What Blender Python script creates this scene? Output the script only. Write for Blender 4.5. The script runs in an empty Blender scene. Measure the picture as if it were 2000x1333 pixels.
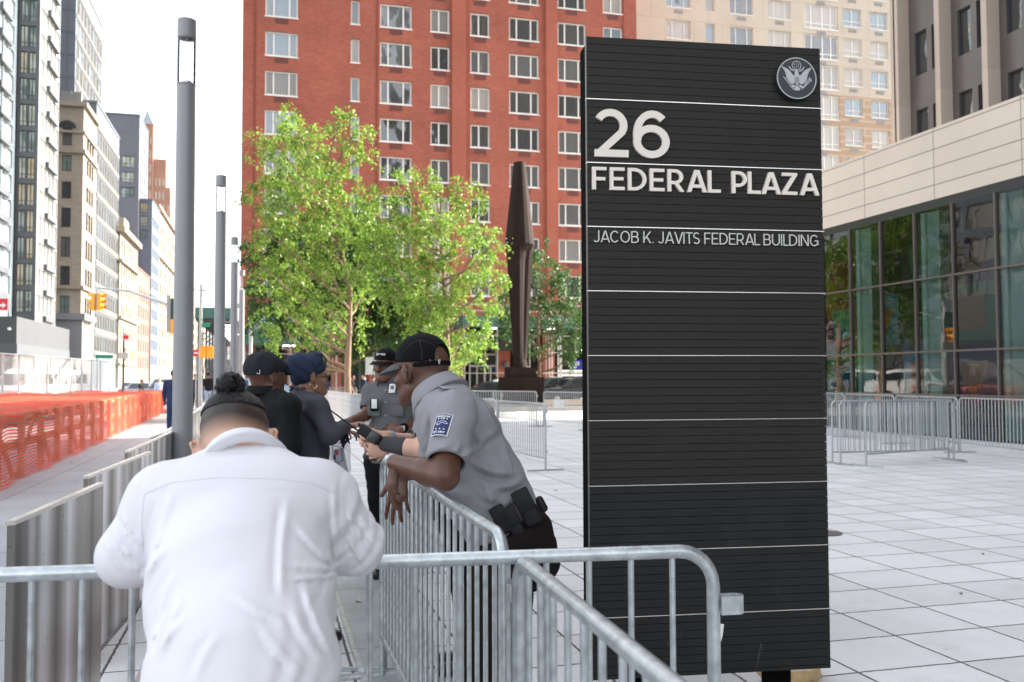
import bpy, bmesh, math, random
import numpy as np
from mathutils import Vector, Matrix, Euler
R=math.radians
random.seed(7); rng=np.random.RandomState(7)
scene=bpy.context.scene
COL=scene.collection
# ------------------------------------------------------------------ camera, sky, sun, exposure
YAW=-15.1; PITCH=2.36; ROLL=-0.2; FPX=1780.0; CAMH=1.5
cam_d=bpy.data.cameras.new('camera'); cam=bpy.data.objects.new('camera',cam_d); COL.objects.link(cam)
cam_d.sensor_width=36; cam_d.lens=36*FPX/2000; cam_d.clip_start=.05; cam_d.clip_end=3000
CM=Matrix.Rotation(R(YAW),4,'Z')@Matrix.Rotation(R(90+PITCH),4,'X')@Matrix.Rotation(R(ROLL),4,'Z')
cam.matrix_world=Matrix.Translation((0,0,CAMH))@CM
cam_d.dof.use_dof=True; cam_d.dof.focus_distance=3.5; cam_d.dof.aperture_fstop=5.0
scene.camera=cam
scene.render.resolution_x=1024; scene.render.resolution_y=682
SUN_EL=34.0; SUN_AZ=78.0      # azimuth clockwise from +Y (the street)
w=bpy.data.worlds.new('World'); scene.world=w; w.use_nodes=True
nt=w.node_tree; bg=nt.nodes['Background']; sky=nt.nodes.new('ShaderNodeTexSky')
sky.sky_type='NISHITA'; sky.sun_disc=False; sky.sun_elevation=R(SUN_EL); sky.sun_rotation=R(SUN_AZ)
sky.air_density=1.0; sky.dust_density=3.5; sky.ozone_density=1.0
hs=nt.nodes.new('ShaderNodeHueSaturation'); hs.inputs['Saturation'].default_value=.27; nt.links.new(sky.outputs[0],hs.inputs['Color']); nt.links.new(hs.outputs[0],bg.inputs[0]); bg.inputs[1].default_value=.15
sd=bpy.data.lights.new('sun','SUN'); sd.energy=3.4; sd.angle=R(.55); sd.color=(1,.9,.76)
sun=bpy.data.objects.new('sun',sd); COL.objects.link(sun)
sdir=Vector((math.sin(R(SUN_AZ))*math.cos(R(SUN_EL)),math.cos(R(SUN_AZ))*math.cos(R(SUN_EL)),math.sin(R(SUN_EL))))
sun.rotation_euler=sdir.to_track_quat('Z','Y').to_euler()
scene.view_settings.view_transform='Standard'; scene.view_settings.look='None'
scene.view_settings.gamma=1; scene.view_settings.exposure=2.25
# ------------------------------------------------------------------ pixel (2000x1333) to world helpers
CM3=CM.to_3x3(); CAMP=Vector((0,0,CAMH))
def ray(px,py): return CM3@Vector(((px-1000)/FPX,-(py-666.5)/FPX,-1.0))
FWH=Vector((-math.sin(R(YAW)),math.cos(R(YAW)),0))
def P(px,py,d):      # d = level distance ahead of the camera
    r=ray(px,py); return CAMP+r*(d/r.dot(FWH))
def G(px,py,z=0.0):
    r=ray(px,py); return CAMP+r*((z-CAMH)/r.z)
def onY(px,py,Y):
    r=ray(px,py); return CAMP+r*(Y/r.y)
def onX(px,py,X):
    r=ray(px,py); return CAMP+r*(X/r.x)
def PZ(px,z,d):   # at pixel column px, height z, depth d
    q=P(px,700,d); return Vector((q.x,q.y,z))
# ------------------------------------------------------------------ scene graph helpers
LOC={}
def tag(o,label=None,cat=None,group=None,kind=None):
    if label: o['label']=label
    if cat: o['category']=cat
    if group: o['group']=group
    if kind: o['kind']=kind
    return o
def thing(name,label,cat,loc=(0,0,0),group=None):
    o=bpy.data.objects.new(name,None); COL.objects.link(o); o.location=loc; o.empty_display_size=.2
    LOC[o.name]=Vector(loc)
    return tag(o,label,cat,group)
def link(name,me,parent=None,loc=None,rot=None):
    o=bpy.data.objects.new(name,me); COL.objects.link(o)
    if parent: o.parent=parent
    if loc is not None: o.location=loc
    if rot is not None: o.rotation_euler=rot
    LOC[o.name]=(LOC.get(parent.name,Vector()) if parent else Vector())+Vector(loc or (0,0,0))
    return o
def kids(o): return [c for c in bpy.data.objects if c.parent==o]
CH={}
def copy_tree(o,parent=None,depth=0):
    c=o.copy(); COL.objects.link(c)
    if parent: c.parent=parent
    for ch in list(o.children): copy_tree(ch,c,depth+1)
    return c
class MB:
    def __init__(s): s.v=[]; s.f=[]; s.m=[]; s.cm=0
    def quad(s,*p):
        n=len(s.v); s.v+= [tuple(q) for q in p]; s.f.append(tuple(range(n,n+len(p)))); s.m.append(s.cm)
    def raw(s,v,f):
        n=len(s.v); s.v+=[tuple(q) for q in v]
        for q in f: s.f.append(tuple(i+n for i in q)); s.m.append(s.cm)
    def box(s,x0,x1,y0,y1,z0,z1,M=None):
        v=[Vector((x,y,z)) for x in(x0,x1) for y in(y0,y1) for z in(z0,z1)]
        if M is not None: v=[M@q for q in v]
        s.raw(v,[(0,1,3,2),(4,6,7,5),(0,4,5,1),(2,3,7,6),(0,2,6,4),(1,5,7,3)])
    def bar(s,a,b,wd,hg,up=(0,0,1)):      # box beam from a to b
        a=Vector(a);b=Vector(b);d=(b-a); L=d.length; d.normalize(); up=Vector(up)
        x=d.cross(up); 
        if x.length<1e-4: x=d.cross(Vector((1,0,0)))
        x.normalize(); z=x.cross(d)
        M=Matrix((x,d,z)).transposed().to_4x4(); M.translation=a
        s.box(-wd/2,wd/2,0,L,-hg/2,hg/2,M)
    def tube(s,path,r,n=10,caps=True,closed=False):
        path=[Vector(p) for p in path]; rr=r if hasattr(r,'__len__') else [r]*len(path)
        N=len(path); base=len(s.v); prev=None
        for i,p in enumerate(path):
            a=path[i-1] if (i>0 or closed) else p; b=path[(i+1)%N] if (i<N-1 or closed) else p
            t=(b-a).normalized()
            if prev is None:
                u=t.cross(Vector((0,0,1)))
                if u.length<.05: u=t.cross(Vector((0,1,0)))
                u.normalize()
            else:
                u=(prev-t*prev.dot(t)).normalized()
            prev=u; v2=t.cross(u)
            for k in range(n):
                an=2*math.pi*k/n; s.v.append(tuple(p+(u*math.cos(an)+v2*math.sin(an))*rr[i]))
        M=N if closed else N-1
        for i in range(M):
            j=(i+1)%N
            for k in range(n):
                k2=(k+1)%n; s.f.append((base+i*n+k,base+i*n+k2,base+j*n+k2,base+j*n+k)); s.m.append(s.cm)
        if caps and not closed:
            s.f.append(tuple(base+k for k in range(n))[::-1]); s.m.append(s.cm)
            s.f.append(tuple(base+(N-1)*n+k for k in range(n))); s.m.append(s.cm)
    def lathe(s,prof,c=(0,0,0),n=20,sx=1,sy=1):
        base=len(s.v); c=Vector(c)
        for (r,z) in prof:
            for k in range(n):
                a=2*math.pi*k/n; s.v.append((c.x+r*math.cos(a)*sx,c.y+r*math.sin(a)*sy,c.z+z))
        for i in range(len(prof)-1):
            for k in range(n):
                k2=(k+1)%n; s.f.append((base+i*n+k,base+i*n+k2,base+(i+1)*n+k2,base+(i+1)*n+k)); s.m.append(s.cm)
    def prism(s,poly,d0,d1,M):            # 2D polygon (x,z) extruded in local y d0..d1
        n=len(poly); v=[M@Vector((x,d0,z)) for x,z in poly]+[M@Vector((x,d1,z)) for x,z in poly]
        f=[tuple(range(n)),tuple(range(2*n-1,n-1,-1))]+[(i,i+n,(i+1)%n+n,(i+1)%n) for i in range(n)]
        s.raw(v,f)
    def mesh(s,name,mats,off=None):
        me=bpy.data.meshes.new(name)
        v=np.array(s.v,dtype=float).reshape(-1,3)
        if off is not None: v=v-np.array(off)
        me.from_pydata(v.tolist(),[],s.f)
        for m in (mats if isinstance(mats,(list,tuple)) else [mats]): me.materials.append(m)
        if max(s.m,default=0)>0: me.polygons.foreach_set('material_index',s.m)
        return me
    def build(s,name,mats,parent=None,smooth=None,fix=True):
        me=s.mesh(name,mats,LOC.get(parent.name) if parent else None)
        if fix:
            bm=bmesh.new(); bm.from_mesh(me); bmesh.ops.recalc_face_normals(bm,faces=bm.faces); bm.to_mesh(me); bm.free()
        if smooth: shade(me,smooth)
        return link(name,me,parent)
def shade(me,ang=40):
    me.polygons.foreach_set('use_smooth',[True]*len(me.polygons))
    try: me.set_sharp_from_angle(angle=R(ang))
    except Exception: pass
# ------------------------------------------------------------------ materials
MATS={}
def mat(name,col,rough=.6,metal=0,var=.0,vs=5,bump=0,bs=40,spec=.5,coat=0,trans=0,emit=None,es=1,stretch=None,ior=None,sub=0,wear=0,wearc=None,ws=8):
    if name in MATS: return MATS[name]
    m=bpy.data.materials.new(name); m.use_nodes=True; t=m.node_tree; N=t.nodes; L=t.links; b=N['Principled BSDF']
    b.inputs['Base Color'].default_value=(*col,1); b.inputs['Roughness'].default_value=rough; b.inputs['Metallic'].default_value=metal
    b.inputs['Specular IOR Level'].default_value=spec; b.inputs['Coat Weight'].default_value=coat; b.inputs['Coat Roughness'].default_value=.1
    if ior: b.inputs['IOR'].default_value=ior
    if emit: b.inputs['Emission Color'].default_value=(*emit,1); b.inputs['Emission Strength'].default_value=es
    tc=N.new('ShaderNodeTexCoord'); src=tc.outputs['Object']
    if stretch:
        mp=N.new('ShaderNodeMapping'); mp.inputs['Scale'].default_value=stretch; L.new(src,mp.inputs[0]); src=mp.outputs[0]
    m['src']=1
    outc=None
    if var:
        n=N.new('ShaderNodeTexNoise'); n.inputs['Scale'].default_value=vs; n.inputs['Detail'].default_value=6; L.new(src,n.inputs[0])
        mr=N.new('ShaderNodeMapRange'); mr.inputs[1].default_value=.3; mr.inputs[2].default_value=.7; mr.inputs[3].default_value=1-var; mr.inputs[4].default_value=1+var; L.new(n.outputs[0],mr.inputs[0])
        mx=N.new('ShaderNodeMix'); mx.data_type='RGBA'; mx.blend_type='MULTIPLY'; mx.inputs[0].default_value=1; mx.inputs[6].default_value=(*col,1); L.new(mr.outputs[0],mx.inputs[7]); outc=mx.outputs[2]
        L.new(outc,b.inputs['Base Color'])
        mr2=N.new('ShaderNodeMapRange'); mr2.inputs[3].default_value=max(0,rough-.08); mr2.inputs[4].default_value=min(1,rough+.08); L.new(n.outputs[0],mr2.inputs[0]); L.new(mr2.outputs[0],b.inputs['Roughness'])
    if wear:
        n=N.new('ShaderNodeTexNoise'); n.inputs['Scale'].default_value=ws; n.inputs['Detail'].default_value=10; n.inputs['Roughness'].default_value=.7; L.new(src,n.inputs[0])
        mr=N.new('ShaderNodeMapRange'); mr.inputs[1].default_value=.6-.1*wear; mr.inputs[2].default_value=.72; mr.inputs[4].default_value=min(1,wear); L.new(n.outputs[0],mr.inputs[0])
        mx=N.new('ShaderNodeMix'); mx.data_type='RGBA'; L.new(mr.outputs[0],mx.inputs[0])
        if outc: L.new(outc,mx.inputs[6])
        else: mx.inputs[6].default_value=(*col,1)
        mx.inputs[7].default_value=(*(wearc or [c*.5 for c in col]),1); outc=mx.outputs[2]; L.new(outc,b.inputs['Base Color'])
    if bump:
        n=N.new('ShaderNodeTexNoise'); n.inputs['Scale'].default_value=bs; n.inputs['Detail'].default_value=4; L.new(src,n.inputs[0])
        bp=N.new('ShaderNodeBump'); bp.inputs['Strength'].default_value=bump; bp.inputs['Distance'].default_value=.01; L.new(n.outputs[0],bp.inputs['Height']); L.new(bp.outputs[0],b.inputs['Normal'])
    MATS[name]=m; return m
def nodes(m): return m.node_tree.nodes,m.node_tree.links,m.node_tree.nodes['Principled BSDF']
def facade_mat(name,col,mortar,bw=.4,bh=.13,mo=.02,var=.12,rough=.85,col2=None,stain=.12,axis='XZ',bump=.0):
    m=mat(name,col,rough,spec=.3); N,L,b=nodes(m)
    tc=N.new('ShaderNodeTexCoord'); sp=N.new('ShaderNodeSeparateXYZ'); L.new(tc.outputs['Object'],sp.inputs[0])
    ad=N.new('ShaderNodeMath'); ad.operation='ADD'; L.new(sp.outputs[0],ad.inputs[0]); L.new(sp.outputs[1],ad.inputs[1])
    cb=N.new('ShaderNodeCombineXYZ'); L.new(ad.outputs[0],cb.inputs[0]); L.new(sp.outputs[2],cb.inputs[1])
    br=N.new('ShaderNodeTexBrick'); br.inputs['Scale'].default_value=1; br.inputs['Brick Width'].default_value=bw; br.inputs['Row Height'].default_value=bh; br.inputs['Mortar Size'].default_value=mo; br.inputs['Mortar Smooth'].default_value=.3
    c2=col2 or [c*(1-var) for c in col]
    br.inputs['Color1'].default_value=(*col,1); br.inputs['Color2'].default_value=(*c2,1); br.inputs['Mortar'].default_value=(*mortar,1)
    L.new(cb.outputs[0],br.inputs[0])
    n=N.new('ShaderNodeTexNoise'); n.inputs['Scale'].default_value=.22; n.inputs['Detail'].default_value=8; n.inputs['Roughness'].default_value=.65; L.new(tc.outputs['Object'],n.inputs[0])
    mr=N.new('ShaderNodeMapRange'); mr.inputs[1].default_value=.3; mr.inputs[2].default_value=.7; mr.inputs[3].default_value=1-stain; mr.inputs[4].default_value=1+stain; L.new(n.outputs[0],mr.inputs[0])
    mx=N.new('ShaderNodeMix'); mx.data_type='RGBA'; mx.blend_type='MULTIPLY'; mx.inputs[0].default_value=1; L.new(br.outputs[0],mx.inputs[6]); L.new(mr.outputs[0],mx.inputs[7]); L.new(mx.outputs[2],b.inputs['Base Color'])
    return m
def glass_pane(name,tint=(.5,.6,.6),mixf=.5,rough=.02,wav=0):
    """see-through sheet glass: tinted transparency plus mirror reflection by angle"""
    m=bpy.data.materials.new(name); m.use_nodes=True; N=m.node_tree.nodes; L=m.node_tree.links; N.clear()
    o=N.new('ShaderNodeOutputMaterial'); tr=N.new('ShaderNodeBsdfTransparent'); gl=N.new('ShaderNodeBsdfGlossy'); mx=N.new('ShaderNodeMixShader'); fr=N.new('ShaderNodeFresnel')
    fr.inputs[0].default_value=mixf; tr.inputs[0].default_value=(*tint,1); gl.inputs['Roughness'].default_value=rough
    L.new(fr.outputs[0],mx.inputs[0]); L.new(tr.outputs[0],mx.inputs[1]); L.new(gl.outputs[0],mx.inputs[2]); L.new(mx.outputs[0],o.inputs[0])
    if wav:
        tc=N.new('ShaderNodeTexCoord'); n=N.new('ShaderNodeTexNoise'); n.inputs['Scale'].default_value=.9; L.new(tc.outputs['Object'],n.inputs[0])
        bp=N.new('ShaderNodeBump'); bp.inputs['Strength'].default_value=wav; bp.inputs['Distance'].default_value=.05; L.new(n.outputs[0],bp.inputs['Height']); L.new(bp.outputs[0],gl.inputs['Normal']); L.new(bp.outputs[0],fr.inputs['Normal'])
    MATS[name]=m; return m
def wavy(name,col,rough=.04,ior=1.9,wav=.25,sc=.8,metal=0):
    """window pane seen from outside: slightly buckled glass over a dim room"""
    m=mat(name,col,rough,metal=metal,ior=ior,spec=.6); N,L,b=nodes(m)
    tc=N.new('ShaderNodeTexCoord'); oi=N.new('ShaderNodeObjectInfo'); ad=N.new('ShaderNodeVectorMath'); ad.operation='ADD'; mu=N.new('ShaderNodeVectorMath'); mu.operation='SCALE'
    L.new(oi.outputs['Location'],mu.inputs[0]); mu.inputs['Scale'].default_value=1.37; L.new(tc.outputs['Object'],ad.inputs[0]); L.new(mu.outputs[0],ad.inputs[1])
    n=N.new('ShaderNodeTexNoise'); n.inputs['Scale'].default_value=sc; n.inputs['Detail'].default_value=1; L.new(ad.outputs[0],n.inputs[0])
    bp=N.new('ShaderNodeBump'); bp.inputs['Strength'].default_value=wav; bp.inputs['Distance'].default_value=.3; L.new(n.outputs[0],bp.inputs['Height']); L.new(bp.outputs[0],b.inputs['Normal'])
    wv=N.new('ShaderNodeTexWave'); wv.inputs['Scale'].default_value=1.6; wv.inputs['Distortion'].default_value=3; wv.inputs['Detail'].default_value=2; L.new(ad.outputs[0],wv.inputs[0])
    mx=N.new('ShaderNodeMix'); mx.data_type='RGBA'; L.new(wv.outputs[1],mx.inputs[0]); mx.inputs[6].default_value=(*[c*.85 for c in col],1); mx.inputs[7].default_value=(*[min(1,c*1.18) for c in col],1); L.new(mx.outputs[2],b.inputs['Base Color'])
    return m
# ------------------------------------------------------------------ ground
def paver_mat(name,base,joint,bw,bh,mo,offset=0,var=.06,speck=.25):
    m=mat(name,base,.75,spec=.35); N,L,b=nodes(m)
    tc=N.new('ShaderNodeTexCoord'); mp=N.new('ShaderNodeMapping'); mp.inputs['Location'].default_value=(.17,.07,0); L.new(tc.outputs['Object'],mp.inputs[0])
    nw=N.new('ShaderNodeTexNoise'); nw.inputs['Scale'].default_value=14; nw.inputs['Detail'].default_value=5; L.new(tc.outputs['Object'],nw.inputs[0])
    br=N.new('ShaderNodeTexBrick'); br.offset=offset; br.inputs['Scale'].default_value=1; br.inputs['Brick Width'].default_value=bw; br.inputs['Row Height'].default_value=bh; br.inputs['Mortar Size'].default_value=mo; br.inputs['Mortar Smooth'].default_value=.15
    br.inputs['Color1'].default_value=(*base,1); br.inputs['Color2'].default_value=(*[c*(1-var*1.6) for c in base],1); br.inputs['Mortar'].default_value=(*joint,1)
    vm=N.new('ShaderNodeVectorMath'); vm.operation='MULTIPLY_ADD'; vm.inputs[1].default_value=(.018,.018,0); L.new(nw.outputs[1],vm.inputs[0]); L.new(mp.outputs[0],vm.inputs[2]); L.new(vm.outputs[0],br.inputs[0])
    n=N.new('ShaderNodeTexNoise'); n.inputs['Scale'].default_value=.7; n.inputs['Detail'].default_value=9; n.inputs['Roughness'].default_value=.7; L.new(tc.outputs['Object'],n.inputs[0])
    mr=N.new('ShaderNodeMapRange'); mr.inputs[1].default_value=.3; mr.inputs[2].default_value=.7; mr.inputs[3].default_value=1-var*1.5; mr.inputs[4].default_value=1+var; L.new(n.outputs[0],mr.inputs[0])
    vo=N.new('ShaderNodeTexNoise'); vo.inputs['Scale'].default_value=160; vo.inputs['Detail'].default_value=2; L.new(tc.outputs['Object'],vo.inputs[0])
    m2=N.new('ShaderNodeMapRange'); m2.inputs[1].default_value=.35; m2.inputs[2].default_value=.68; m2.inputs[3].default_value=1-speck*.5; m2.inputs[4].default_value=1+speck*.5; L.new(vo.outputs[0],m2.inputs[0])
    mu=N.new('ShaderNodeMath'); mu.operation='MULTIPLY'; L.new(mr.outputs[0],mu.inputs[0]); L.new(m2.outputs[0],mu.inputs[1])
    mx=N.new('ShaderNodeMix'); mx.data_type='RGBA'; mx.blend_type='MULTIPLY'; mx.inputs[0].default_value=1; L.new(br.outputs[0],mx.inputs[6]); L.new(mu.outputs[0],mx.inputs[7]); L.new(mx.outputs[2],b.inputs['Base Color'])
    # dark gum and rust spots, scattered
    vz=N.new('ShaderNodeTexVoronoi'); vz.inputs['Scale'].default_value=2.3; L.new(tc.outputs['Object'],vz.inputs[0]); mz=N.new('ShaderNodeMapRange'); mz.inputs[1].default_value=.028; mz.inputs[2].default_value=.045; mz.inputs[3].default_value=.8; mz.inputs[4].default_value=1; L.new(vz.outputs['Distance'],mz.inputs[0])
    nb_=N.new('ShaderNodeTexNoise'); nb_.inputs['Scale'].default_value=3.1; nb_.inputs['Detail'].default_value=10; nb_.inputs['Roughness'].default_value=.75; L.new(tc.outputs['Object'],nb_.inputs[0]); mw=N.new('ShaderNodeMapRange'); mw.inputs[1].default_value=.56; mw.inputs[2].default_value=.75; mw.inputs[3].default_value=1; mw.inputs[4].default_value=.80; L.new(nb_.outputs[0],mw.inputs[0])
    mk=N.new('ShaderNodeMath'); mk.operation='MULTIPLY'; L.new(mz.outputs[0],mk.inputs[0]); L.new(mw.outputs[0],mk.inputs[1]); mq=N.new('ShaderNodeMix'); mq.data_type='RGBA'; mq.blend_type='MULTIPLY'; mq.inputs[0].default_value=1; L.new(mx.outputs[2],mq.inputs[6]); L.new(mk.outputs[0],mq.inputs[7]); L.new(mq.outputs[2],b.inputs['Base Color'])
    bp=N.new('ShaderNodeBump'); bp.inputs['Strength'].default_value=.5; bp.inputs['Distance'].default_value=.004; bp.invert=True; L.new(br.outputs['Fac'],bp.inputs['Height']); L.new(bp.outputs[0],b.inputs['Normal'])
    return m
M_asphalt=mat('asphalt',(.06,.06,.062),.9,var=.2,vs=1.2,bump=.3,bs=90)
M_plaza=paver_mat('plaza_paver',(.68,.675,.675),(.10,.095,.09),.62,.52,.0085,var=.09)
M_walk=paver_mat('sidewalk_concrete',(.36,.365,.38),(.18,.18,.18),3.0,1.5,.010,var=.08)
M_granite=paver_mat('pink_granite',(.44,.39,.375),(.22,.2,.19),1.2,.6,.006,offset=.5,speck=.5)
def sheet(name,x0,x1,y0,y1,z,m):
    b=MB(); b.quad((x0,y0,z),(x1,y0,z),(x1,y1,z),(x0,y1,z)); o=b.build(name,m); tag(o,kind='structure'); return o
sheet('ground',-900,900,-300,1500,-.15,M_asphalt)
def slab(name,x0,x1,y0,y1,z,m):
    b=MB(); b.box(x0,x1,y0,y1,-.15,z); o=b.build(name,m); tag(o,kind='structure'); return o
slab('plaza',-1.05,60,-6,56,0,M_plaza)
slab('sidewalk',-7.9,-1.06,-6,120,-.002,M_walk)
slab('sidewalk_far',-2,60,63,74.5,0,M_walk)
slab('sidewalk_opposite',-26,-20.5,-6,400,0,M_walk)
sheet('road',-20.5,-7.9,-40,600,-.146,M_asphalt)
sheet('cross_street',-7.9,60,56.3,62.8,-.142,M_asphalt)
# trench: granite strip with a ribbed metal plate in the paving beside the crowd barrier
ga=G(645,1290); gb=G(760,1290)
sheet('granite_strip',ga.x-.5,-.62,-3,50,.004,M_granite)
mh=G(1606,1042); t_=thing('manhole_cover','small round dark cover in the paving just right of the black sign','manhole cover',(mh.x,mh.y,0))
b=MB(); b.lathe([(.16,.001),(.16,.007),(.14,.009),(0,.009)],(mh.x,mh.y,0),24); b.build('lid',mat('cast_iron',(.09,.088,.085),.6,metal=.3,var=.2,vs=20),t_)
b=MB(); b.lathe([(.185,.001),(.185,.006),(.162,.006)],(mh.x,mh.y,0),24); b.build('rim',mat('cast_iron',(.09,.088,.085),.6),t_)
# ------------------------------------------------------------------ facades with real window openings
M_wframe=mat('window_frame_white',(.78,.75,.70),.45)
M_wdark=mat('window_frame_dark',(.035,.037,.04),.4,spec=.4)
M_grille=mat('dark_red_grille',(.16,.05,.04),.6)
M_grille2=mat('grey_grille',(.3,.29,.28),.6)
PANES=[wavy('pane_grey',(.10,.105,.105)),wavy('pane_dark',(.035,.04,.042)),wavy('pane_curtain',(.34,.32,.29),rough=.12,ior=1.6),wavy('pane_blue',(.17,.22,.25)),wavy('pane_pale',(.42,.39,.34),rough=.1,ior=1.6),wavy('pane_blind',(.22,.215,.2),rough=.15,ior=1.5,wav=.05,sc=2.5),wavy('pane_deep',(.05,.055,.055),wav=.5,sc=.5)]
PANE_GREEN=[wavy('pane_green',(.13,.19,.17),wav=.12),wavy('pane_greenlight',(.32,.35,.28),rough=.1),wavy('pane_warm',(.40,.33,.20),rough=.12)]
WM={}
def win_mesh(w,h,style):
    """style=(vertical panes, transom height or 0, bar width, material, sill)"""
    key=(round(w,2),round(h,2),style[0],style[1],style[2],style[3].name,style[4])
    if key in WM: return WM[key]
    n,tr,bw,m,sill=style; b=MB(); dp=.07
    def bx(x0,x1,z0,z1,y0=-.02,y1=dp): b.box(x0,x1,y0,y1,z0,z1)
    bx(0,w,0,bw); bx(0,w,h-bw,h); bx(0,bw,bw,h-bw); bx(w-bw,w,bw,h-bw)
    xs=[0]+list(np.cumsum(n) / sum(n)) if isinstance(n,tuple) else [i/n for i in range(n+1)]
    for i in range(1,len(xs)-1): bx(xs[i]*w-bw/2,xs[i]*w+bw/2,bw,h-bw,-.015,dp-.004)
    if tr:
        for t in (tr if isinstance(tr,tuple) else (tr,)): 
            for i in range(len(xs)-1): bx(xs[i]*w+(bw/2 if i else bw),xs[i+1]*w-(bw/2 if i<len(xs)-2 else bw),t*h-bw*.4,t*h+bw*.4,-.01,dp-.008)
    if sill: b.box(-.06,w+.06,-.2,0,-.09,-.003)
    me=b.mesh('window',m); 
    p=MB(); p.quad((bw*.5,.05,bw*.5),(w-bw*.5,.05,bw*.5),(w-bw*.5,.05,h-bw*.5),(bw*.5,.05,h-bw*.5))
    WM[key]=(me,p,{}); return WM[key]
def face_frame(o,n):
    o=Vector(o)
    if n=='-Y': return o,Vector((1,0,0)),Vector((0,-1,0)),0.0
    if n=='+X': return o,Vector((0,1,0)),Vector((1,0,0)),R(90)
    if n=='-X': return o,Vector((0,-1,0)),Vector((-1,0,0)),R(-90)
def facade(root,o,n,U,H,cols,m,rec=.16,panes=None,limit=100,name='wall',z0=0,grille=None,pick=None,sides=True):
    """cols: list of (u0,u1,[(za,zb),...],style).  wall mesh with openings; every window a part with its pane"""
    O,ud,nn,rz=face_frame(o,n); b=MB(); off=LOC[root.name]
    def pt(u,z,dp=0): return O+ud*u+Vector((0,0,z))-nn*dp
    def q(u0,u1,za,zb):
        if u1-u0>1e-4 and zb-za>1e-4: b.quad(pt(u0,za),pt(u1,za),pt(u1,zb),pt(u0,zb))
    cols=sorted(cols,key=lambda c:c[0]); u=0; wins=[]
    for (a,c,zs,st) in cols:
        q(u,a,z0,H); z=z0
        for (za,zb) in sorted(zs):
            q(a,c,z,za); z=zb
            b.quad(pt(a,za),pt(c,za),pt(c,za,rec),pt(a,za,rec)); b.quad(pt(a,zb,rec),pt(c,zb,rec),pt(c,zb),pt(a,zb))
            b.quad(pt(a,za,rec),pt(a,zb,rec),pt(a,zb),pt(a,za)); b.quad(pt(c,za),pt(c,zb),pt(c,zb,rec),pt(c,za,rec))
            wins.append((a,c,za,zb,st))
        q(a,c,z,H); u=c
    q(u,U,z0,H)
    b.build(name,m,root,fix=False)
    panes=panes or PANES
    cp=Vector((0,0,1.5)); wins.sort(key=lambda w_:-(w_[1]-w_[0])*(w_[3]-w_[2])/((pt(w_[0],w_[2])-cp).length**2))
    rest=MB(); restp=MB(); r2=random.Random(hash(root.name)%999 if False else len(root.name)*7+int(abs(O.x*3)))
    for i,(a,c,za,zb,st) in enumerate(wins):
        me,pmb,pc=win_mesh(c-a,zb-za,st); p0=pt(a,za,rec-.01)
        pm=pick(a,za) if pick else panes[int(r2.random()**1.3*len(panes))]
        if i<limit:
            o_=bpy.data.objects.new('window',me); COL.objects.link(o_); o_.parent=root; o_.location=p0-off; o_.rotation_euler=(0,0,rz)
            if pm.name not in pc: pc[pm.name]=pmb.mesh('pane',pm)
            p_=bpy.data.objects.new('pane',pc[pm.name]); COL.objects.link(p_); p_.parent=o_
        else:
            M=Matrix.Translation(p0)@Matrix.Rotation(rz,4,'Z')
            rest.raw([M@v.co for v in me.vertices],[tuple(p.vertices) for p in me.polygons])
            restp.raw([M@Vector(v) for v in pmb.v],pmb.f)
        if grille:
            gw,gh,gd,gm=grille; uc=(a+c)/2; g=MB()
            if (c-a)>1.1 and i<limit:
                x0=uc-gw/2; A=pt(x0,za-gd-gh,-.012); 
                key=('gr',gw,gh,gm.name)
                if key not in WM:
                    g.box(0,gw,0,.04,0,gh); 
                    for k in range(6): g.box(.03,gw-.03,-.012,-.002,.04+k*(gh-.06)/6,.04+k*(gh-.06)/6+.03)
                    WM[key]=g.mesh('vent_grille',gm)
                go=bpy.data.objects.new('vent_grille',WM[key]); COL.objects.link(go); go.parent=root; go.location=A-off; go.rotation_euler=(0,0,rz)
    if rest.v:
        tag(rest.build('window_band',[WM_any(wins[-1][4])],root,fix=False),kind='stuff'); tag(restp.build('pane_band',panes[0],root,fix=False),kind='stuff')
def WM_any(st): return st[3]
def shell(root,x0,x1,y0,y1,z0,z1,m,skip=(),name='wall',roof=None,rname='roof'):
    b=MB()
    if '-Y' not in skip: b.quad((x0,y0,z0),(x1,y0,z0),(x1,y0,z1),(x0,y0,z1))
    if '+X' not in skip: b.quad((x1,y0,z0),(x1,y1,z0),(x1,y1,z1),(x1,y0,z1))
    if '+Y' not in skip: b.quad((x1,y1,z0),(x0,y1,z0),(x0,y1,z1),(x1,y1,z1))
    if '-X' not in skip: b.quad((x0,y1,z0),(x0,y0,z0),(x0,y0,z1),(x0,y1,z1))
    b.build(name,m,root,fix=False)
    b=MB(); b.box(x0-.12,x1+.12,y0-.12,y1+.12,z1,z1+.35); b.build(rname,roof or m,root)
def part_box(root,name,m,*bx):
    b=MB()
    for q in bx: b.box(*q)
    return b.build(name,m,root)

# ---- red brick apartment block
YR=69.5
M_brick=facade_mat('red_brick',(.35,.115,.08),(.36,.10,.06),bw=.3,bh=.1,mo=.012,var=.14,col2=(.27,.082,.055),stain=.2)
M_brickp=facade_mat('red_brick_pier',(.38,.12,.08),(.36,.10,.06),bw=.3,bh=.1,mo=.012,var=.14,stain=.13)
xl=onY(470,500,YR).x; xr=onY(1243,60,YR).x
red=thing('apartment_building','red brick apartment block with white framed windows behind the trees','building',(xl,YR,0))
def col_px(pa,pb,py): 
    a=onY(pa,py,YR).x-xl; b=onY(pb,py,YR).x-xl; return a,b
rows=[]
for i in range(-3,8):
    zt=onY(773,9.5+74.3*i,YR).z; zb=onY(773,55+74.3*i,YR).z; rows.append((zb,zt))
s3=((1,1.85,1),0,.10,M_wframe,True); s2=((1,1.25),0,.10,M_wframe,True); s1=(1,0,.09,M_wframe,True)
cols=[]
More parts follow.
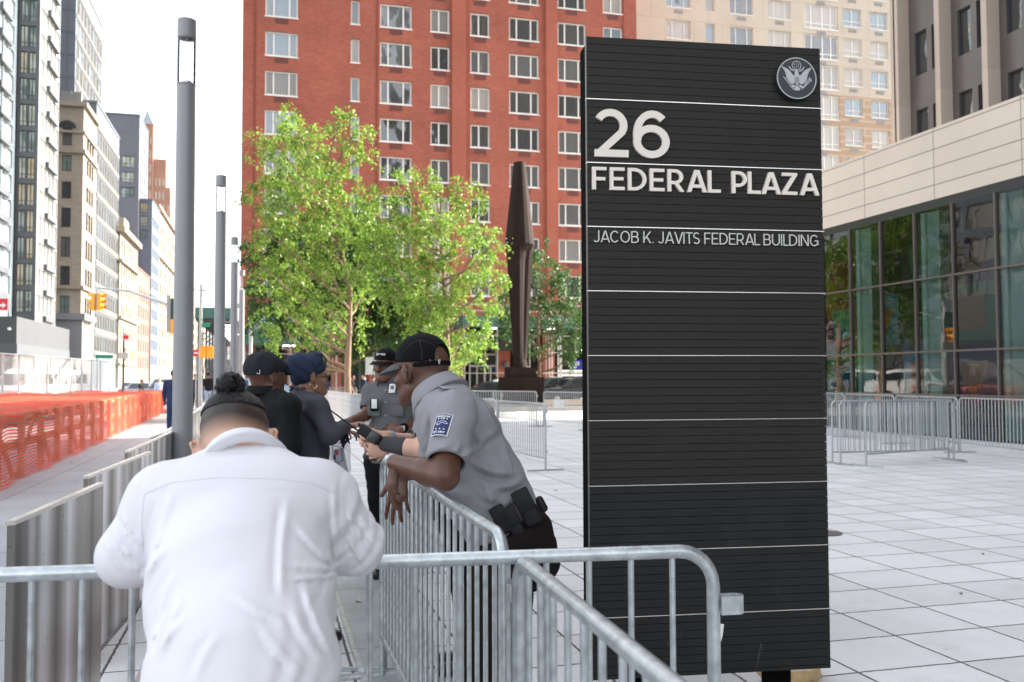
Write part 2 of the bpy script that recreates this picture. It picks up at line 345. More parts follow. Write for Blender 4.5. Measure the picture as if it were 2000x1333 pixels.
for (a,b_,py,st) in [(517.5,581,165,s3),(685,702,170,s1),(742,804,200,s3),(841,878,250,s2),(919,956.5,250,s2),(995,1053,250,s3),(1090,1145,200,s3),(1178,1215,60,s2)]:
    u0,u1=col_px(a,b_,py); cols.append((u0,u1,rows,st))
H=rows[0][1]+3
def redpick(u,z):
    r_=random.random(); return PANES[0] if r_<.34 else PANES[6] if r_<.5 else PANES[1] if r_<.66 else PANES[2] if r_<.78 else PANES[3] if r_<.86 else PANES[4] if r_<.9 else PANES[5]
facade(red,(xl,YR,0),'-Y',xr-xl,H,cols,M_brick,z0=5.6,grille=(1.0,.42,.12,M_grille),pick=redpick)
shell(red,xl,xr,YR,YR+22,5.6,H,M_brick,skip=('-Y',),roof=M_brick)
for (a,b_) in [(882,910),(1066,1088)]:
    p0=onY(a,250,YR).x; p1=onY(b_,250,YR).x
    part_box(red,'pilaster',M_brickp,(p0,p1,YR-.22,YR+.01,5.6,H-.01))
for a in (497,742-6,1219):
    p0=onY(a,250,YR).x; part_box(red,'downpipe_recess',mat('recess_brick',(.22,.055,.038),.9),(p0-.07,p0+.07,YR-.035,YR+.01,5.6,H-.02))  # raised dark strip; the wall groove's shade is put into its colour
for z in (rows[-1][0]-2.2,):
    part_box(red,'brick_band',M_brickp,(xl-.05,xr,YR-.1,YR-.005,z,z+.35))
# ground floor of the block: piers, recessed shop glass, entrance
M_shop=wavy('shop_glass',(.02,.024,.022),wav=.08,ior=1.5); M_dark=mat('dark_interior',(.012,.012,.012),.9); M_alu=mat('pale_metal_frame',(.5,.46,.40),.4,metal=.3)
part_box(red,'shopfront_back',M_dark,(xl+.2,xr-.2,YR+2.4,YR+2.6,0,5.6))
part_box(red,'ceiling_slab',M_dark,(xl+.01,xr-.01,YR+.02,YR+2.4,5.3,5.59))
k=0
for px in (470,560,640,720,800,884,972,1060,1180,1236):
    X=onY(px,740,YR).x; wdt=.5 if px<1200 else .8
    part_box(red,'brick_pier',M_brickp,(X,X+wdt*2,YR-.05,YR+.7,0,5.3))
for (pa,pb) in [(498,556),(590,640),(668,720),(750,800),(830,884)]:
    xa=onY(pa,740,YR+.5).x; xb=onY(pb,740,YR+.5).x
    f=MB(); 
    for t in (0,.33,.66,1): f.box(xa+(xb-xa)*t-.05,xa+(xb-xa)*t+.05,YR+.3,YR+.42,.1,4.2)
    for z in (.1,.6,2.9,4.2): f.box(xa+.05,xb-.05,YR+.31,YR+.41,z-.04,z+.04)
    w_=f.build('window',mat('shop_frame',(.12,.12,.11),.5),red); g=MB(); g.box(xa,xb,YR+.35,YR+.37,.12,4.18); g.build('pane',M_shop,w_)
xa=onY(916,740,YR+.5).x; xb=onY(968,740,YR+.5).x
f=MB()
for t in (0,.27,.55,.78,1): f.box(xa+(xb-xa)*t-.06,xa+(xb-xa)*t+.06,YR+.2,YR+.34,0,3.4 if t not in(.27,.78) else 2.5)
for z in (.06,2.5,3.4): f.box(xa+.06,xb-.06,YR+.21,YR+.33,z-.07,z+.07)
w_=f.build('entrance_door',M_alu,red); g=MB(); g.box(xa,xb,YR+.26,YR+.28,.1,3.35); g.build('pane',M_shop,w_)
# dark gabled entrance canopy
cxm=(xa+xb)/2; b=MB(); M4=Matrix.Translation((cxm,0,0)); b.prism([(-3.2,3.7),(-3.2,3.95),(0,5.3),(3.2,3.95),(3.2,3.7)],YR-2.2,YR-.3,M4); b.build('entrance_canopy',mat('canopy_dark',(.03,.03,.032),.6),red)
b=MB(); b.lathe([(0,-.14),(.22,-.08),(.28,.1),(.2,.3),(0,.38)],(onY(987,712,YR-.2).x,YR-.25,2.5),12); b.build('wall_lantern',mat('lantern_grey',(.1,.1,.1),.5),red,smooth=50)

# ---- beige apartment tower behind
YB=76.5
M_beige=facade_mat('beige_panel',(.55,.475,.385),(.38,.33,.27),bw=2.9,bh=2.9,mo=.03,var=.05,stain=.08)
M_beige2=facade_mat('banded_brick',(.42,.29,.20),(.50,.40,.30),bw=12,bh=.72,mo=.10,var=.03,stain=.08)
bx0=onY(1243,60,YB).x; bx1=onY(1760,80,YB).x
bei=thing('apartment_tower','cream and tan banded apartment tower with bay windows beyond the red block','building',(bx0,YB,0))
def zrow(i): return (onY(1325,76+61.3*i,YB).z,onY(1325,40+61.3*i,YB).z)
t3=((1,1.9,1),0,.07,M_wframe,True); t1=(1,0,.06,M_wframe,False); t2=((1,1),.3,.08,M_wframe,True); tb=((1,1.6,1.2,1),.22,.11,M_wframe,True)
specs=[(1301,1349,60,t3),(1378,1396,60,t1),(1426,1471,60,t3),(1501,1545,75,t3),(1572,1637,80,tb),(1648,1683,105,t2),(1700,1734,105,t2),(1752,1758.5,100,t1)]
def beif(za,zb,rowsr,m,nm,pans):
    cs=[]
    for (a,b_,py,st) in specs:
        u0=onY(a,py,YB).x-bx0; u1=onY(b_,py,YB).x-bx0; cs.append((u0,u1,[zrow(i) if st!=tb else (zrow(i)[0]-.55,zrow(i)[1]+.1) for i in rowsr],st))
    facade(bei,(bx0,YB,0),'-Y',bx1-bx0,zb,cs,m,z0=za,name=nm,panes=pans,limit=60,grille=(.95,.36,.25,M_grille2))
split=zrow(2)[1]-.35+.02
split=zrow(1)[0]-1.0
bp=[PANES[3],PANES[4],PANES[0],PANES[2],PANES[4]]
beif(split,zrow(-4)[1]+3,range(-4,2),M_beige,'upper_wall',bp)
beif(0,split,range(2,10),M_beige2,'lower_wall',bp)
shell(bei,bx0,bx1,YB,YB+18,0,zrow(-4)[1]+3,M_beige,skip=('-Y',),roof=M_beige)
# ---- tall neighbours further right and left of it, seen in the gap
# ---- federal office podium: stone parapet over a glass hall, parallel to the street
XP=16.2; PY0=-46; PY1=33.0
zt=onX(1612,330,XP).z; zs=onX(1612,447,XP).z; z1_=onX(1612,575,XP).z; z2_=onX(1612,696,XP).z
M_stone=facade_mat('parapet_stone',(.58,.50,.415),(.25,.22,.19),bw=2.76,bh=(zt-zs)/4+.001,mo=.018,var=.05,stain=.10); nodes(M_stone)[0]['Brick Texture'].offset=0
pod=thing('office_pavilion','low glass hall with a pale stone parapet behind the barriers','building',(XP,PY1,0))
b=MB(); b.box(XP,XP+8.8,PY0,PY1,zs,zt); b.build('parapet',M_stone,pod)
M_black=mat('black_metal',(.02,.02,.021),.35,spec=.4)
part_box(pod,'soffit_band',M_black,(XP+.02,XP+8.8,PY0,PY1-.05,zs-.22,zs-.003))
M_mull=mat('bronze_mullion',(.13,.11,.10),.35,metal=.5)
ys=[onX(px,600,XP).y for px in (1662,1723,1791,1865,1949)]; sp=abs(ys[0]-ys[-1])/4; y0=ys[0]
b=MB(); k=int((PY1-y0)/sp)
yy=[y0+sp*i for i in range(k,-22,-1)]
for y in yy: b.box(XP-.04,XP+.08,y-.022,y+.022,.05,zs-.22)
b.build('mullion',M_mull,pod)
b=MB()
for z in (z1_,z2_,1.05): b.box(XP-.035,XP+.07,yy[-1],PY1-.1,z-.022,z+.022)
b.build('transom',M_mull,pod)
M_hall=glass_pane('hall_glass',tint=(.38,.48,.45),mixf=1.75,rough=.0,wav=.06)
for i in range(len(yy)-1):
    b=MB(); b.quad((XP+.02,yy[i],0),(XP+.02,yy[i+1],0),(XP+.02,yy[i+1],zs-.22),(XP+.02,yy[i],zs-.22)); b.build('pane',M_hall,pod,fix=False)
part_box(pod,'end_wall',M_black,(XP+.1,XP+8.8,PY1-.3,PY1-.05,0,zs-.22))
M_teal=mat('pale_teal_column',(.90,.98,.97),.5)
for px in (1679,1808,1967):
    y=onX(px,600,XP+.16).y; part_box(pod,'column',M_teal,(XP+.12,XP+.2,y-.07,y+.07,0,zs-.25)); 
    part_box(pod,'column',mat('grey_teal',(.6,.7,.7),.5),(XP+.201,XP+.5,y-.5,y-.075,0,zs-.25))  # greyer side of the same column, its shade put into the colour
M_back=mat('hall_back',(.02,.025,.025),.8)
part_box(pod,'back_wall',M_back,(XP+4.2,XP+4.4,PY0,PY1-.4,0,zs-.25)); part_box(pod,'hall_floor',mat('hall_floor',(.10,.10,.10),.3),(XP+.1,XP+4.2,PY0,PY1-.4,0,.05))
cols_=[(.55,.42,.02),(.04,.22,.1),(.45,.05,.05),(.03,.22,.38),(.5,.16,.03),(.12,.04,.16),(.03,.3,.26),(.5,.3,.03)]
rr=random.Random(5); i=0
for y in np.arange(PY1-2,PY0+20,-2.1):
    for z in (.7,2.6,4.4):
        if rr.random()<.86:
            c=rr.choice(cols_); c2=rr.choice(cols_); b=MB(); b.box(XP+4.08,XP+4.19,y-.95,y+.95,z,z+1.7); pn=b.build('art_panel',mat('panel_%d'%cols_.index(c),c,.7),pod)
            b=MB(); Mx=Matrix.Translation((XP+4.07,y,z+.85))@Matrix.Rotation(R(-90),4,'Z'); kk=rr.choice([3,4,4,6]); ro=rr.random()
            b.prism([(math.cos(2*math.pi*j/kk+ro)*.75,math.sin(2*math.pi*j/kk+ro)*.75) for j in range(kk)],0,.01,Mx); b.build('shape',mat('panel_%d'%cols_.index(c2),c2,.7),pn)
# ---- federal office tower behind the podium
XT=25.0; TY1=onX(1762,100,XT).y
M_panel=mat('bronze_panel',(.115,.10,.095),.38,metal=.25,var=.15,vs=.5); M_fin=facade_mat('stone_fin',(.50,.42,.35),(.4,.34,.28),bw=9,bh=3.1,mo=.02,stain=.06)
tow=thing('office_tower','dark bronze office tower with pale vertical stone fins above the parapet','building',(XT,TY1,0))
fl=3.12; bay=2.33; cs=[]; n=int((TY1+12)/bay)
zoff=onX(1805,143,XT).z%fl
stt=(1,0,.05,M_wdark,False)
for i in range(n):
    u=.2+i*bay
    zs_=[(zoff+fl*j,zoff+fl*j+1.75) for j in range(1,13)]
    cs.append((u+.55,u+1.22,zs_,stt)); cs.append((u+1.5,u+1.98,zs_,stt))
facade(tow,(XT,TY1,0),'-X',TY1+50,zoff+fl*13.3,cs,M_panel,rec=.1,panes=[PANES[1],wavy('tower_glass',(.03,.03,.034),wav=.4,ior=1.8)],limit=60)
shell(tow,XT,XT+30,-50,TY1,zoff+fl*13.3,95,M_panel,skip=(),roof=M_panel,name='upper_wall')
shell(tow,XT,XT+30,-50,TY1,0,zoff+fl*13.3,M_panel,skip=('-X',),roof=M_panel,rname='belt')
for i in range(-1,26):
    u=.2+i*bay+.1; y=TY1-u; 
    if i==-1: y=TY1-.12
    part_box(tow,'stone_fin',M_fin,(XT-.55,XT-.003,y-.13,y+.13,zt-.5,60))

# ---- left side of the street
def bldg(label,x0,x1,y0,y1,h,m,front=None,side=None,name='street_building',panes=None,limit=50,roofm=None,cornice=None,plain=True,rec=.2):
    r=thing(name,label,'building',((x0+x1)/2,y0,0)); sk=[]
    if front: sk.append('-Y'); facade(r,(x0,y0,0),'-Y',x1-x0,h,front,m,panes=panes,limit=limit,rec=rec)
    if side: sk.append('+X'); facade(r,(x1,y0,0),'+X',y1-y0,h,side,m,panes=panes,limit=limit,name='side_wall',rec=rec)
    shell(r,x0,x1,y0,y1,0,h,m,skip=sk,roof=roofm)
    if cornice:
        for (z,hh,out) in cornice: part_box(r,'cornice',roofm or m,(x0-out,x1+out,y0-out,y1,z,z+hh))
    return r
def grid(u0,u1,n,fr,z0,z1,fh,wf,st,off=.25):
    """n windows between u0..u1, width fraction fr; floors from z0 to z1 every fh, height wf"""
    out=[]; s=(u1-u0)/n
    zs=[(z,z+wf) for z in np.arange(z0,z1-wf-.1,fh)]
    for i in range(n):
        a=u0+s*i+s*(1-fr)/2; out.append((a,a+s*fr,zs,st))
    return out
S_d=(2,.25,.08,M_wdark,False); S_n=((1,1),.5,.07,M_wdark,True); S_w=(2,0,.07,M_wframe,False); S_g=((1,1,1),.28,.1,M_wdark,False)
M_dgrey=mat('dark_grey_cladding',(.075,.082,.09),.45,var=.06,vs=.3); M_lglass=mat('silver_cladding',(.19,.192,.19),.3,metal=.2)
# glass apartment building at the left edge
xB1=-30.5
y_a=onX(-40,400,xB1).y; y_b=onX(27,400,xB1).y
M_spand=mat('pale_blue_spandrel',(.17,.21,.235),.12,metal=.2,var=.1,vs=.2)
b1=bldg('pale blue glass apartment building at the left edge with dark balcony bands',xB1-12,xB1,60,y_b,75,M_spand,side=grid(1,y_b-61,13,.9,9,74,3.1,2.2,(4,0,.05,M_wframe,False)),panes=[PANES[3],PANE_GREEN[1],PANES[4],PANES[3]],limit=100,name='glass_apartment_building')
for j in range(20):
    z=8.1+3.1*j; b=MB()
    for y in (y_b-5,y_b-13,y_b-21): b.box(xB1+.003,xB1+.35,y-2.6,y+1.8,z,z+.75)
    b.build('balcony_band',M_dgrey,b1)
# dark framed apartment tower
Y2=125.5; x2=-28.0; xa2=onY(29,400,Y2).x; y2b=onX(114,300,x2).y
fl2=3.0*1.12; z20=10.0
fr=grid(.2,(x2-xa2)-.3,2,.86,z20,88,fl2,2.75,(2,.22,.09,M_wdark,False)); sd=grid(.3,y2b-Y2-.2,5,.88,z20,88,fl2,2.3,(2,0,.05,M_wframe,False))
r=thing('corner_apartment_tower','slim apartment tower with dark framed front and glass side on the left','building',((x2+xa2)/2,Y2,0))
facade(r,(xa2,Y2,0),'-Y',x2-xa2,88,fr,M_dgrey,z0=8,panes=[PANE_GREEN[0],PANE_GREEN[1],PANE_GREEN[0],PANE_GREEN[2]],limit=60)
facade(r,(x2,Y2,0),'+X',y2b-Y2,88,sd,M_lglass,z0=8,panes=[PANES[4],PANES[2],PANES[3]],limit=100,name='glass_side')
shell(r,xa2,x2,Y2,y2b,8,88,M_dgrey,skip=('-Y','+X'))
for j in range(24):
    z=z20-.85+fl2*j; part_box(r,'balcony_band',M_dgrey,(x2+.003,x2+.4,Y2+4.2,Y2+9.6,z,z+.7))
r2=thing('podium_building','low grey podium with a vent grille strip under the apartment towers','building',(-30,118,0))
M_pod=mat('podium_grey',(.055,.058,.062),.5,var=.08,vs=.4)
b=MB(); b.box(-60,x2+1.2,112,y2b+3,0,8.6); b.build('wall',M_pod,r2); 
b=MB(); b.box(-60,x2+1.3,111.9,112,4.4,5.6); b.box(x2+1.2,x2+1.28,112,y2b+3,4.4,5.6); b.build('vent_strip',M_dgrey,r2)
b=MB()
for i in range(12): b.tube([(-44+i*1.5,111.95,7.2),(-44+i*1.5,111.7,7.2)],.16,10)
b.build('wall_light',mat('lamp_white',(.8,.8,.78),.4),r2)
# slot between: darker setback face of the first tower
part_box(r,'setback_wing',M_dgrey,(xa2-3,xa2-.02,Y2+3,Y2+12,8,70))
# cream corner building
Y4=143.6; x4=-26.0; xa4=-31.5; y4b=onX(186,400,x4).y
M_cream=facade_mat('limestone',(.27,.235,.19),(.2,.175,.14),bw=1.2,bh=.55,mo=.02,stain=.1)
zr=[]
for (ya,yb) in [(303,333),(355,387),(406,443),(463,501),(520,558),(578,620)]:
    zr.append((onY(133,yb,Y4).z,onY(133,ya,Y4).z))
u0=onY(119,430,Y4).x-xa4; u1=onY(138,430,Y4).x-xa4
H4=onY(130,205,Y4).z; zA=(onY(133,283,Y4).z,onY(133,250,Y4).z)
sdw=[]; 
for i in range(3):
    a=2.6+i*(y4b-Y4-4)/3; sdw.append((a,a+1.6,[(z0_,z1__) for z0_,z1__ in zr+[zA]],S_n))
b4=bldg('cream stone corner building with an arched top window and dark ground floor',xa4-8,x4,Y4,y4b,H4,M_cream,front=[(u0+8,u1+8,zr+[zA],S_n)],side=sdw,name='stone_corner_building',panes=[PANES[0],PANES[1],PANE_GREEN[0]],cornice=[(zA[0]-1.2,.6,.35),(H4-4.1,.35,.25),(H4-.2,.7,.5),(zr[-1][1]+1.0,.5,.4)])
b=MB(); um=(u0+u1)/2+xa4; rad=(u1-u0)/2+.12
for j in range(9):
    a0=math.pi*j/9; a1=math.pi*(j+1)/9
    for (ra,rb) in ((rad,rad+.45),): 
        b.prism([(um+math.cos(a0)*ra,zA[1]+math.sin(a0)*ra*.9),(um+math.cos(a0)*rb,zA[1]+math.sin(a0)*rb*.9),(um+math.cos(a1)*rb,zA[1]+math.sin(a1)*rb*.9),(um+math.cos(a1)*ra,zA[1]+math.sin(a1)*ra*.9)],Y4-.15,Y4-.003,Matrix())
b.prism([(um+math.cos(math.pi*j/12)*rad,zA[1]+math.sin(math.pi*j/12)*rad*.9) for j in range(13)],Y4-.06,Y4-.002,Matrix())
b.build('window_arch',M_wdark,b4)
zg=onY(135,625,Y4).z
part_box(b4,'ground_floor_front',mat('grey_painted_stone',(.16,.17,.18),.6),(xa4-.2,x4+.3,Y4-.5,Y4-.002,0,zg)); part_box(b4,'ground_cornice',mat('grey_painted_stone',(.16,.17,.18),.6),(xa4-.4,x4+.7,Y4-.9,Y4+8,zg+.002,zg+.9))
part_box(b4,'shop_window',M_wdark,(xa4+.6,xa4+2.4,Y4-.56,Y4-.504,.6,zg-1.2))
b=MB()
for (x,y) in ((xa4+1,Y4+1),(xa4+3,Y4+.8),(x4-1.2,Y4+1)): b.box(x-.7,x+.7,y-.3,y+.3,H4+.6,H4+2.2)
b.build('roof_unit',M_lglass,b4)
# grid facade office building with a stepped tower
X3=-26.0; y3a=y4b+.05; y3b=onX(231,400,X3).y; H3=45
M_off=mat('office_spandrel_white',(.48,.46,.43),.6,var=.05); M_offb=mat('office_blue_grey',(.085,.10,.12),.5,var=.05,vs=.3)
S_o=(2,0,.14,mat('office_frame',(.17,.165,.155),.6),False)
b3=bldg('long office building with white dotted spandrels and olive panes left of the street',-40,X3,y3a,y3b,H3,M_offb,side=grid(.4,y3b-y3a-.2,9,.82,6,H3-.5,3.6,2.6,S_o),name='office_building',panes=[wavy('pane_olive',(.085,.08,.05),rough=.12),PANES[0],wavy('pane_olive2',(.12,.11,.075),rough=.12),PANES[3]],limit=99,rec=.1)
for j in range(11):
    z=6-.85+3.6*j; b=MB()
    for i in range(27):
        y=y3a+.5+i*(y3b-y3a-.6)/27
        b.box(X3+.003,X3+.16,y,y+.38,z,z+.34); b.box(X3+.003,X3+.16,y+.1,y+.5,z+.42,z+.76)
    b.build('spandrel_band',mat('white_concrete',(.24,.23,.215),.7),b3)
Y3t=156.2; X3t=onY(146,150,Y3t).x; x3l=onY(116,100,Y3t).x; y3tb=onX(200,100,X3t).y; H3t=onX(200,55,X3t).z
b3t=bldg('tall slab tower with blank blue grey end wall and dotted white side',x3l-6,X3t,Y3t+.1,y3tb,H3t,M_offb,side=grid(.4,y3tb-Y3t-.3,8,.8,46,H3t,3.6,2.6,S_o),name='office_tower',panes=[PANES[0],wavy('pane_olive',(.085,.08,.05),rough=.12) if 'pane_olive' not in MATS else MATS['pane_olive'],PANES[3]],limit=99,rec=.1)
for j in range(6):
    z=46-.85+3.6*j; b=MB()
    for i in range(24):
        y=Y3t+.6+i*(y3tb-Y3t-.8)/24; b.box(X3t+.003,X3t+.16,y,y+.42,z,z+.34); b.box(X3t+.003,X3t+.16,y+.1,y+.55,z+.42,z+.76)
    b.build('spandrel_band',MATS['white_concrete'],b3t)
for j in range(6): part_box(b3t,'joint_line',mat('joint_dark',(.07,.09,.11),.6),(x3l-6,X3t,Y3t+.04,Y3t+.098,46+3.6*j,46.15+3.6*j))
part_box(b3t,'joint_line',MATS['joint_dark'],((x3l+X3t)/2-.06,(x3l+X3t)/2+.06,Y3t+.02,Y3t+.038,40,H3t))
# white classical building, pink brick building, grey blocks, far brick tower, tan block
y7a=y3b+.1; y7b=onX(264,500,X3).y; H7=onX(240,462,X3).z
M_wst=facade_mat('white_stone',(.30,.265,.20),(.24,.21,.165),bw=1.5,bh=.6,mo=.02,stain=.1)
b7=bldg('ornate cream classical building with stacked cornices in the left row',-42,X3+.4,y7a,y7b,H7,M_wst,side=grid(.8,y7b-y7a-.5,7,.5,5,H7-1,3.9,2.6,S_n),name='classical_building',cornice=[(H7-.1,1.0,.9),(H7-5.4,.5,.5),(12.6,.5,.5),(5.2-1,.4,.4)],limit=50)
part_box(b7,'pediment',M_wst,(X3-4,X3+.3,y7a+5,y7a+11,H7+.9,H7+3.4))
y8a=y7b+.1; y8b=onX(292,600,X3).y; H8=onX(272,527,X3).z
M_pink=facade_mat('pink_brick',(.30,.115,.095),(.24,.11,.09),bw=.4,bh=.15,mo=.02)
b8=bldg('pink brick loft building with pale trim in the left row',-38,X3,y8a,y8b,H8,M_pink,side=grid(.6,y8b-y8a-.5,6,.42,4,H8-1,3.6,2.4,S_w),front=grid(.6,11.4,4,.4,4,H8-1,3.6,2.2,S_w),name='brick_loft_building',limit=50)
part_box(b8,'trim_band',M_wst,(-38.1,X3+.15,y8a-.15,y8b,H8-3.4,H8-2.9))
M_gb=facade_mat('grey_brick',(.15,.16,.185),(.12,.13,.15),bw=.4,bh=.15,mo=.02,stain=.07); M_gb2=facade_mat('slate_brick',(.12,.145,.18),(.1,.12,.15),bw=.4,bh=.15,mo=.02,stain=.07)
Y5=y8b+.3; x5=onY(272,300,Y5).x; H5=onY(262,226,Y5).z; x5l=onY(200,300,Y5).x
zz=[(onY(250,b_,Y5).z,onY(250,a,Y5).z) for a,b_ in ((305,326),(336,356),(366,386))]
b5=bldg('grey brick apartment block with three stacked wide windows, tallest of the grey pair',x5l,x5,Y5,Y5+16,H5,M_gb,front=[(onY(237,330,Y5).x-x5l,onY(263,330,Y5).x-x5l,zz,S_g)],side=grid(1,15,4,.4,30,H5-1,3.6,2.2,S_w),name='grey_apartment_block',panes=[PANE_GREEN[1],PANE_GREEN[2],PANE_GREEN[0]])
Y5b=Y5+1; x5b=onY(296,500,Y5b).x; H5b=onY(290,392,Y5b).z; y5bb=onX(311,500,x5b).y
zz=[(onY(280,b_,Y5b).z,onY(280,a,Y5b).z) for a,b_ in ((396,414),(422,441),(449,467))]
bldg('lower slate grey apartment block with small front windows beside the taller grey block',x5+.05,x5b,Y5b,y5bb,H5b,M_gb2,front=[(onY(270,430,Y5b).x-x5,onY(288,430,Y5b).x-x5,zz,S_g)] if onY(270,430,Y5b).x-x5>0 else [( .2,onY(288,430,Y5b).x-x5,zz,S_g)],side=grid(1,y5bb-Y5b-1,5,.5,5,H5b-1,3.6,2.2,S_w),name='grey_apartment_block',panes=PANE_GREEN,limit=60)
Y6=320; M_ob=facade_mat('orange_brick',(.36,.2,.14),(.3,.18,.13),bw=.5,bh=.2,mo=.02)
x6a=onY(276,300,Y6).x; x6b=onY(299,300,Y6).x; x6c=onY(324,300,Y6).x; x6d=onY(333,300,Y6).x
h6=[onY(285,244,Y6).z,onY(310,310,Y6).z,onY(328,366,Y6).z]
b6=bldg('distant orange brick tower stepping down in three stages',x6a,x6b,Y6,Y6+15,h6[0],M_ob,front=grid(.5,x6b-x6a-.3,3,.4,30,h6[0]-2,4.5,2.6,S_w),name='stepped_brick_tower')
b=MB(); xm=(x6a+x6b)/2; b.raw([(x6a,Y6,h6[0]+.35),(x6b,Y6,h6[0]+.35),(x6b,Y6+15,h6[0]+.35),(x6a,Y6+15,h6[0]+.35),(xm-1,Y6+7,h6[0]+7)],[(0,1,4),(1,2,4),(2,3,4),(3,0,4)]); b.build('pitched_roof',M_gb2,b6)
for (xa_,xb_,h) in ((x6b,x6c,h6[1]),(x6c,x6d,h6[2])):
    facade(b6,(xa_,Y6+1,0),'-Y',xb_-xa_,h,grid(.4,xb_-xa_-.2,3 if xb_-xa_>3 else 1,.4,30,h-2,4.5,2.6,S_w),M_ob,limit=30,name='stage_wall'); part_box(b6,'stage_core',M_ob,(xa_+.01,xb_-.01,Y6+1.3,Y6+14,0,h))
y9a=y5bb+.2; x9=-26.5; y9b=onX(343,500,x9).y; H9=onX(320,425,x9).z
M_tan=facade_mat('tan_stone',(.30,.23,.175),(.25,.2,.15),bw=1.2,bh=.5,mo=.02)
bldg('tan stone building with cornice at the far end of the left row',-40,x9,y9a,y9b,H9,M_tan,front=grid(.5,13,5,.4,5,H9-1,3.8,2.3,S_n),side=grid(.8,y9b-y9a-.5,8,.45,5,H9-1,3.8,2.3,S_n),name='stone_loft_building',cornice=[(H9-.1,.8,.7),(H9-12,.5,.5)])
bldg('hazy tan building furthest along the left row',-40,-26.5,y9b+.1,430,30,M_tan,side=grid(1,120,20,.45,5,29,3.8,2.3,S_n),name='stone_loft_building',limit=40)
bldg('row of low grey buildings closing the far end of the street',-70,40,520,540,12,M_gb,front=grid(2,100,30,.4,4,11,3.8,2.3,S_w),name='street_end_building',limit=40)
# ------------------------------------------------------------------ sign of the federal building
def stroke_glyphs():
    A=math.atan2
    def arc(cx,cy,rx,ry,a0,a1,n=18): return [(cx+rx*math.cos(R(a0+(a1-a0)*i/n)),cy+ry*math.sin(R(a0+(a1-a0)*i/n))) for i in range(n+1)]
    def g(ch,w):
        h=w/2; sl=w*1.12; S=[]; ln=lambda *p: S.append(('l',list(p))); sl_=lambda x0,y0,x1,y1,k=1.12: S.append(('s',(x0,y0,x1,y1,w*k)))
        if ch=='F': W=.56; ln((h,0),(h,1)); ln((w,1-h),(W,1-h)); ln((w,.48),(W-.05,.48))
        elif ch=='E': W=.59; ln((h,0),(h,1)); ln((w,1-h),(W,1-h)); ln((w,.5),(W-.05,.5)); ln((w,h),(W,h))
        elif ch=='D': W=.74; r=.5-h; ln((h,0),(h,1)); S.append(('l',[(w,1-h),(W-h-r,1-h)]+arc(W-h-r,.5,r,r,90,-90)+[(w,h)]))
        elif ch=='R': W=.66; r=(1-h-.40)/2; cy=.40+r; ln((h,0),(h,1)); S.append(('l',[(w,1-h),(W-.03-h-r,1-h)]+arc(W-.03-h-r,cy,r,r,90,-90)+[(w,.40)])); sl_(W-w*.55,0,W-.03-r-w*.35,.42,1.2)
        elif ch=='P': W=.62; r=(1-h-.36)/2; cy=.36+r; ln((h,0),(h,1)); S.append(('l',[(w,1-h),(W-h-r,1-h)]+arc(W-h-r,cy,r,r,90,-90)+[(w,.36)]))
        elif ch=='B': W=.66; r1=(1-h-.52)/2; r2=(.52-h)/2; ln((h,0),(h,1)); S.append(('l',[(w,1-h),(W-.05-h-r1,1-h)]+arc(W-.05-h-r1,.52+r1,r1,r1,90,-90)+[(w,.52)])); S.append(('l',[(w,.52),(W-h-r2,.52)]+arc(W-h-r2,h+r2,r2,r2,90,-90)+[(w,h)]))
        elif ch=='A': W=.80; sl_(sl/2,0,W/2-w*.1,1,1.12); sl_(W-sl/2,0,W/2+w*.1,1,1.12); ln((W*.2+w*.4,.27),(W*.8-w*.4,.27))
        elif ch=='V': W=.78; sl_(sl/2,1,W/2-w*.1,0); sl_(W-sl/2,1,W/2+w*.1,0)
        elif ch=='L': W=.52; ln((h,0),(h,1)); ln((w,h),(W,h))
        elif ch=='Z': W=.64; ln((.02,1-h),(W,1-h)); ln((0,h),(W,h)); sl_(w*.75,w*.9,W-w*.75,1-w*.9,1.35)
        elif ch=='J': W=.5; r=.24; S.append(('l',[(W-h,1),(W-h,r+h)]+arc(W-h-r*.92,r+h,r*.92,r,0,-150,12)))
        elif ch in 'CG':
            W=.78 if ch=='C' else .82; rx=(.80-w)/2; S.append(('l',arc(h+rx,.5,rx,.5-h,42,318,26)))
            if ch=='G': ln((W-h-.03,.12),(W-h-.03,.5)); ln((W*.55,.47),(W-.03-w,.47))
        elif ch=='O': W=.84; rx=(W-w)/2; S.append(('c',arc(W/2,.5,rx,.5-h,0,345,23)))
        elif ch=='K': W=.68; ln((h,0),(h,1)); sl_(w+.02,.34,W-w*.6,1,1.3); sl_(W-w*.6,0,w+.2,.56,1.25)
        elif ch=='I': W=w; ln((h,0),(h,1))
        elif ch=='T': W=.62; ln((0,1-h),(W,1-h)); ln((W/2,0),(W/2,1-w))
        elif ch=='S': W=.6; r=.25-h/2; S.append(('l',arc(W/2,1-h-r,W/2-h-.02,r,35,270,14)+arc(W/2,h+r,W/2-h,r,90,-145,14)[1:]))
        elif ch=='U': W=.72; rx=(W-w)/2; S.append(('l',[(h,1),(h,.38)]+arc(W/2,.38,rx,.38-h,180,360)+[(W-h,1)]))
        elif ch=='N': W=.74; ln((h,0),(h,1)); ln((W-h,0),(W-h,1)); sl_(W-w*.62,0,w*.62,1,1.25)
        elif ch=='2': W=.70; r=(W-w)/2-.01; S.append(('l',arc(W/2-.01,1-h-r,r,r,152,-32,18)+[(w*.78,w*.55)])); ln((0.02,h),(W,h))
        elif ch=='6': W=.74; r=(W-w)/2; S.append(('c',arc(W/2,h+r*.93,r,r*.93,0,345,23))); S.append(('l',arc(W/2+.02,.5,r+.02,.5-h,48,200,16)))
        elif ch=='.': W=w; ln((h,0),(h,w))
        else: W=.3
        return W,S
    return g
GLY=stroke_glyphs()
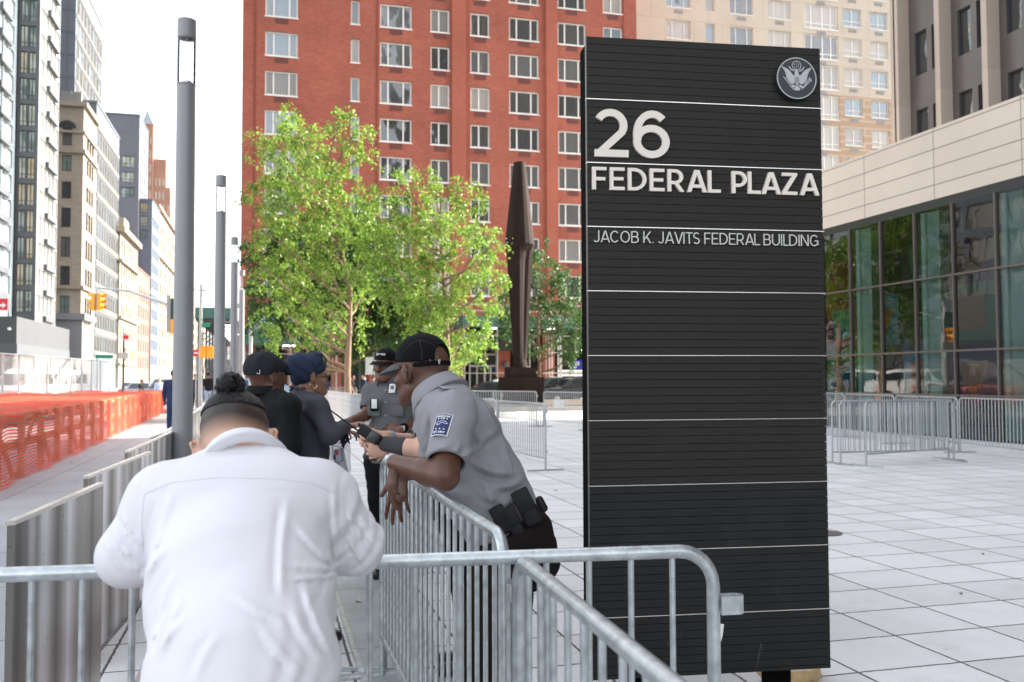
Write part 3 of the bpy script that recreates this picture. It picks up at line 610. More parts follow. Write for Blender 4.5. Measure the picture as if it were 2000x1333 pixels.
def text_mesh(b,txt,x0,z0,hgt,w,target_w,M,d=.012,gap=.13,space=.34,only=None):
    # advance widths, then fit to the measured width
    tot=0; items=[]
    for ch in txt:
        if ch==' ': tot+=space; continue
        W,S=GLY(ch,w); items.append((tot,W,S)); tot+=W+gap*(.35 if ch in 'LPTVA' else 1)*(1.0)
    tot-=gap; sx=target_w/(tot*hgt)
    k=0
    for (ox,W,S) in (items if only is None else items[only[0]:only[1]]):
        for kind,data in S:
            k+=1; dd=d+.00012*(k%7)
            def T(p): return (x0+(ox+p[0])*hgt*sx, z0+p[1]*hgt)
            if kind=='s':
                xa,ya,xb,yb,ww=data; h2=ww/2
                poly=[T((xa-h2,ya)),T((xa+h2,ya)),T((xb+h2,yb)),T((xb-h2,yb))]; b.prism(poly,-dd,0,M)
            else:
                pts=[data[0]]+[q for p_,q in zip(data[:-1],data[1:]) if abs(p_[0]-q[0])+abs(p_[1]-q[1])>1e-6]; n=len(pts); cl=kind=='c'; L=[];Rr=[]
                for i,p in enumerate(pts):
                    a=pts[i-1] if (i>0 or cl) else None; c=pts[(i+1)%n] if (i<n-1 or cl) else None
                    d1=None if a is None else np.array(p)-np.array(a); d2=None if c is None else np.array(c)-np.array(p)
                    for q in (d1,d2):
                        if q is not None: q/= (np.linalg.norm(q)+1e-9)
                    t=d2 if d1 is None else d1 if d2 is None else (d1+d2)/(np.linalg.norm(d1+d2)+1e-9)
                    sc=1/max(.5,float(np.dot(t,d1)) if d1 is not None and d2 is not None else 1)
                    nn=np.array([-t[1],t[0]])*w/2*sc; L.append(T((p[0]+nn[0],p[1]+nn[1]))); Rr.append(T((p[0]-nn[0],p[1]-nn[1])))
                base=len(b.v)
                for (x,z) in L: b.v.append(tuple(M@Vector((x,-dd,z))))
                for (x,z) in Rr: b.v.append(tuple(M@Vector((x,-dd,z))))
                for (x,z) in L: b.v.append(tuple(M@Vector((x,0,z))))
                for (x,z) in Rr: b.v.append(tuple(M@Vector((x,0,z))))
                m=n if cl else n-1
                for i in range(m):
                    j=(i+1)%n
                    for f in ((base+i,base+j,base+n+j,base+n+i),(base+i,base+2*n+i,base+2*n+j,base+j),(base+n+i,base+n+j,base+3*n+j,base+3*n+i)): b.f.append(f); b.m.append(b.cm)
                if not cl:
                    for i in (0,n-1): b.f.append((base+i,base+n+i,base+3*n+i,base+2*n+i)); b.m.append(b.cm)
sl=P(1149.5,741,4.30); sr=P(1612.5,745,4.475); SW=(Vector((sr.x-sl.x,sr.y-sl.y,0))).length
sang=math.atan2(sr.y-sl.y,sr.x-sl.x); ztop=P(1149.5,70,4.30).z; PH=.3065; NP=10
MS=Matrix.Translation((sl.x,sl.y,0))@Matrix.Rotation(sang,4,'Z')
sgn=thing('plaza_sign','tall black ribbed building sign lettered 26 FEDERAL PLAZA with silver seal','sign',MS.translation.copy())
M_sb=mat('sign_black',(.0195,.0185,.0155),.5,spec=.22,var=.10,vs=3,bump=.05,bs=60,wear=.25,wearc=(.034,.032,.029),ws=2.2)
M_sbd=mat('sign_black_scuffed',(.012,.0125,.012),.5,spec=.25,var=.2,vs=6,wear=.5,wearc=(.030,.030,.028),ws=3.5)
M_trim=mat('sign_trim_steel',(.74,.70,.66),.25,metal=.9); M_let=mat('letter_cream',(.76,.69,.60),.5); M_letg=mat('letter_grey_metal',(.58,.57,.54),.4,metal=.3); M_side=mat('sign_side_black',(.003,.003,.003),.95,spec=.05)
def sboxes(name,m,bs,parent=sgn):
    b=MB(); 
    for q in bs: b.box(*q,M=MS)
    return b.build(name,m,parent)
zbot=ztop-PH*NP+.02
sboxes('core',M_side,[(.004,SW-.006,.022,.15,zbot+.01,ztop-.03)])
for k in range(NP):
    za=ztop-PH*(k+1); bs=[]
    ns=8; sh=PH/ns
    for i in range(ns):
        lo=za+sh*i+(.004 if i==0 else .0012); hi=za+sh*(i+1)-(.0035 if i==ns-1 else .0012)
        if lo<zbot: lo=zbot if hi>zbot else None
        if lo is None: continue
        bs.append((0.002,SW,0+.0004*((i*7+k)%3),.021,lo,hi))
    sboxes('panel',M_sb if k<7 else M_sbd,bs)
    if k<NP-1: sboxes('trim_strip',M_trim,[(-.002,SW+.004,-.006,.02,za-.0016,za+.002)])
sboxes('edge_strip',mat('edge_grey',(.10,.10,.10),.4,metal=.3),[(-.0015,.0015,.001,.022,zbot,ztop)])
sboxes('groove_back',M_side,[(.003,SW-.002,.0214,.0219,zbot,ztop-.004)])
for px in (1530,1235): 
    u=(P(px,1300,4.42)-sl).to_2d().length; sboxes('foot',M_side,[(u-.06,u+.06,.03,.10,0,zbot+.012)])
def zof(py,u=0):  # image y at the left edge to height on the sign
    return P(1149.5,py,4.30).z
b=MB(); text_mesh(b,'26',.030,zof(306.5),zof(213)-zof(306.5),.148,.375,MS,d=.016,gap=.10); b.build('number_lettering',M_let,sgn)
for only_ in ((0,7),(7,12)):
    b=MB(); text_mesh(b,'FEDERAL PLAZA',.022,zof(371),zof(327)-zof(371),.142,1.135,MS,d=.016,gap=.13,space=.42,only=only_); b.build('word_lettering',M_let,sgn)
b=MB(); text_mesh(b,'JACOB K. JAVITS FEDERAL BUILDING',.028,zof(473.5),zof(450.5)-zof(473.5),.085,1.135,MS,d=.008,gap=.13,space=.30); b.build('small_lettering',M_letg,sgn)
# seal
sc_=P(1556.5,157,4.45); uc=(Vector((sc_.x,sc_.y))-sl.to_2d()).length-.014; zc=sc_.z; SR=.104
MSe=MS@Matrix.Translation((uc,-.001,zc))
M_seal=mat('seal_dark',(.022,.024,.028),.4); M_silver=mat('seal_silver',(.42,.43,.43),.42,metal=.5)
def disc(r0,r1,d0,d1,n=48):
    b=MB()
    for i in range(n):
        a=2*math.pi*i/n;c=2*math.pi*(i+1)/n
        if r0==0: 
            pass
        b.prism([(r0*math.cos(a),r0*math.sin(a)),(r1*math.cos(a),r1*math.sin(a)),(r1*math.cos(c),r1*math.sin(c)),(r0*math.cos(c),r0*math.sin(c))],-d0,-d1,MSe)
    return b
b=MB(); b.prism([(SR*math.cos(2*math.pi*i/64),SR*math.sin(2*math.pi*i/64)) for i in range(64)],-.03,0,MSe); seal=b.build('seal',M_seal,sgn)
disc(SR-.006,SR-.001,.034,.0295).build('seal_ring',M_silver,seal)
b=MB(); s=SR/.45   # eagle drawn in a unit where the ring radius is .45
def pg(pts,d=.034): b.prism([(x*s,z*s) for x,z in pts],-d,-.0302,MSe)
for sg in (-1,1):
    # raised wing: feather by feather
    pts_in=[(.05,.02),(.07,.09),(.12,.13),(.18,.17),(.24,.21),(.32,.235)]
    for i in range(15):
        t=i/14; ex=.10+.235*t**.8 if t>.25 else .10+.30*t; pts_=[(.10,-.125),(.15,-.11),(.20,-.06),(.225,.01),(.24,.07),(.27,.15),(.335,.235)]; q_=t*6; k_=min(5,int(q_)); u_=q_-k_; ex=pts_[k_][0]*(1-u_)+pts_[k_+1][0]*u_; ez=pts_[k_][1]*(1-u_)+pts_[k_+1][1]*u_
        pg([(sg*(ex-.03),ez-.004),(sg*(ex-.03),ez+.012),(sg*(ex+.008),ez+.004),(sg*(ex+.014),ez-.006),(sg*(ex+.004),ez-.009)],.0343+.0002*(i%3))
    pg([(sg*x,z) for x,z in [(.055,-.10),(.10,-.125),(.15,-.11),(.20,-.06),(.225,.01),(.24,.07),(.27,.15),(.335,.235),(.26,.215),(.19,.18),(.14,.135),(.105,.085),(.075,.06),(.05,.05)]],.0338)
    pg([(sg*.03,-.15),(sg*.11,-.15),(sg*.15,-.2),(sg*.10,-.21),(sg*.05,-.185)],.0342)   # leg
pg([(-.058,.07),(.058,.07),(.058,-.10),(0,-.17),(-.058,-.10)],.036)                 # shield
pg([(-.05,.13),(-.03,.17),(.0,.18),(.03,.15),(.045,.07),(-.045,.07)],.0345)            # neck
pg([(-.03,.17),(-.075,.16),(-.06,.185),(-.02,.2),(.02,.18)],.0352)                   # beak and head
for i in range(9): a=-90+(-38+76*i/8); pg([(0,-.14),(.11*math.cos(R(a-6)),-.15+.11*math.sin(R(a-6))),(.125*math.cos(R(a)),-.15+.125*math.sin(R(a))),(.11*math.cos(R(a+6)),-.15+.11*math.sin(R(a+6)))],.0335+.0002*(i%2))
for i in range(9):                                                                # olive branch
    t=i/8; cx=-.10-.16*t; cz=-.20+.19*t
    for sg in(-1,1): pg([(cx,cz),(cx-.012+sg*.03,cz+.03-sg*.005),(cx-.02+sg*.045,cz+.035+.0*sg),(cx+sg*.022,cz+.008)],.0336+.0001*(i%3))
pg([(-.08,-.26),(-.07,-.255),(-.27,-.0),(-.28,-.01)],.0333)
for i in range(5):                                                                # arrows
    o=-.03+.015*i; pg([(.10,-.24),(.106,-.245),(.30+o*.8,-.02-o),(.293+o*.8,-.015-o)],.0334+.0002*i); pg([(.285+o*.8,-.03-o),(.305+o*.8,-.04-o),(.315+o*.8,.015-o)],.0345)
for i in range(20):                                                               # glory of clouds and stars
    a=2*math.pi*i/20; pg([((.085+.0)*math.cos(a+t_),.27+.085*math.sin(a+t_)) for t_ in (-.12,.12)]+[(.105*math.cos(a+.1),.27+.105*math.sin(a+.1)),(.112*math.cos(a),.27+.112*math.sin(a)),(.105*math.cos(a-.1),.27+.105*math.sin(a-.1))],.0334)
for (x,z) in [(0,0),(0,.05),(0,-.05),(.043,.025),(-.043,.025),(.043,-.025),(-.043,-.025)]:
    pg([(x+(.017 if k%2==0 else .008)*math.sin(math.pi*k/6),.27+z+(.017 if k%2==0 else .008)*math.cos(math.pi*k/6)) for k in range(12)],.0334)
for sg in(-1,1): pg([(sg*.06,.14),(sg*.13,.17),(sg*.18,.24),(sg*.165,.255),(sg*.12,.2),(sg*.06,.165)],.0332); 
b.build('seal_eagle',M_silver,seal)
b=MB()
for i in range(6): x=-.0415+.0166*i; b.prism([((x-.003)*s,.02*s),((x+.003)*s,.02*s),((x+.003)*s,-.12*s),((x-.003)*s,-.12*s)],-.0364,-.0361,MSe)
b.build('shield_stripes',M_seal,seal)
b=MB()
for (x_,y_,x2_,y2_,w_) in ((1490,1258,1484,1290,.0022),(1486,1288,1478,1312,.0012),(1495,1262,1489,1284,.001),(1293,1242,1297,1256,.0012),(1298,1248,1300,1258,.001),(1325,1228,1326,1250,.0008),(1520,1150,1526,1166,.0008),(1360,1262,1366,1270,.0009)):
    def SP(px,py): q=P(px,py,4.40); u=(q.to_2d()-sl.to_2d()).length; return (u,q.z)
    a_=SP(x_,y_); c_=SP(x2_,y2_); b.prism([(a_[0],a_[1]),(a_[0]+w_,a_[1]),(c_[0]+w_*.4,c_[1]),(c_[0]-w_*.4,c_[1])],-.0007,-.0003,MS)
b.build('scratch_marks',mat('scratch_grey',(.12,.12,.115),.7),sgn)
# torn paper stuck on the sign, brass uplight behind it
pp=MS@Vector(((P(1408,1240,4.38)-sl).to_2d().length,-.0025,P(1408,1240,4.38).z)); b=MB(); Mq=MS.copy(); Mq.translation=pp
b.prism([(-.012,-.04),(.004,-.035),(.012,-.01),(.02,.045),(.0,.05),(-.014,.04)],-.0008,0,Mq); b.build('torn_sticker',mat('paper',(.75,.75,.72),.8),sgn)
ug=G(1540,1316); ul=thing('uplight','round brass rimmed uplight on the paving behind the sign foot','ground light',(ug.x,ug.y,0))
M_brass=mat('brass',(.55,.40,.20),.3,metal=.8,var=.2,vs=20)
b=MB(); b.lathe([(0.0,.03),(.12,.03),(.135,.055),(.155,.055),(.16,0)],ug,28); b.build('rim',M_brass,ul,smooth=50)
b=MB(); b.lathe([(.0,.052),(.118,.045),(.12,.031)],ug,24); b.build('lens',mat('lens_glass',(.6,.62,.6),.05,spec=.8),ul,smooth=50)
# ------------------------------------------------------------------ crowd barriers
M_galv=mat('galvanised_steel',(.50,.54,.55),.36,metal=.75,var=.22,vs=28,bump=.12,bs=90,wear=.5,wearc=(.72,.74,.74),ws=22)
M_galvf=mat('galvanised_far',(.36,.385,.39),.42,metal=.5,var=.15,vs=9)
BL=2.35; BH=1.085
def arcpts(cx,cz,r,a0,a1,n=6): return [(cx+r*math.cos(R(a0+(a1-a0)*i/n)),0,cz+r*math.sin(R(a0+(a1-a0)*i/n))) for i in range(n+1)]
def barrier_proto(name,group,n_=10,det=True):
    M_galv=globals()['M_galv'] if det else M_galvf; t=thing(name,'tmp','crowd barrier',(0,0,0),group); r=.085
    b=MB(); b.tube([(0,0,0.012)]+arcpts(r,BH-r,r,180,90)+arcpts(BL-r,BH-r,r,90,0)+[(BL,0,.012)],.0165,n_ if det else 7,caps=False); b.build('top_rail',M_galv,t,smooth=60)
    b=MB(); b.tube([(.018,0,.2),(BL-.018,0,.2)],.0145,n_ if det else 6); b.build('bottom_rail',M_galv,t,smooth=60)
    n=int(round(BL/.104)); tp=None
    for i in range(1,n):
        x=BL*i/n
        if tp is None:
            b=MB(); b.tube([(0,0,.208),(0,0,BH-.012)],.0075 if det else .0092,8 if det else 5,caps=False); tp=b.build('bar',M_galv,t,smooth=60); tp.location=(x,0,0)
        else:
            c=tp.copy(); COL.objects.link(c); c.location=(x,0,0)
    for x in (0.0,BL):
        b=MB(); b.box(x-.022,x+.022,-.32,.32,.001,.013); b.box(x-.022,x-.018,-.3,.3,.013,.022); b.build('foot',M_galv,t)
    for x,s_ in ((BL,1),):
        b=MB(); z=.955
        o_=[(x+.014,-.017)]+[(x+.058+.017*math.cos(R(-90+180*i/8)),.017*math.sin(R(-90+180*i/8))) for i in range(9)]+[(x+.014,.017)]; i_=[(x+.014,-.0135)]+[(x+.058+.0135*math.cos(R(-90+180*i/8)),.0135*math.sin(R(-90+180*i/8))) for i in range(9)]+[(x+.014,.0135)]; n_q=len(o_)
        b.raw([(p[0],p[1],z-.022) for p in o_]+[(p[0],p[1],z+.022) for p in o_]+[(p[0],p[1],z-.022) for p in i_]+[(p[0],p[1],z+.022) for p in i_],[q for i in range(n_q-1) for q in ((i,i+1,n_q+i+1,n_q+i),(2*n_q+i,3*n_q+i,3*n_q+i+1,2*n_q+i+1),(n_q+i,n_q+i+1,3*n_q+i+1,3*n_q+i),(i,2*n_q+i,2*n_q+i+1,i+1))]); b.build('hook_loop',M_galv,t)
        b=MB(); b.box(x+.016,x+.06,-.014,.014,.3,.33); b.build('lower_hook',M_galv,t)
    return t
PN=barrier_proto('crowd_barrier','galvanised crowd barriers round the checkpoint'); PF=barrier_proto('crowd_barrier','galvanised crowd barriers further back in the plaza',det=False)
used={'n':0,'f':0}
def barrier(p0,p1,label,near=False):
    """p0 is the anchored end, p1 only gives the direction; the hook loop is at the far (p1) end"""
    k='n' if near else 'f'; pr=PN if near else PF
    o=pr if used[k]==0 else copy_tree(pr); used[k]+=1
    o.location=(p0.x,p0.y,0); o.rotation_euler=(0,0,math.atan2(p1.y-p0.y,p1.x-p0.x)); o['label']=label; return o
def T(px,py): return G(px,py,BH-.005)
def back(pe,pd,L=BL):    # start point so that the barrier ENDS at pe
    d=(Vector((pe.x-pd.x,pe.y-pd.y,0))).normalized(); return Vector((pe.x-d.x*L,pe.y-d.y*L,0))
pe=T(1392,1079); pd=T(200,1121); barrier(back(pe,pd),pe,'nearest galvanised barrier crossing in front, the man in the white shirt leaning on it',True)
pe=T(985,1041+12); pd=T(850,967); s0=back(pe,pd); barrier(s0,pe,'galvanised barrier under the leaning guard\'s crossed arms',True); B0=s0; B1=pe
q0=T(1012,1093); q1=T(1152,1211); barrier(q0,q1,'galvanised barrier running toward the camera, lower right of the white shirt',True)
c1=Vector((B0.x+.02,B0.y+.08,0)); barrier(c1,c1+Vector((.32,1,0)),'galvanised barrier continuing behind the leaning guard, under the radio',True)
pe=T(1065,790); pd=T(982,784.5); a=back(pe,pd); barrier(a,pe,'barrier with rounded end between the leaning guard and the black sign'); 
a2=back(a+Vector((-.1,.06,0)),pd+(pd-pe)*.9); barrier(a2,a,'barrier behind the leaning guard\'s back, joined to the round ended one')
for i,(xa,xb,y0_,y1_,lb) in enumerate([(1062,1160,766,768,'back row barrier in front of the parking sign, beside the black sign'),(963,1060,764.5,766,'back row barrier at the foot of the rusty sculpture'),(868,961,764,764.5,'back row barrier left of the sculpture, in front of the glass entrance'),(770,866,763,764,'back row barrier right behind the cap of the leaning guard')]):
    p0=T(xa,y0_); p1=T(xb,y1_); barrier(p0,p1,lb)
p0=T(738,776); p1=T(640,764); d=Vector((p1.x-p0.x,p1.y-p0.y,0)).normalized()
for i,lb in enumerate(['first barrier of the queue line beside the far guard\'s elbow','second barrier of the queue line left of the far guard','third barrier of the queue line behind the woman in the headwrap','fourth barrier of the queue line, seen above the grey coat','fifth barrier of the queue line behind the headwrap','last barrier of the queue line near the blue car']):
    q=p0+d*(BL+.06)*i; barrier(q,q+d,lb)
for (xa,xb,ya,yb,lb) in [(640,722,757,757.5,'distant barrier behind the far guard, left of the white sign backs'),(556,640,756,757,'distant barrier behind the headwrap, left end of the far row')]:
    p0=T(xa,ya); p1=T(xb,yb); barrier(p0,p1,lb)
for (xa,ya,xb,yb,lb) in [(1692,911,1846,898,'nearest of the three fanned barriers right of the black sign'),(1642,907,1853,900,'middle one of the three fanned barriers right of the black sign'),(1626,906,1862,901,'rear one of the three fanned barriers right of the black sign')]:
    p0=G(xa,ya); p1=G(xb,yb); barrier(p0,p1,lb)
p0=G(1872,884); p1=G(1746,867); d=Vector((p1.x-p0.x,p1.y-p0.y,0)).normalized()
for i,lb in [(-2,'barrier along the glass hall cut off by the right edge'),(-1,'barrier along the glass hall standing free right of the fanned ones'),(0,'barrier along the glass hall just behind the fanned barriers'),(1,'barrier along the glass hall behind the left of the fanned barriers'),(2,'barrier along the glass hall next to the edge of the black sign')]:
    q=p0+d*(BL+.07)*i; barrier(q,q+d,lb)
# ------------------------------------------------------------------ lamp columns
M_pole=mat('lamp_grey',(.25,.255,.26),.45,metal=.2,var=.05,vs=6); M_clear=glass_pane('lamp_glass',tint=(.96,.97,.98),mixf=1.3,rough=.0)
lp=P(365,60,8.9); LX=lp.x; LY=lp.y; LH=P(365,40,8.9).z
lamp=thing('lamp_column','tmp','street lamp',(LX,LY,0),'grey lamp columns with clear glass tops')
b=MB(); b.lathe([(.13,0),(.13,.03),(.101,.035),(.098,.2),(.094,2.4),(.089,LH-.665)],(LX,LY,0),28); b.lathe([(.089,LH-.665),(.092,LH-.66),(.092,LH-.645),(.07,LH-.64),(0,LH-.64)],(LX,LY,0),28); b.build('pole',M_pole,lamp,smooth=35)
b=MB(); b.lathe([(.0,LH),(.086,LH),(.091,LH-.006),(.091,LH-.18),(.09,LH-.186),(.06,LH-.186),(.05,LH-.16),(0,LH-.16)],(LX,LY,0),28); b.build('cap',M_pole,lamp,smooth=35)
b=MB(); b.lathe([(.088,LH-.186),(.088,LH-.645)],(LX,LY,0),28); b.build('glass_tube',M_clear,lamp,smooth=60)
b=MB(); b.lathe([(.055,LH-.64),(.055,LH-.615),(.03,LH-.61),(.0,LH-.61)],(LX,LY,0),16); b.tube([(LX,LY,LH-.61),(LX,LY,LH-.186)],.006,6); b.build('lamp_rod',mat('rod_white',(.7,.7,.7),.3,metal=.5),lamp,smooth=50)
lbs=['largest lamp column with a clear glass top, nearest, left of the man bun','second lamp column with a clear glass top, left of the flat cap','third lamp column with a clear glass top, just right of the second','slim looking fourth lamp column at the corner of the red block']
for i in range(4):
    o=lamp if i==0 else copy_tree(lamp); o.location=(LX,LY+7.15*i,0); o['label']=lbs[i]
ps=P(490,640,48); t=thing('slim_pole','slim pale pole right of the last lamp column','pole',(ps.x,ps.y,0)); b=MB(); b.lathe([(.14,0),(.14,.1),(.095,.12),(.09,ps.z-.1),(.06,ps.z),(0,ps.z)],(ps.x,ps.y,0),12); b.build('shaft',mat('pale_pole',(.5,.5,.48),.5),t,smooth=40)
b=MB(); b.lathe([(.2,0),(.2,.04),(.12,.16)],(ps.x,ps.y,0),12); b.build('base',M_pole,t,smooth=40)
# ------------------------------------------------------------------ stainless panels
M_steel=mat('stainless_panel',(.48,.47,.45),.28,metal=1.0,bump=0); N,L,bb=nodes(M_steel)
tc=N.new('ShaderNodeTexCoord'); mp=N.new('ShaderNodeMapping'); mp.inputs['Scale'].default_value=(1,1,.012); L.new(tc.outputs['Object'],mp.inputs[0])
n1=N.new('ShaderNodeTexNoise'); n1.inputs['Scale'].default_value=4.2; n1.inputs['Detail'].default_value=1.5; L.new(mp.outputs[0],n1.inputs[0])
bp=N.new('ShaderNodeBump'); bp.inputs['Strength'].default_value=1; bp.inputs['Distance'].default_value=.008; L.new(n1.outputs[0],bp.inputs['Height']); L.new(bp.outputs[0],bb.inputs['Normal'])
cr=N.new('ShaderNodeValToRGB'); cr.color_ramp.elements[0].position=.38; cr.color_ramp.elements[0].color=(.085,.072,.062,1); e_=cr.color_ramp.elements.new(.5); e_.color=(.34,.315,.29,1); cr.color_ramp.elements[-1].position=.60; cr.color_ramp.elements[-1].color=(.80,.80,.82,1); L.new(n1.outputs[0],cr.inputs[0])  # bright and brown bands: reflections put into the sheet's base colour
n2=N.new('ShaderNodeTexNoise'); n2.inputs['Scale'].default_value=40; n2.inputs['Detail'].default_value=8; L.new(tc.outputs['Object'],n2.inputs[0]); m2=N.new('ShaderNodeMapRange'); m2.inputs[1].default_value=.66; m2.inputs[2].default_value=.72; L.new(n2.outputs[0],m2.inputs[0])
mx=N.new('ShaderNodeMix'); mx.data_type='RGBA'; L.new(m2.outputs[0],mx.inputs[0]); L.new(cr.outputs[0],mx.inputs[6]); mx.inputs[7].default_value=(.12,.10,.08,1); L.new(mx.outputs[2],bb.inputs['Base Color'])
pls=[((27,1018),(202,942),'nearest brushed steel panel at the left edge'),((172,930),(294,882),'second brushed steel panel, behind the white sleeve'),((250,881),(341,842),'third brushed steel panel from the camera, left of the dark hair'),((300,852.5),(374,818.7),'fourth brushed steel panel, in front of the nearest lamp column'),((352,822),(396,796),'fifth brushed steel panel, right of the nearest lamp column'),((385,800),(420,780),'furthest brushed steel panel, mostly behind the man bun')]
for (a,c,lb) in pls:
    p0=G(*a,1.0); p1=G(*c,1.0); t=thing('steel_screen',lb,'metal screen',(p0.x,p0.y,0),'brushed steel screens along the sidewalk'); d=(p1-p0); d.z=0; Lp=d.length; d.normalize(); nrm=Vector((d.y,-d.x,0))
    b=MB(); n=14; off=.0
    for sgn_,tn in ((1,0),(-1,.022)):
        pass
    M6=Matrix((d,-nrm,Vector((0,0,1)))).transposed().to_4x4(); M6.translation=(p0.x,p0.y,0)
    b.box(0,Lp,0,.022,.03,.985,M6); b.build('sheet',M_steel,t)
    b=MB(); b.box(-.004,Lp+.004,-.004,.026,.9851,1.0,M6); b.build('top_edge',M_trim,t)
    b=MB(); b.box(.1,Lp-.1,.0,.022,0,.0299,M6); b.build('base_rail',M_pole,t)
# metal cover plates in the paving
M_tread=mat('tread_plate',(.36,.39,.39),.5,metal=.3,var=.15,vs=4); N,L,bb=nodes(M_tread)
tc=N.new('ShaderNodeTexCoord'); br=N.new('ShaderNodeTexBrick'); br.inputs['Scale'].default_value=1; br.inputs['Brick Width'].default_value=.05; br.inputs['Row Height'].default_value=.025; br.inputs['Mortar Size'].default_value=.008; br.inputs['Mortar Smooth'].default_value=.6; L.new(tc.outputs['Object'],br.inputs[0]); bp=N.new('ShaderNodeBump'); bp.inputs['Distance'].default_value=.006; L.new(br.outputs['Fac'],bp.inputs['Height']); L.new(bp.outputs[0],bb.inputs['Normal'])
c0=G(652,1125); c1=G(722,1125); e0=G(702,1300); 
for i in range(6):
    y=2.2+i*.92*1.6; xx=-.62
    pc=thing('cover_plate',['ribbed metal cover plate set in the paving, nearest the camera','ribbed metal cover plate, second from the camera','ribbed metal cover plate, third from the camera','ribbed metal cover plate, fourth from the camera','ribbed metal cover plate, fifth from the camera','ribbed metal cover plate, furthest one'][i],'floor plate',(xx,y,0),'metal cover plates in the paving'); pc.location=(0,y,0); LOC[pc.name]=Vector((0,y,0))
    xg=lambda yy: 0
    b=MB(); 
    xa=G(690,1250).x; b.box(xa-.0,xa+.42,y,y+1.46,.005,.012); b.build('plate',M_tread,pc)
    b=MB(); b.box(xa-.03,xa-.002,y,y+1.46,.005,.016); b.box(xa+.422,xa+.44,y,y+1.46,.005,.016); b.build('edge_bar',M_galv,pc)
# ------------------------------------------------------------------ orange netting round the dig
def net_mat(name,col,cell,wire,dens):
    m=mat(name,col,.55,spec=.3,var=.25,vs=.8); N,L,b=nodes(m); out=[n for n in N if n.type=='OUTPUT_MATERIAL'][0]
    tc=N.new('ShaderNodeTexCoord'); uv=tc.outputs['UV']
    br=N.new('ShaderNodeTexBrick'); br.offset=0; br.inputs['Scale'].default_value=1; br.inputs['Brick Width'].default_value=cell; br.inputs['Row Height'].default_value=cell*.55; br.inputs['Mortar Size'].default_value=wire; br.inputs['Mortar Smooth'].default_value=.1; L.new(uv,br.inputs[0])
    tr=N.new('ShaderNodeBsdfTransparent'); tl=N.new('ShaderNodeBsdfTranslucent'); tl.inputs[0].default_value=(*col,1); m1=N.new('ShaderNodeMixShader'); m1.inputs[0].default_value=.35; L.new(b.outputs[0],m1.inputs[1]); L.new(tl.outputs[0],m1.inputs[2])
    mxs=N.new('ShaderNodeMixShader'); L.new(br.outputs['Fac'],mxs.inputs[0]); L.new(tr.outputs[0],mxs.inputs[1]); L.new(m1.outputs[0],mxs.inputs[2]); L.new(mxs.outputs[0],out.inputs[0]); return m
M_net=net_mat('orange_net',(.80,.10,.05),.09,.0105,.5)
def uvgrid(name,P0,du,dv,nu,nv,fn,m,parent,su=1,sv=1):
    """sheet grid with UV in metres; fn(u,v)->offset vector"""
    U=du.length; V=dv.length; off=LOC[parent.name]; verts=[];faces=[];uvs=[]
    for j in range(nv+1):
        for i in range(nu+1):
            u=i/nu; v=j/nv; verts.append(tuple(P0+du*u+dv*v+fn(u*U,v*V)-off))
    for j in range(nv):
        for i in range(nu):
            a=j*(nu+1)+i; faces.append((a,a+1,a+nu+2,a+nu+1)); uvs+=[(i/nu*U,j/nv*V),((i+1)/nu*U,j/nv*V),((i+1)/nu*U,(j+1)/nv*V),(i/nu*U,(j+1)/nv*V)]
    me=bpy.data.meshes.new(name); me.from_pydata(verts,[],faces); me.materials.append(m); ul_=me.uv_layers.new(name='UVMap'); ul_.data.foreach_set('uv',[c for q in uvs for c in q]); shade(me,60); return link(name,me,parent)
n0=G(-60,985); n1=G(323,806); dn=Vector((n1.x-n0.x,n1.y-n0.y,0)); Ln=dn.length; dn.normalize(); nw=Vector((-dn.y,dn.x,0)); NH=1.04; NW=5.6
net=thing('netting_enclosure','long orange safety netting box round the excavation on the sidewalk','safety fence',(n0.x,n0.y,0))
rw=random.Random(3); ph=[rw.random()*6 for _ in range(8)]
def nside(u,v): return nw*(.028*math.sin(u*1.9+ph[0])*(1-v/NH*.3)+.02*math.sin(u*4.3+v*3+ph[1])+.02*math.sin(v*11+u*2+ph[2]))+Vector((0,0,-.05*abs(math.sin(u*1.57))*v/NH))
def ntop(u,v): return Vector((0,0,-.05*abs(math.sin(u*1.57))*1-.08*math.sin(v*math.pi/NW)*(1+.5*math.sin(u*.8+ph[3]))+.03*math.sin(u*2.7+v*2+ph[4])))
uvgrid('side_net',Vector((n0.x,n0.y,.0)),dn*Ln,Vector((0,0,NH)),150,8,nside,M_net,net)
uvgrid('top_net',Vector((n0.x,n0.y,NH))+nw*.06,dn*Ln,nw*NW,120,14,ntop,M_net,net)
uvgrid('far_side_net',Vector((n0.x,n0.y,.0))+nw*NW,dn*Ln,Vector((0,0,NH)),60,4,nside,M_net,net)
uvgrid('end_net',Vector((n1.x,n1.y,.0)),nw*NW,Vector((0,0,NH)),20,4,lambda u,v:Vector(),M_net,net)
M_wood=mat('pale_timber',(.50,.36,.24),.75,var=.2,vs=3)
kk=0; u=0.4
while u<Ln:
    base=n0+dn*u; bq=Vector((base.x,base.y,0))
    for s_ in (0,NW):
        b=MB(); o=bq+nw*(s_+(.13 if s_==0 else -.13)); b.bar(o,o+Vector((0,0,NH-.06)),.09,.09,up=tuple(dn)); b.build('post',M_wood,net)
        if s_==0 and u+1.4<Ln:
            b=MB(); b.bar(o+nw*.07,o+dn*1.35+Vector((0,0,NH-.1))+nw*.07,.03,.12,up=(0,0,1)) if kk%2==0 else b.bar(o+dn*1.35+nw*.07,o+Vector((0,0,NH-.1))+nw*.07,.03,.12); b.build('brace',M_wood,net)
    u+=1.5; kk+=1
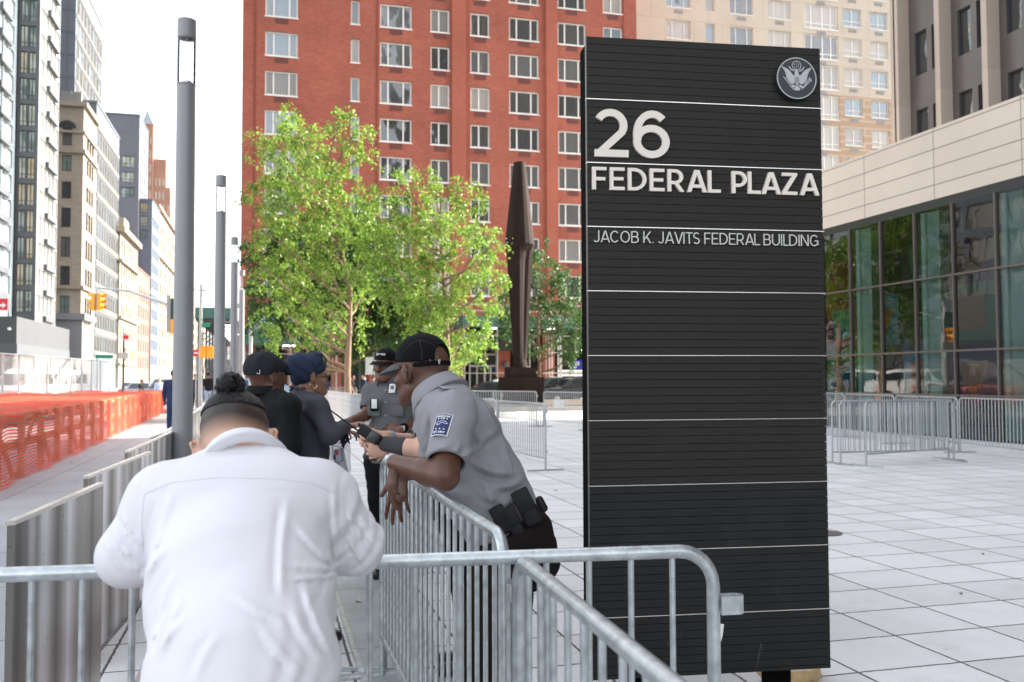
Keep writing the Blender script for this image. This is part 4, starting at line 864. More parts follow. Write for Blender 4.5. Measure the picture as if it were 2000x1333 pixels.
for s_,z in ((.13,NH-.1),(.13,.5),(NW-.13,NH-.1)):
    b=MB(); a=Vector((n0.x,n0.y,z))+nw*(s_+.07); b.bar(a,a+dn*Ln,.03,.12); b.build('rail',M_wood,net)
for k in range(9):
    a=Vector((n0.x,n0.y,.0))+dn*(Ln*(k+.5)/9); b=MB(); b.bar(a+Vector((0,0,NH-.12))+nw*.1,a+Vector((0,0,NH-.12))+nw*(NW-.1),.09,.09); b.build('cross_beam',M_wood,net)
# ------------------------------------------------------------------ chain link fence beyond
f0=P(-30,740,31); f1=P(213,740,47); df=Vector((f1.x-f0.x,f1.y-f0.y,0)); Lf=df.length; df.normalize()
M_chain=net_mat('chain_link',(.45,.46,.46),.07,.0085,.5)
M_film=mat('film',(.6,.62,.62),.4)
cf=thing('chain_link_fence','long grey chain link fence with thin posts beyond the orange netting','fence',(f0.x,f0.y,0)); FH=2.45
uvgrid('mesh_panel',Vector((f0.x,f0.y,.05)),df*Lf,Vector((0,0,FH-.1)),30,2,lambda u,v:Vector(),M_chain,cf)
for i in range(11):
    a=Vector((f0.x,f0.y,0))+df*(Lf*i/10); b=MB(); b.tube([a,a+Vector((0,0,FH))],.045,7); b.build('post',M_galv,cf,smooth=60)
b=MB(); a=Vector((f0.x,f0.y,FH)); b.tube([a,a+df*Lf],.035,7); b.build('top_rail',M_galv,cf,smooth=60)
# ------------------------------------------------------------------ rusty sculpture
sp_=P(1016,740,45); SX,SY=sp_.x,sp_.y; q=45/1780
def zz_(py): return P(1016,py,45).z
M_rust=mat('weathered_steel',(.020,.0115,.0095),.8,spec=.15,metal=.0,var=.3,vs=.9,bump=.4,bs=3,stretch=(3,3,.5))
t=thing('steel_sculpture','tall dark rusty blade shaped steel sculpture on a stepped pedestal','sculpture',(SX,SY,0))
prof=[(718,14.5,1.0,0),(704,13.0,.86,-1),(690,14,.72,-1),(660,15.5,.66,-1),(619,18,.62,-1),(560,21.5,.62,-1),(510,24.5,.64,0),(492,26.5,.75,0),(479,28.8,.92,1),(478,28.9,.95,1),(400,20.5,.94,.5),(318,11.3,.93,.2)]
b=MB(); n=16
for (py,r,kk,xo) in prof:
    for k in range(n):
        a=2*math.pi*k/n-R(15); m=k%4; f_=1 if m==0 else (kk*.93 if m==2 else (1+kk*.93)/2*.97)
        if kk>.9: f_=[1,.975,.96,.975][m]
        b.v.append((SX+math.cos(a)*r*q*f_*1.01,SY+math.sin(a)*r*q*f_*1.01,zz_(py)))
for i in range(len(prof)-1):
    for k in range(n): b.f.append((i*n+k,i*n+(k+1)%n,(i+1)*n+(k+1)%n,(i+1)*n+k)); b.m.append(0)
b.f.append(tuple(range((len(prof)-1)*n,len(prof)*n))); b.m.append(0); b.build('blade',M_rust,t)
b=MB(); b.box(SX-.64,SX+.64,SY-.64,SY+.64,zz_(737),zz_(718)); b.build('upper_block',M_rust,t)
b=MB(); b.box(SX-.9,SX+.95,SY-.9,SY+.9,0,zz_(737)-.002); b.build('pedestal',M_rust,t)
# ------------------------------------------------------------------ sidewalk sheds and scaffold before the red block
M_green=mat('shed_green',(.045,.13,.10),.55,var=.1,vs=2); M_scaf=mat('scaffold_steel',(.50,.47,.43),.4,metal=.4); M_deck=mat('shed_deck',(.05,.05,.05),.8)
def shed(label,x0,x1,y0,y1,z,fh,post=2.6,rail=True,postm=None):
    t=thing('sidewalk_shed',label,'sidewalk shed',((x0+x1)/2,y0,0))
    b=MB(); b.box(x0,x1,y0,y1,z-.15,z); b.build('deck',M_deck,t)
    b=MB(); b.box(x0-.06,x1+.06,y0-.06,y0,z-.3,z+fh); b.build('fascia',M_green,t)
    b=MB(); b.box(x0-.06,x0,y0,y1,z-.3,z+fh); b.build('side_fascia',M_green,t)
    n=max(1,int(round((x1-x0)/post)))
    for i in range(n+1):
        x=x0+.1+(x1-x0-.2)*i/n
        for y in (y0+.1,y1-.2): b=MB(); b.tube([(x,y,0),(x,y,z-.15)],.05,6); b.build('post',postm or M_scaf,t,smooth=60)
    for zz in (z-.9,1.9):
        b=MB(); b.tube([(x0+.1,y0+.1,zz),(x1-.1,y0+.1,zz)],.035,6); b.build('brace_tube',postm or M_scaf,t,smooth=60)
    if rail:
        for zz in (z+fh+.35,z+fh+.8): b=MB(); b.tube([(x0,y0,zz),(x1,y0,zz)],.03,5); b.build('rail',M_scaf,t)
        for i in range(n+1): x=x0+(x1-x0)*i/n; b=MB(); b.tube([(x,y0,z+fh),(x,y0,z+fh+.8)],.03,5); b.build('rail_post',M_scaf,t)
    for i in range(max(1,n//2)):
        x=x0+(x1-x0)*(i+.5)/max(1,n//2); b=MB(); b.box(x-.5,x+.5,(y0+y1)/2-.1,(y0+y1)/2+.1,z-.3,z-.22); b.build('tube_light',M_lit,t)
    return t
M_lit=mat('lit_tube',(.9,.9,.85),.5,emit=(1,.95,.85),es=3.0)
YS=65.2
xa=onY(905,650,YS).x; xb=onY(1160,650,YS).x; z=onY(1000,632,YS).z; shed('green sidewalk shed with white railing at the right of the red block',xa,xb,YS,YR-.1,z,.55)
xa2_=onY(474,650,YS).x; xb2=onY(660,650,YS).x; z=onY(520,666,YS).z; tl=shed('green sidewalk shed on the left front of the red block, behind the trees',xa2_,xb2,YS,YR-.1,z,.6,rail=False)
p0=onY(484,650,YS).x; b=MB(); b.box(p0,p0+6.5,YS+.3,YS+.35,z+.6,z+1.7); b.build('grey_panel',mat('grey_blue_panel',(.28,.33,.34),.6),tl)
xq=onY(300,650,62).x; sx0=onY(382,650,62).x; sx1=xl-.15
ts=thing('sidewalk_shed','long dark green sidewalk shed with rows of tube lights at the street end','sidewalk shed',(sx0,62,0))
zt_=onY(420,612,62).z; zb_=onY(420,622,62).z
b=MB(); b.box(sx0,sx1,62,110,zt_-.5,zt_); b.build('deck',M_deck,ts); b=MB(); b.box(sx0-.05,sx1,61.9,61.99,zt_-.35,zt_+.35); b.build('fascia',M_green,ts)
for i in range(12):
    y=62.4+i*4
    for x in (sx0+.15,sx1-.2):
        b=MB(); b.tube([(x,y,0),(x,y,zt_-.5)],.07,6); b.build('post',M_wdark,ts,smooth=60)
    b=MB(); b.bar((sx0+.15,y,zt_-1.6),(sx0+1.6,y,zt_-.5),.06,.06); b.build('diagonal',M_wdark,ts)
    if i<11:
        for x in (sx0+.15,): b=MB(); b.bar((x,y,1.2),(x,y+4,3.6),.05,.05); b.bar((x,y,3.6),(x,y+4,1.2),.05,.05) if False else None; b.build('cross_brace',M_wdark,ts)
        b=MB(); b.box((sx0+sx1)/2-.1,(sx0+sx1)/2+1.1,y+1,y+1.15,zt_-.75,zt_-.68); b.build('tube_light',M_lit,ts)
# scaffold tower at the right, in front of the garage door
scx=onY(1073,700,63.8).x; sc=thing('scaffold_tower','slim pale scaffold tower left of the blue parking sign','scaffold',(scx,63.8,0))
zt2=onY(1080,622,63.8).z
for i,px in enumerate((1073,1082,1090,1098)):
    x=onY(px,700,63.8).x; y=63.8 if i%2==0 else 64.3; b=MB(); b.tube([(x,y,0),(x,y,zt2)],.045,6); b.build('upright',M_scaf,sc,smooth=60)
x1_=onY(1098,700,63.8).x
for z in (.6,1.6,3.4,5.2): b=MB(); b.tube([(scx,63.8,z),(x1_,63.8,z)],.03,5); b.tube([(scx,64.3,z),(x1_,64.3,z)],.03,5) if False else None; b.build('ledger',M_scaf,sc,smooth=60)
g0=onY(1088,740,66.5).x; gd=thing('garage_door','white slatted garage front under the parking sign','garage front',(g0,66.5,0))
b=MB(); b.box(g0,g0+3.4,66.4,66.5,0,.9); b.build('base_panel',mat('tan_panel',(.35,.29,.24),.7),gd)
for i in range(4): b=MB(); z=1.02+.32*i; b.box(g0,g0+3.4,66.38,66.44,z,z+.17); b.build('slat',mat('white_slat',(.85,.83,.78),.5),gd)
# ------------------------------------------------------------------ signs, signals, poles
M_yel=mat('signal_yellow',(.85,.36,.02),.45); M_lens=mat('signal_lens',(.03,.02,.015),.3); M_dkg=mat('signal_green',(.02,.06,.045),.5); M_pg=mat('pole_galv',(.40,.42,.42),.45,metal=.5)
M_red=mat('sign_red',(.62,.02,.03),.5); M_whi=mat('sign_white',(.82,.82,.8),.5); M_sgr=mat('sign_green',(.0,.22,.13),.5); M_sgy=mat('sign_back_grey',(.42,.44,.45),.5); M_blu=mat('sign_blue',(.02,.05,.35),.5)
def Rz(p,ang): M=Matrix.Rotation(ang,4,'Z'); M.translation=p; return M
def signal(name,label,p,ang,col,h=1.05,parent=None,n=3,faces=(0,),wd=.34):
    """hanging signal head(s) centred at p"""
    t=thing(name,label,'traffic light',tuple(p)); 
    for f in faces:
        M=Rz(Vector(p),ang+f)
        b=MB(); b.box(-wd/2,wd/2,-.30,-.08,-h/2,h/2,M); hd=b.build('housing',col,t)
        for k in range(n):
            z=h/2-h*(k+.5)/n; b=MB()
            for j in range(10):
                a0=R(-20+220*j/10); a1=R(-20+220*(j+1)/10); r=wd*.42
                v=[(r*math.cos(a0),-.30,z+r*math.sin(a0)),(r*math.cos(a1),-.30,z+r*math.sin(a1)),(r*.95*math.cos(a1),-.52,z+.02+r*.95*math.sin(a1)),(r*.95*math.cos(a0),-.52,z+.02+r*.95*math.sin(a0))]
                b.raw([M@Vector(q) for q in v],[(0,1,2,3)])
            b.build('visor',col,hd,fix=False)
            b=MB(); b.prism([(wd*.36*math.cos(2*math.pi*i/14),z+wd*.36*math.sin(2*math.pi*i/14)) for i in range(14)],-.312,-.301,M); b.build('lens',M_lens,hd)
    M=Rz(Vector(p),ang); b=MB(); b.box(-.05,.05,-.08,.08,-h/2+.05,h/2+.15,M); b.build('bracket',M_pg,t)
    return t
p=P(190,590,55); signal('traffic_light','pair of yellow signal heads hanging back to back from the mast arm',p,R(70),M_yel,faces=(0,math.pi))
arm0=P(186,562,55.5); arm1=P(345,601,40); pole=P(346,700,40)
t=thing('signal_mast','grey signal pole behind the nearest lamp column with a long arm reaching left','signal pole',(arm1.x,arm1.y,0))
b=MB(); b.tube([(arm1.x,arm1.y,0),(arm1.x,arm1.y,arm1.z+1.0)],.11,10); b.build('pole',M_pg,t,smooth=60)
b=MB(); mid=arm0.lerp(arm1,.5)+Vector((0,0,.25)); b.tube([arm0,mid,arm1],[.05,.065,.09],8); b.build('arm',M_pg,t,smooth=60)
p=P(329,604,39.5); signal('traffic_light','dark green signal head seen edge-on beside the nearest lamp column',p,R(100),M_dkg,h=.9)
p=P(329,638,39.5); signal('traffic_light','amber signal head just below the dark green one',p,R(100),M_yel,h=.62,n=2)
pp=P(393,560,33); t=thing('utility_pole','thin grey utility pole with cross arm between the first two lamp columns','pole',(pp.x,pp.y,0))
b=MB(); b.tube([(pp.x,pp.y,0),(pp.x,pp.y,pp.z)],[.09,.05],8); b.build('shaft',M_pg,t,smooth=60)
b=MB(); b.tube([(pp.x-.32,pp.y,pp.z-.12),(pp.x+.3,pp.y,pp.z-.16)],.03,6); b.build('cross_arm',M_pg,t)
b=MB(); b.lathe([(0,.12),(.05,.08),(.06,0),(0,0)],(pp.x,pp.y,pp.z),8); b.build('finial',M_pg,t)
for px,lb in ((398,'left of two orange pedestrian signal boxes on the utility pole'),(411,'right of two orange pedestrian signal boxes, beside the second lamp column')):
    p=P(px,688,32.6); t=thing('pedestrian_signal',lb,'pedestrian signal',tuple(p)); M=Rz(p,R(-10)); b=MB(); b.box(-.105,.105,-.12,.1,-.21,.21,M); b.build('housing',M_yel,t); b=MB(); b.box(-.09,.09,-.2,-.12,.15,.19,M); b.build('hood',M_yel,t)
def flat_sign(name,label,px,py,d,w,h,m,ang=0,pole=True,pz=None,extra=None,cat='sign',pm=None,th=.02):
    p=P(px,py,d); t=thing(name,label,cat,(p.x,p.y,0)); M=Rz(p,ang-R(15)); b=MB()
    b.box(-w/2,w/2,-th,0,-h/2,h/2,M); f=b.build('plate',m,t)
    if pole: b=MB(); b.tube([(p.x,p.y+.06,0),(p.x,p.y+.06,(p.z+h/2+.05) if pz is None else pz)],.035,6); b.build('post',pm or M_pg,t,smooth=60)
    if extra: extra(M,f,t,w,h)
    return t
def rim(m):
    def fn(M,f,t,w,h):
        for q in ((-w/2,w/2,h/2-.03,h/2),(-w/2,w/2,-h/2,-h/2+.03),(-w/2,-w/2+.03,-h/2+.031,h/2-.031),(w/2-.03,w/2,-h/2+.031,h/2-.031)):
            b=MB(); b.box(q[0],q[1],-.024,-.0205,q[2],q[3],M); b.build('border',m,t)
    return fn
def arrow(M,f,t,w,h):
    rim(M_whi)(M,f,t,w,h); b=MB(); b.prism([(-w*.35,-.08),(w*.1,-.08),(w*.1,-.16),(w*.35,-.04),(w*.1,.08),(w*.1,.0),(-w*.35,.0)],-.0235,-.0205,M); b.build('arrow',M_whi,t)
flat_sign('street_sign','red sign with white border and arrow cut off by the left edge',2,595,36,.62,.52,M_red,pole=False,extra=arrow)
pe_=P(-22,595,36); o=[x for x in bpy.data.objects if x.get('label','').startswith('red sign with white border')][0]
b=MB(); b.tube([(P(-16,595,36).x,P(-16,595,36).y+.06,0),(P(-16,595,36).x,P(-16,595,36).y+.06,4.9)],.04,6); b.bar(P(-16,600,36)+Vector((0,.05,0)),P(2,600,36)+Vector((0,.03,0)),.03,.03); b.build('post',M_wdark,o)
flat_sign('street_sign','small red sign on a thin black post left of the nearest lamp column',246,659,42,.33,.26,M_red,pole=False,extra=rim(M_whi))
o=[x for x in bpy.data.objects if x.get('label','').startswith('small red sign on a thin black')][0]; q_=P(241.5,655,42); b=MB(); b.tube([(q_.x,q_.y+.05,0),(q_.x,q_.y+.05,q_.z+.1)],.05,6); b.build('post',M_wdark,o)
flat_sign('street_sign','grey back of a sign on the thin black post',241,695,41.8,.42,.28,M_sgy,pole=False)
flat_sign('street_name_sign','green street name sign above the chain link fence',204,697,46,.85,.16,M_sgr,ang=R(5),pole=False)
o=[x for x in bpy.data.objects if x.get('label','').startswith('green street name sign above')][0]; q_=P(190,697,46); b=MB(); b.tube([(q_.x,q_.y+.05,0),(q_.x,q_.y+.05,q_.z+.1)],.045,6); b.build('post',M_pg,o)
flat_sign('street_name_sign','green street name sign on the utility pole left of the second lamp column',403,635,32.8,.30,.16,M_sgr,pole=False)
flat_sign('traffic_sign','small red and white sign right of the nearest lamp column',383,690,43,.26,.3,M_red,extra=lambda M,f,t,w,h:(lambda b:(b.box(-.09,.09,-.024,-.0205,-.03,.03,M),b.build('bar',M_whi,t)))(MB()))
tsg=thing('sign_pair','two pale sign backs on one dark post left of the far guard','sign',(P(729,720,40).x,P(729,720,40).y,0))
for px in (721,737): p=P(px,715,40); b=MB(); b.box(-.16,.16,-.02,0,-.38,.38,Rz(p,R(-15))); b.build('plate',M_sgy,tsg)
p=P(729,700,40); b=MB(); b.tube([(p.x,p.y+.05,0),(p.x,p.y+.05,p.z+.25)],.04,6); b.build('post',M_wdark,tsg)
def pee(M,f,t,w,h):
    b=MB(); b.box(-.13,-.06,-.028,-.0205,-.2,.2,M); b.build('letter_stem',M_whi,t)
    b=MB(); b.box(-.059,.05,-.0285,-.0205,.14,.2,M); b.box(-.059,.05,-.0285,-.0205,-.04,.02,M); b.box(.051,.11,-.0285,-.0205,-.02,.18,M); b.build('letter_bowl',M_whi,t)
flat_sign('parking_sign','blue square parking sign with white letter P at the garage',1128,713,61,.6,.62,M_blu,pole=False,extra=pee,cat='parking sign')
o=[x for x in bpy.data.objects if x.get('label','').startswith('blue square parking')][0]; p=P(1128,700,61); b=MB(); b.box(p.x-.03,p.x+.03,p.y+.01,p.y+4.2,p.z+.15,p.z+.2); b.build('bracket',M_wdark,o)
# ------------------------------------------------------------------ vehicles
M_tyre=mat('tyre',(.02,.02,.02),.8); M_cglass=mat('car_glass',(.02,.028,.03),.06,spec=.7); M_hub=mat('hub',(.4,.4,.4),.35,metal=.8); M_tail=mat('tail_lamp',(.5,.02,.02),.3); M_head=mat('head_lamp',(.7,.7,.68),.15)
def car(name,label,col,pos,ang,kind='suv',cat='car'):
    x,y=pos; M=Matrix.Translation((x,y,-.145))@Matrix.Rotation(ang,4,'Z'); t=thing(name,label,cat,(x,y,-.145))
    pt=mat('car_paint_%s_%s'%(kind,'%.2f%.2f%.2f'%col),col,.3,spec=.5,coat=.6)
    if kind=='van': L,W,H=5.6,1.95,2.25; body=[(0,.45),(0,1.15),(.25,1.3),(5.55,1.3),(5.6,.45)]; cab=[(.5,1.29),(1.35,2.05),(1.8,2.25),(5.5,2.25),(5.56,1.29)]; wins=[(.95,1.75,1.36,2.0),(1.9,3.4,1.4,2.0),(3.5,5.0,1.4,2.0)]; ws=(1.0,4.5)
    elif kind=='sedan': L,W,H=4.7,1.82,1.45; body=[(0,.4),(.02,.75),(.5,.88),(1.2,.95),(3.9,.98),(4.62,.92),(4.7,.4)]; cab=[(1.2,.94),(2.0,1.4),(2.3,1.45),(3.2,1.44),(4.05,.97)]; wins=[(1.62,2.55,1.0,1.36),(2.62,3.55,1.0,1.36)]; ws=(.9,3.75)
    else: L,W,H=4.7,1.88,1.72; body=[(0,.42),(.02,.85),(.4,1.0),(1.2,1.06),(4.6,1.1),(4.7,.42)]; cab=[(1.15,1.05),(1.95,1.62),(2.3,1.72),(4.1,1.70),(4.55,1.09)]; wins=[(1.7,2.6,1.12,1.6),(2.68,3.55,1.12,1.6),(3.63,4.2,1.14,1.58)]; ws=(.9,3.75)
    def ext(poly,hw,tap=0,m=pt,nm='body',par=t):
        b=MB(); n=len(poly); z0=min(p[1] for p in poly); z1=max(p[1] for p in poly)
        rings=[]
        for s_,ins in ((-1,0),(-1,.08),(1,.08),(1,0)):
            hwz=lambda z: hw-tap*((z-z0)/(z1-z0+1e-6))
            k=(hw if ins else hw-.07)
            cxm=sum(p[0] for p in poly)/n; czm=sum(p[1] for p in poly)/n
            rings.append([(p[0]+(0 if ins else (cxm-p[0])*.02),s_*((k if ins==0 else k-.0)-(tap*((p[1]-z0)/(z1-z0+1e-6)))) if ins==0 else s_*(hw-.0-tap*((p[1]-z0)/(z1-z0+1e-6))-.0)*.995,p[1]+(0 if ins else (czm-p[1])*.06)) for p in poly])
        o1=[(x_,-abs(y_),z_) for x_,y_,z_ in rings[0]]; 
        r0=[(p[0]+(cxm-p[0])*.03,-(hw-tap*((p[1]-z0)/(z1-z0+1e-6))),p[1]+(czm-p[1])*.08) for p in poly]; r1=[(p[0],-(hw-.09-tap*((p[1]-z0)/(z1-z0+1e-6))),p[1]) for p in poly]
        R4=[r0,r1,[(a,-b_,c) for a,b_,c in r1],[(a,-b_,c) for a,b_,c in r0]]
        vs=[M@Vector(q) for rg in R4 for q in rg]; f=[tuple(range(n)),tuple(range(3*n,4*n))[::-1]]
        for i in range(3):
            for j in range(n): f.append((i*n+j,i*n+(j+1)%n,(i+1)*n+(j+1)%n,(i+1)*n+j))
        b.raw(vs,f); return b.build(nm,m,par,smooth=35)
    bd=ext(body,W/2,.03); ext(cab,W/2-.07,.13,nm='cabin')
    z0=cab[0][1]; z1=max(p[1] for p in cab)
    for s_ in (-1,1):
        for (a,c,za,zb) in wins:
            ya=(W/2-.07)-.13*((za-z0)/(z1-z0)); yb=(W/2-.07)-.13*((zb-z0)/(z1-z0)); b=MB(); sk=.22 if a==wins[0][0] else 0
            e=.012; v=[(a,s_*(ya+e),za),(c,s_*(ya+e),za),(c,s_*(yb+e),zb),(a+sk+.25*(a==wins[0][0]),s_*(yb+e),zb)]; b.raw([M@Vector(q) for q in v],[(0,1,2,3)]); b.build('side_window',M_cglass,t,fix=False)
        for wx in ws:
            b=MB(); 
            b.tube([M@Vector((wx,s_*(W/2-.22),.34)),M@Vector((wx,s_*(W/2+.005),.34))],.34,18); wh=b.build('wheel',M_tyre,t,smooth=50); b=MB(); b.tube([M@Vector((wx,s_*(W/2-.02),.34)),M@Vector((wx,s_*(W/2+.015),.34))],.2,12); b.build('rim',M_hub,wh,smooth=50)
        b=MB(); b.box(-.02,.06,s_*W/2*.62-.16,s_*W/2*.62+.16,.66,.82,M); b.build('headlight',M_head,t); b=MB(); b.box(L-.06,L+.015,s_*W/2*.78-.1,s_*W/2*.78+.1,.72,1.0,M); b.build('tail_light',M_tail,t)
        b=MB(); b.box(wins[0][0]+.15,wins[0][0]+.33,s_*(W/2+.02)-.09,s_*(W/2+.02)+.09,z0+.02,z0+.16,M); b.build('mirror',pt,t)
    p0,p1=cab[0],cab[1]
    for (pa,pb,nm) in ((cab[0],cab[1],'windscreen'),(cab[-1],cab[-2],'rear_window')):
        hw=W/2-.2; dx=-.012 if nm=='windscreen' else .012; a=.12; za=pa[1]+(pb[1]-pa[1])*a; xa=pa[0]+(pb[0]-pa[0])*a; c=.93; zb=pa[1]+(pb[1]-pa[1])*c; xb=pa[0]+(pb[0]-pa[0])*c
        b=MB(); b.raw([M@Vector(q) for q in [(xa+dx,-hw,za+.012),(xa+dx,hw,za+.012),(xb+dx,hw-.1,zb+.012),(xb+dx,-hw+.1,zb+.012)]],[(0,1,2,3)]); b.build(nm,M_cglass,t,fix=False)
    return t
def gpt(px,d): q=PZ(px,0,d); return (q.x,q.y)
car('parked_car','light blue car behind the flat cap and headwrap',(.10,.22,.42),gpt(610,54),R(180)+0,'suv')
car('parked_car','darker blue car just left of the light blue one, beside the lamp column',(.03,.07,.16),gpt(548,57.5),R(180),'suv')
car('parked_car','dark sport utility car with red tail light right of the sculpture pedestal',(.03,.035,.04),gpt(1053,58),R(0),'suv')
car('parked_car','dark car roof showing left of the glass entrance, behind the cap',(.02,.025,.03),gpt(885,59.5),R(0),'sedan')
car('parked_car','second dark car between the sculpture pedestal and the first one',(.05,.06,.065),gpt(1010,60.5),R(0),'suv')
car('parked_car','white van parked behind the chain link fence, left edge',(.72,.73,.74),gpt(8,47),R(75),'van','van')
car('parked_car','white minivan behind the chain link fence, right of the first van',(.62,.64,.66),gpt(62,52),R(75),'van','van')
car('parked_car','pale car beyond the end of the orange netting',(.5,.55,.6),gpt(262,66),R(85),'sedan')
car('parked_car','dark wagon with roof rack beside the nearest lamp column',(.05,.055,.06),gpt(312,60),R(85),'suv')
car('parked_car','silver car further up the street, behind the street sign post',(.45,.47,.48),gpt(250,90),R(88),'sedan')
# orange construction drums and cones behind the chain link
M_or=mat('drum_orange',(.85,.22,.03),.5)
for i,(px,d,lb) in enumerate([(116,49,'orange and white traffic drum behind the fence, left one'),(158,52,'orange and white traffic drum behind the fence, middle one'),(193,56,'orange and white traffic drum behind the fence, right one')]):
    x,y=gpt(px,d); t=thing('traffic_drum',lb,'traffic drum',(x,y,-.145),'orange drums behind the fence'); b=MB(); b.lathe([(.3,0),(.28,.1),(.27,.4),(.25,.75),(.2,.98),(.1,1.0),(0,1.0)],(x,y,-.145),12); b.build('body',M_or,t,smooth=50)
    for z in (.35,.65): b=MB(); b.lathe([(.285-z*.02,z),(.28-z*.02,z+.12)],(x,y,-.145),12); b.build('band',M_whi,t,smooth=50)
# planter beds with low plants behind the back row
M_soil=mat('soil',(.07,.05,.035),.9,var=.2); 
pb=thing('planter_bed','low planting bed with grass behind the back row of barriers','planter',(onY(1100,800,50).x,50,0))
b=MB(); xa=onY(640,800,50).x; xb=onY(1300,800,50).x; b.box(xa,xb,40,52,.0,.22); b.build('kerb',mat('granite_kerb',(.35,.33,.31),.7,var=.1),pb)
b=MB(); b.box(xa+.2,xb-.2,40.2,51.8,.221,.26); b.build('soil_top',M_soil,pb)
# ------------------------------------------------------------------ trees
def leaf_mat(name,c1,c2,tr=.45):
    m=bpy.data.materials.new(name); m.use_nodes=True; N=m.node_tree.nodes; L=m.node_tree.links; b=N['Principled BSDF']; o=[n for n in N if n.type=='OUTPUT_MATERIAL'][0]
    ge=N.new('ShaderNodeNewGeometry'); mx=N.new('ShaderNodeMix'); mx.data_type='RGBA'; L.new(ge.outputs['Random Per Island'],mx.inputs[0]); mx.inputs[6].default_value=(*c1,1); mx.inputs[7].default_value=(*c2,1)
    L.new(mx.outputs[2],b.inputs['Base Color']); b.inputs['Roughness'].default_value=.45; b.inputs['Specular IOR Level'].default_value=.4
    t=N.new('ShaderNodeBsdfTranslucent'); L.new(mx.outputs[2],t.inputs[0]); ms=N.new('ShaderNodeMixShader'); ms.inputs[0].default_value=tr; L.new(b.outputs[0],ms.inputs[1]); L.new(t.outputs[0],ms.inputs[2]); L.new(ms.outputs[0],o.inputs[0]); return m
LM1=leaf_mat('leaf_bright',(.07,.17,.022),(.30,.43,.07)); LM2=leaf_mat('leaf_dark',(.035,.09,.025),(.07,.15,.035),.35)  # second set is darker: shade on the trees behind put into leaf colour
M_bark=mat('bark',(.20,.13,.085),.85,var=.25,vs=6,bump=.5,bs=20,stretch=(3,3,.6))
def tree(label,px,d,clumps,lm,leaf=.13,dens=1.0,tr=.16,seed=1,zsplit=2.5,extra_trunk=None,off_n=0):
    rs=np.random.RandomState(seed); base=PZ(px,0,d); t=thing('tree',label,'tree',(base.x,base.y,0))
    cs=[]; 
    for (cx,cy,r) in clumps:
        dd=d+rs.uniform(-1,1)*2.2; c=P(cx,cy,dd); cs.append((np.array(c),r*dd/FPX))
    b=MB(); top=max(c[0][2] for c in cs); bx,by=base.x,base.y
    lead=[Vector((bx,by,-.05)),Vector((bx,by,.3))]; n=7; hx=max(cs,key=lambda c:c[0][2])[0]
    rr=[tr*1.35,tr*1.05]
    for i in range(1,n+1):
        f=i/n; z=top*f*.97; wob=.12*math.sin(i*1.7+seed); lead.append(Vector((bx+(hx[0]-bx)*max(0,f-.45)**1.3*1.6+wob*.5,by+(hx[1]-by)*max(0,f-.45)*.8+wob*.3,z))); rr.append(tr*(1-f*.85))
    b.tube(lead,rr,9); b.build('trunk',M_bark,t,smooth=70)
    b=MB()
    for (c,r) in cs:
        z=max(1.8,min(c[2]-r*1.1-abs(c[0]-bx)*.5,top*.8)); f=z/(top*.97); k=min(n,max(0,int(f*n))); st=lead[k+1].lerp(lead[min(k+2,len(lead)-1)],min(1,max(0,f*n-k)))
        cv=Vector(c); m1=st.lerp(cv,.45)+Vector((0,0,-.1*(cv-st).length)); b.tube([st,m1,cv],[tr*.38,tr*.24,tr*.1],6,caps=False)
        for q in range(5):
            v=rs.normal(size=3); v/=np.linalg.norm(v); v[2]=abs(v[2])*.6; e=cv+Vector(v)*r*.8; b.tube([m1.lerp(cv,.3+.14*q),e],[tr*.14,tr*.04],4,caps=False)
    b.build('branches',M_bark,t,smooth=70)
    V=[];
    for (c,r) in cs:
        nsp=int(max(7,36*(r/1.0)**2*dens))
        dirs=rs.normal(size=(nsp,3)); dirs/=np.linalg.norm(dirs,axis=1)[:,None]; rad=rs.uniform(.1,1.15,nsp)**.4
        sp=c+dirs*(rad*r)[:,None]*np.array([1.08,1.08,.86])
        for s_ in range(nsp):
            nl=int(rs.randint(26,60)); ax=dirs[s_]*.7+rs.normal(size=3)*.5+np.array([0,0,.15]); ax/=np.linalg.norm(ax); ln=rs.uniform(.35,.8)
            tt=rs.uniform(0,1,nl)[:,None]; pts=sp[s_]+ax*tt*ln+rs.normal(size=(nl,3))*.085; pts[:,2]-=tt[:,0]**2*ln*.35
            V.append(pts)
    C=np.concatenate(V); N_=len(C); 
    u=rs.normal(size=(N_,3)); u/=np.linalg.norm(u,axis=1)[:,None]; u[:,2]-=.35; w_=np.cross(u,rs.normal(size=(N_,3))); w_/=np.linalg.norm(w_,axis=1)[:,None]; s=(leaf*rs.uniform(.6,1.25,N_))[:,None]
    nrm=np.cross(u,w_); p0=C; p1=C+u*s*.5+w_*s*.3+nrm*s*.06; p2=C+u*s*1.05-nrm*s*.1; p3=C+u*s*.5-w_*s*.3+nrm*s*.06
    vv=np.stack([p0,p1,p2,p3],1).reshape(-1,3)-np.array([bx,by,0]); me=bpy.data.meshes.new('crown'); me.vertices.add(N_*4); me.vertices.foreach_set('co',vv.ravel()); me.loops.add(N_*4); me.loops.foreach_set('vertex_index',np.arange(N_*4)); me.polygons.add(N_); me.polygons.foreach_set('loop_start',np.arange(0,N_*4,4)); me.polygons.foreach_set('loop_total',np.full(N_,4)); me.update(); me.materials.append(lm)
    link('crown',me,t); return N_
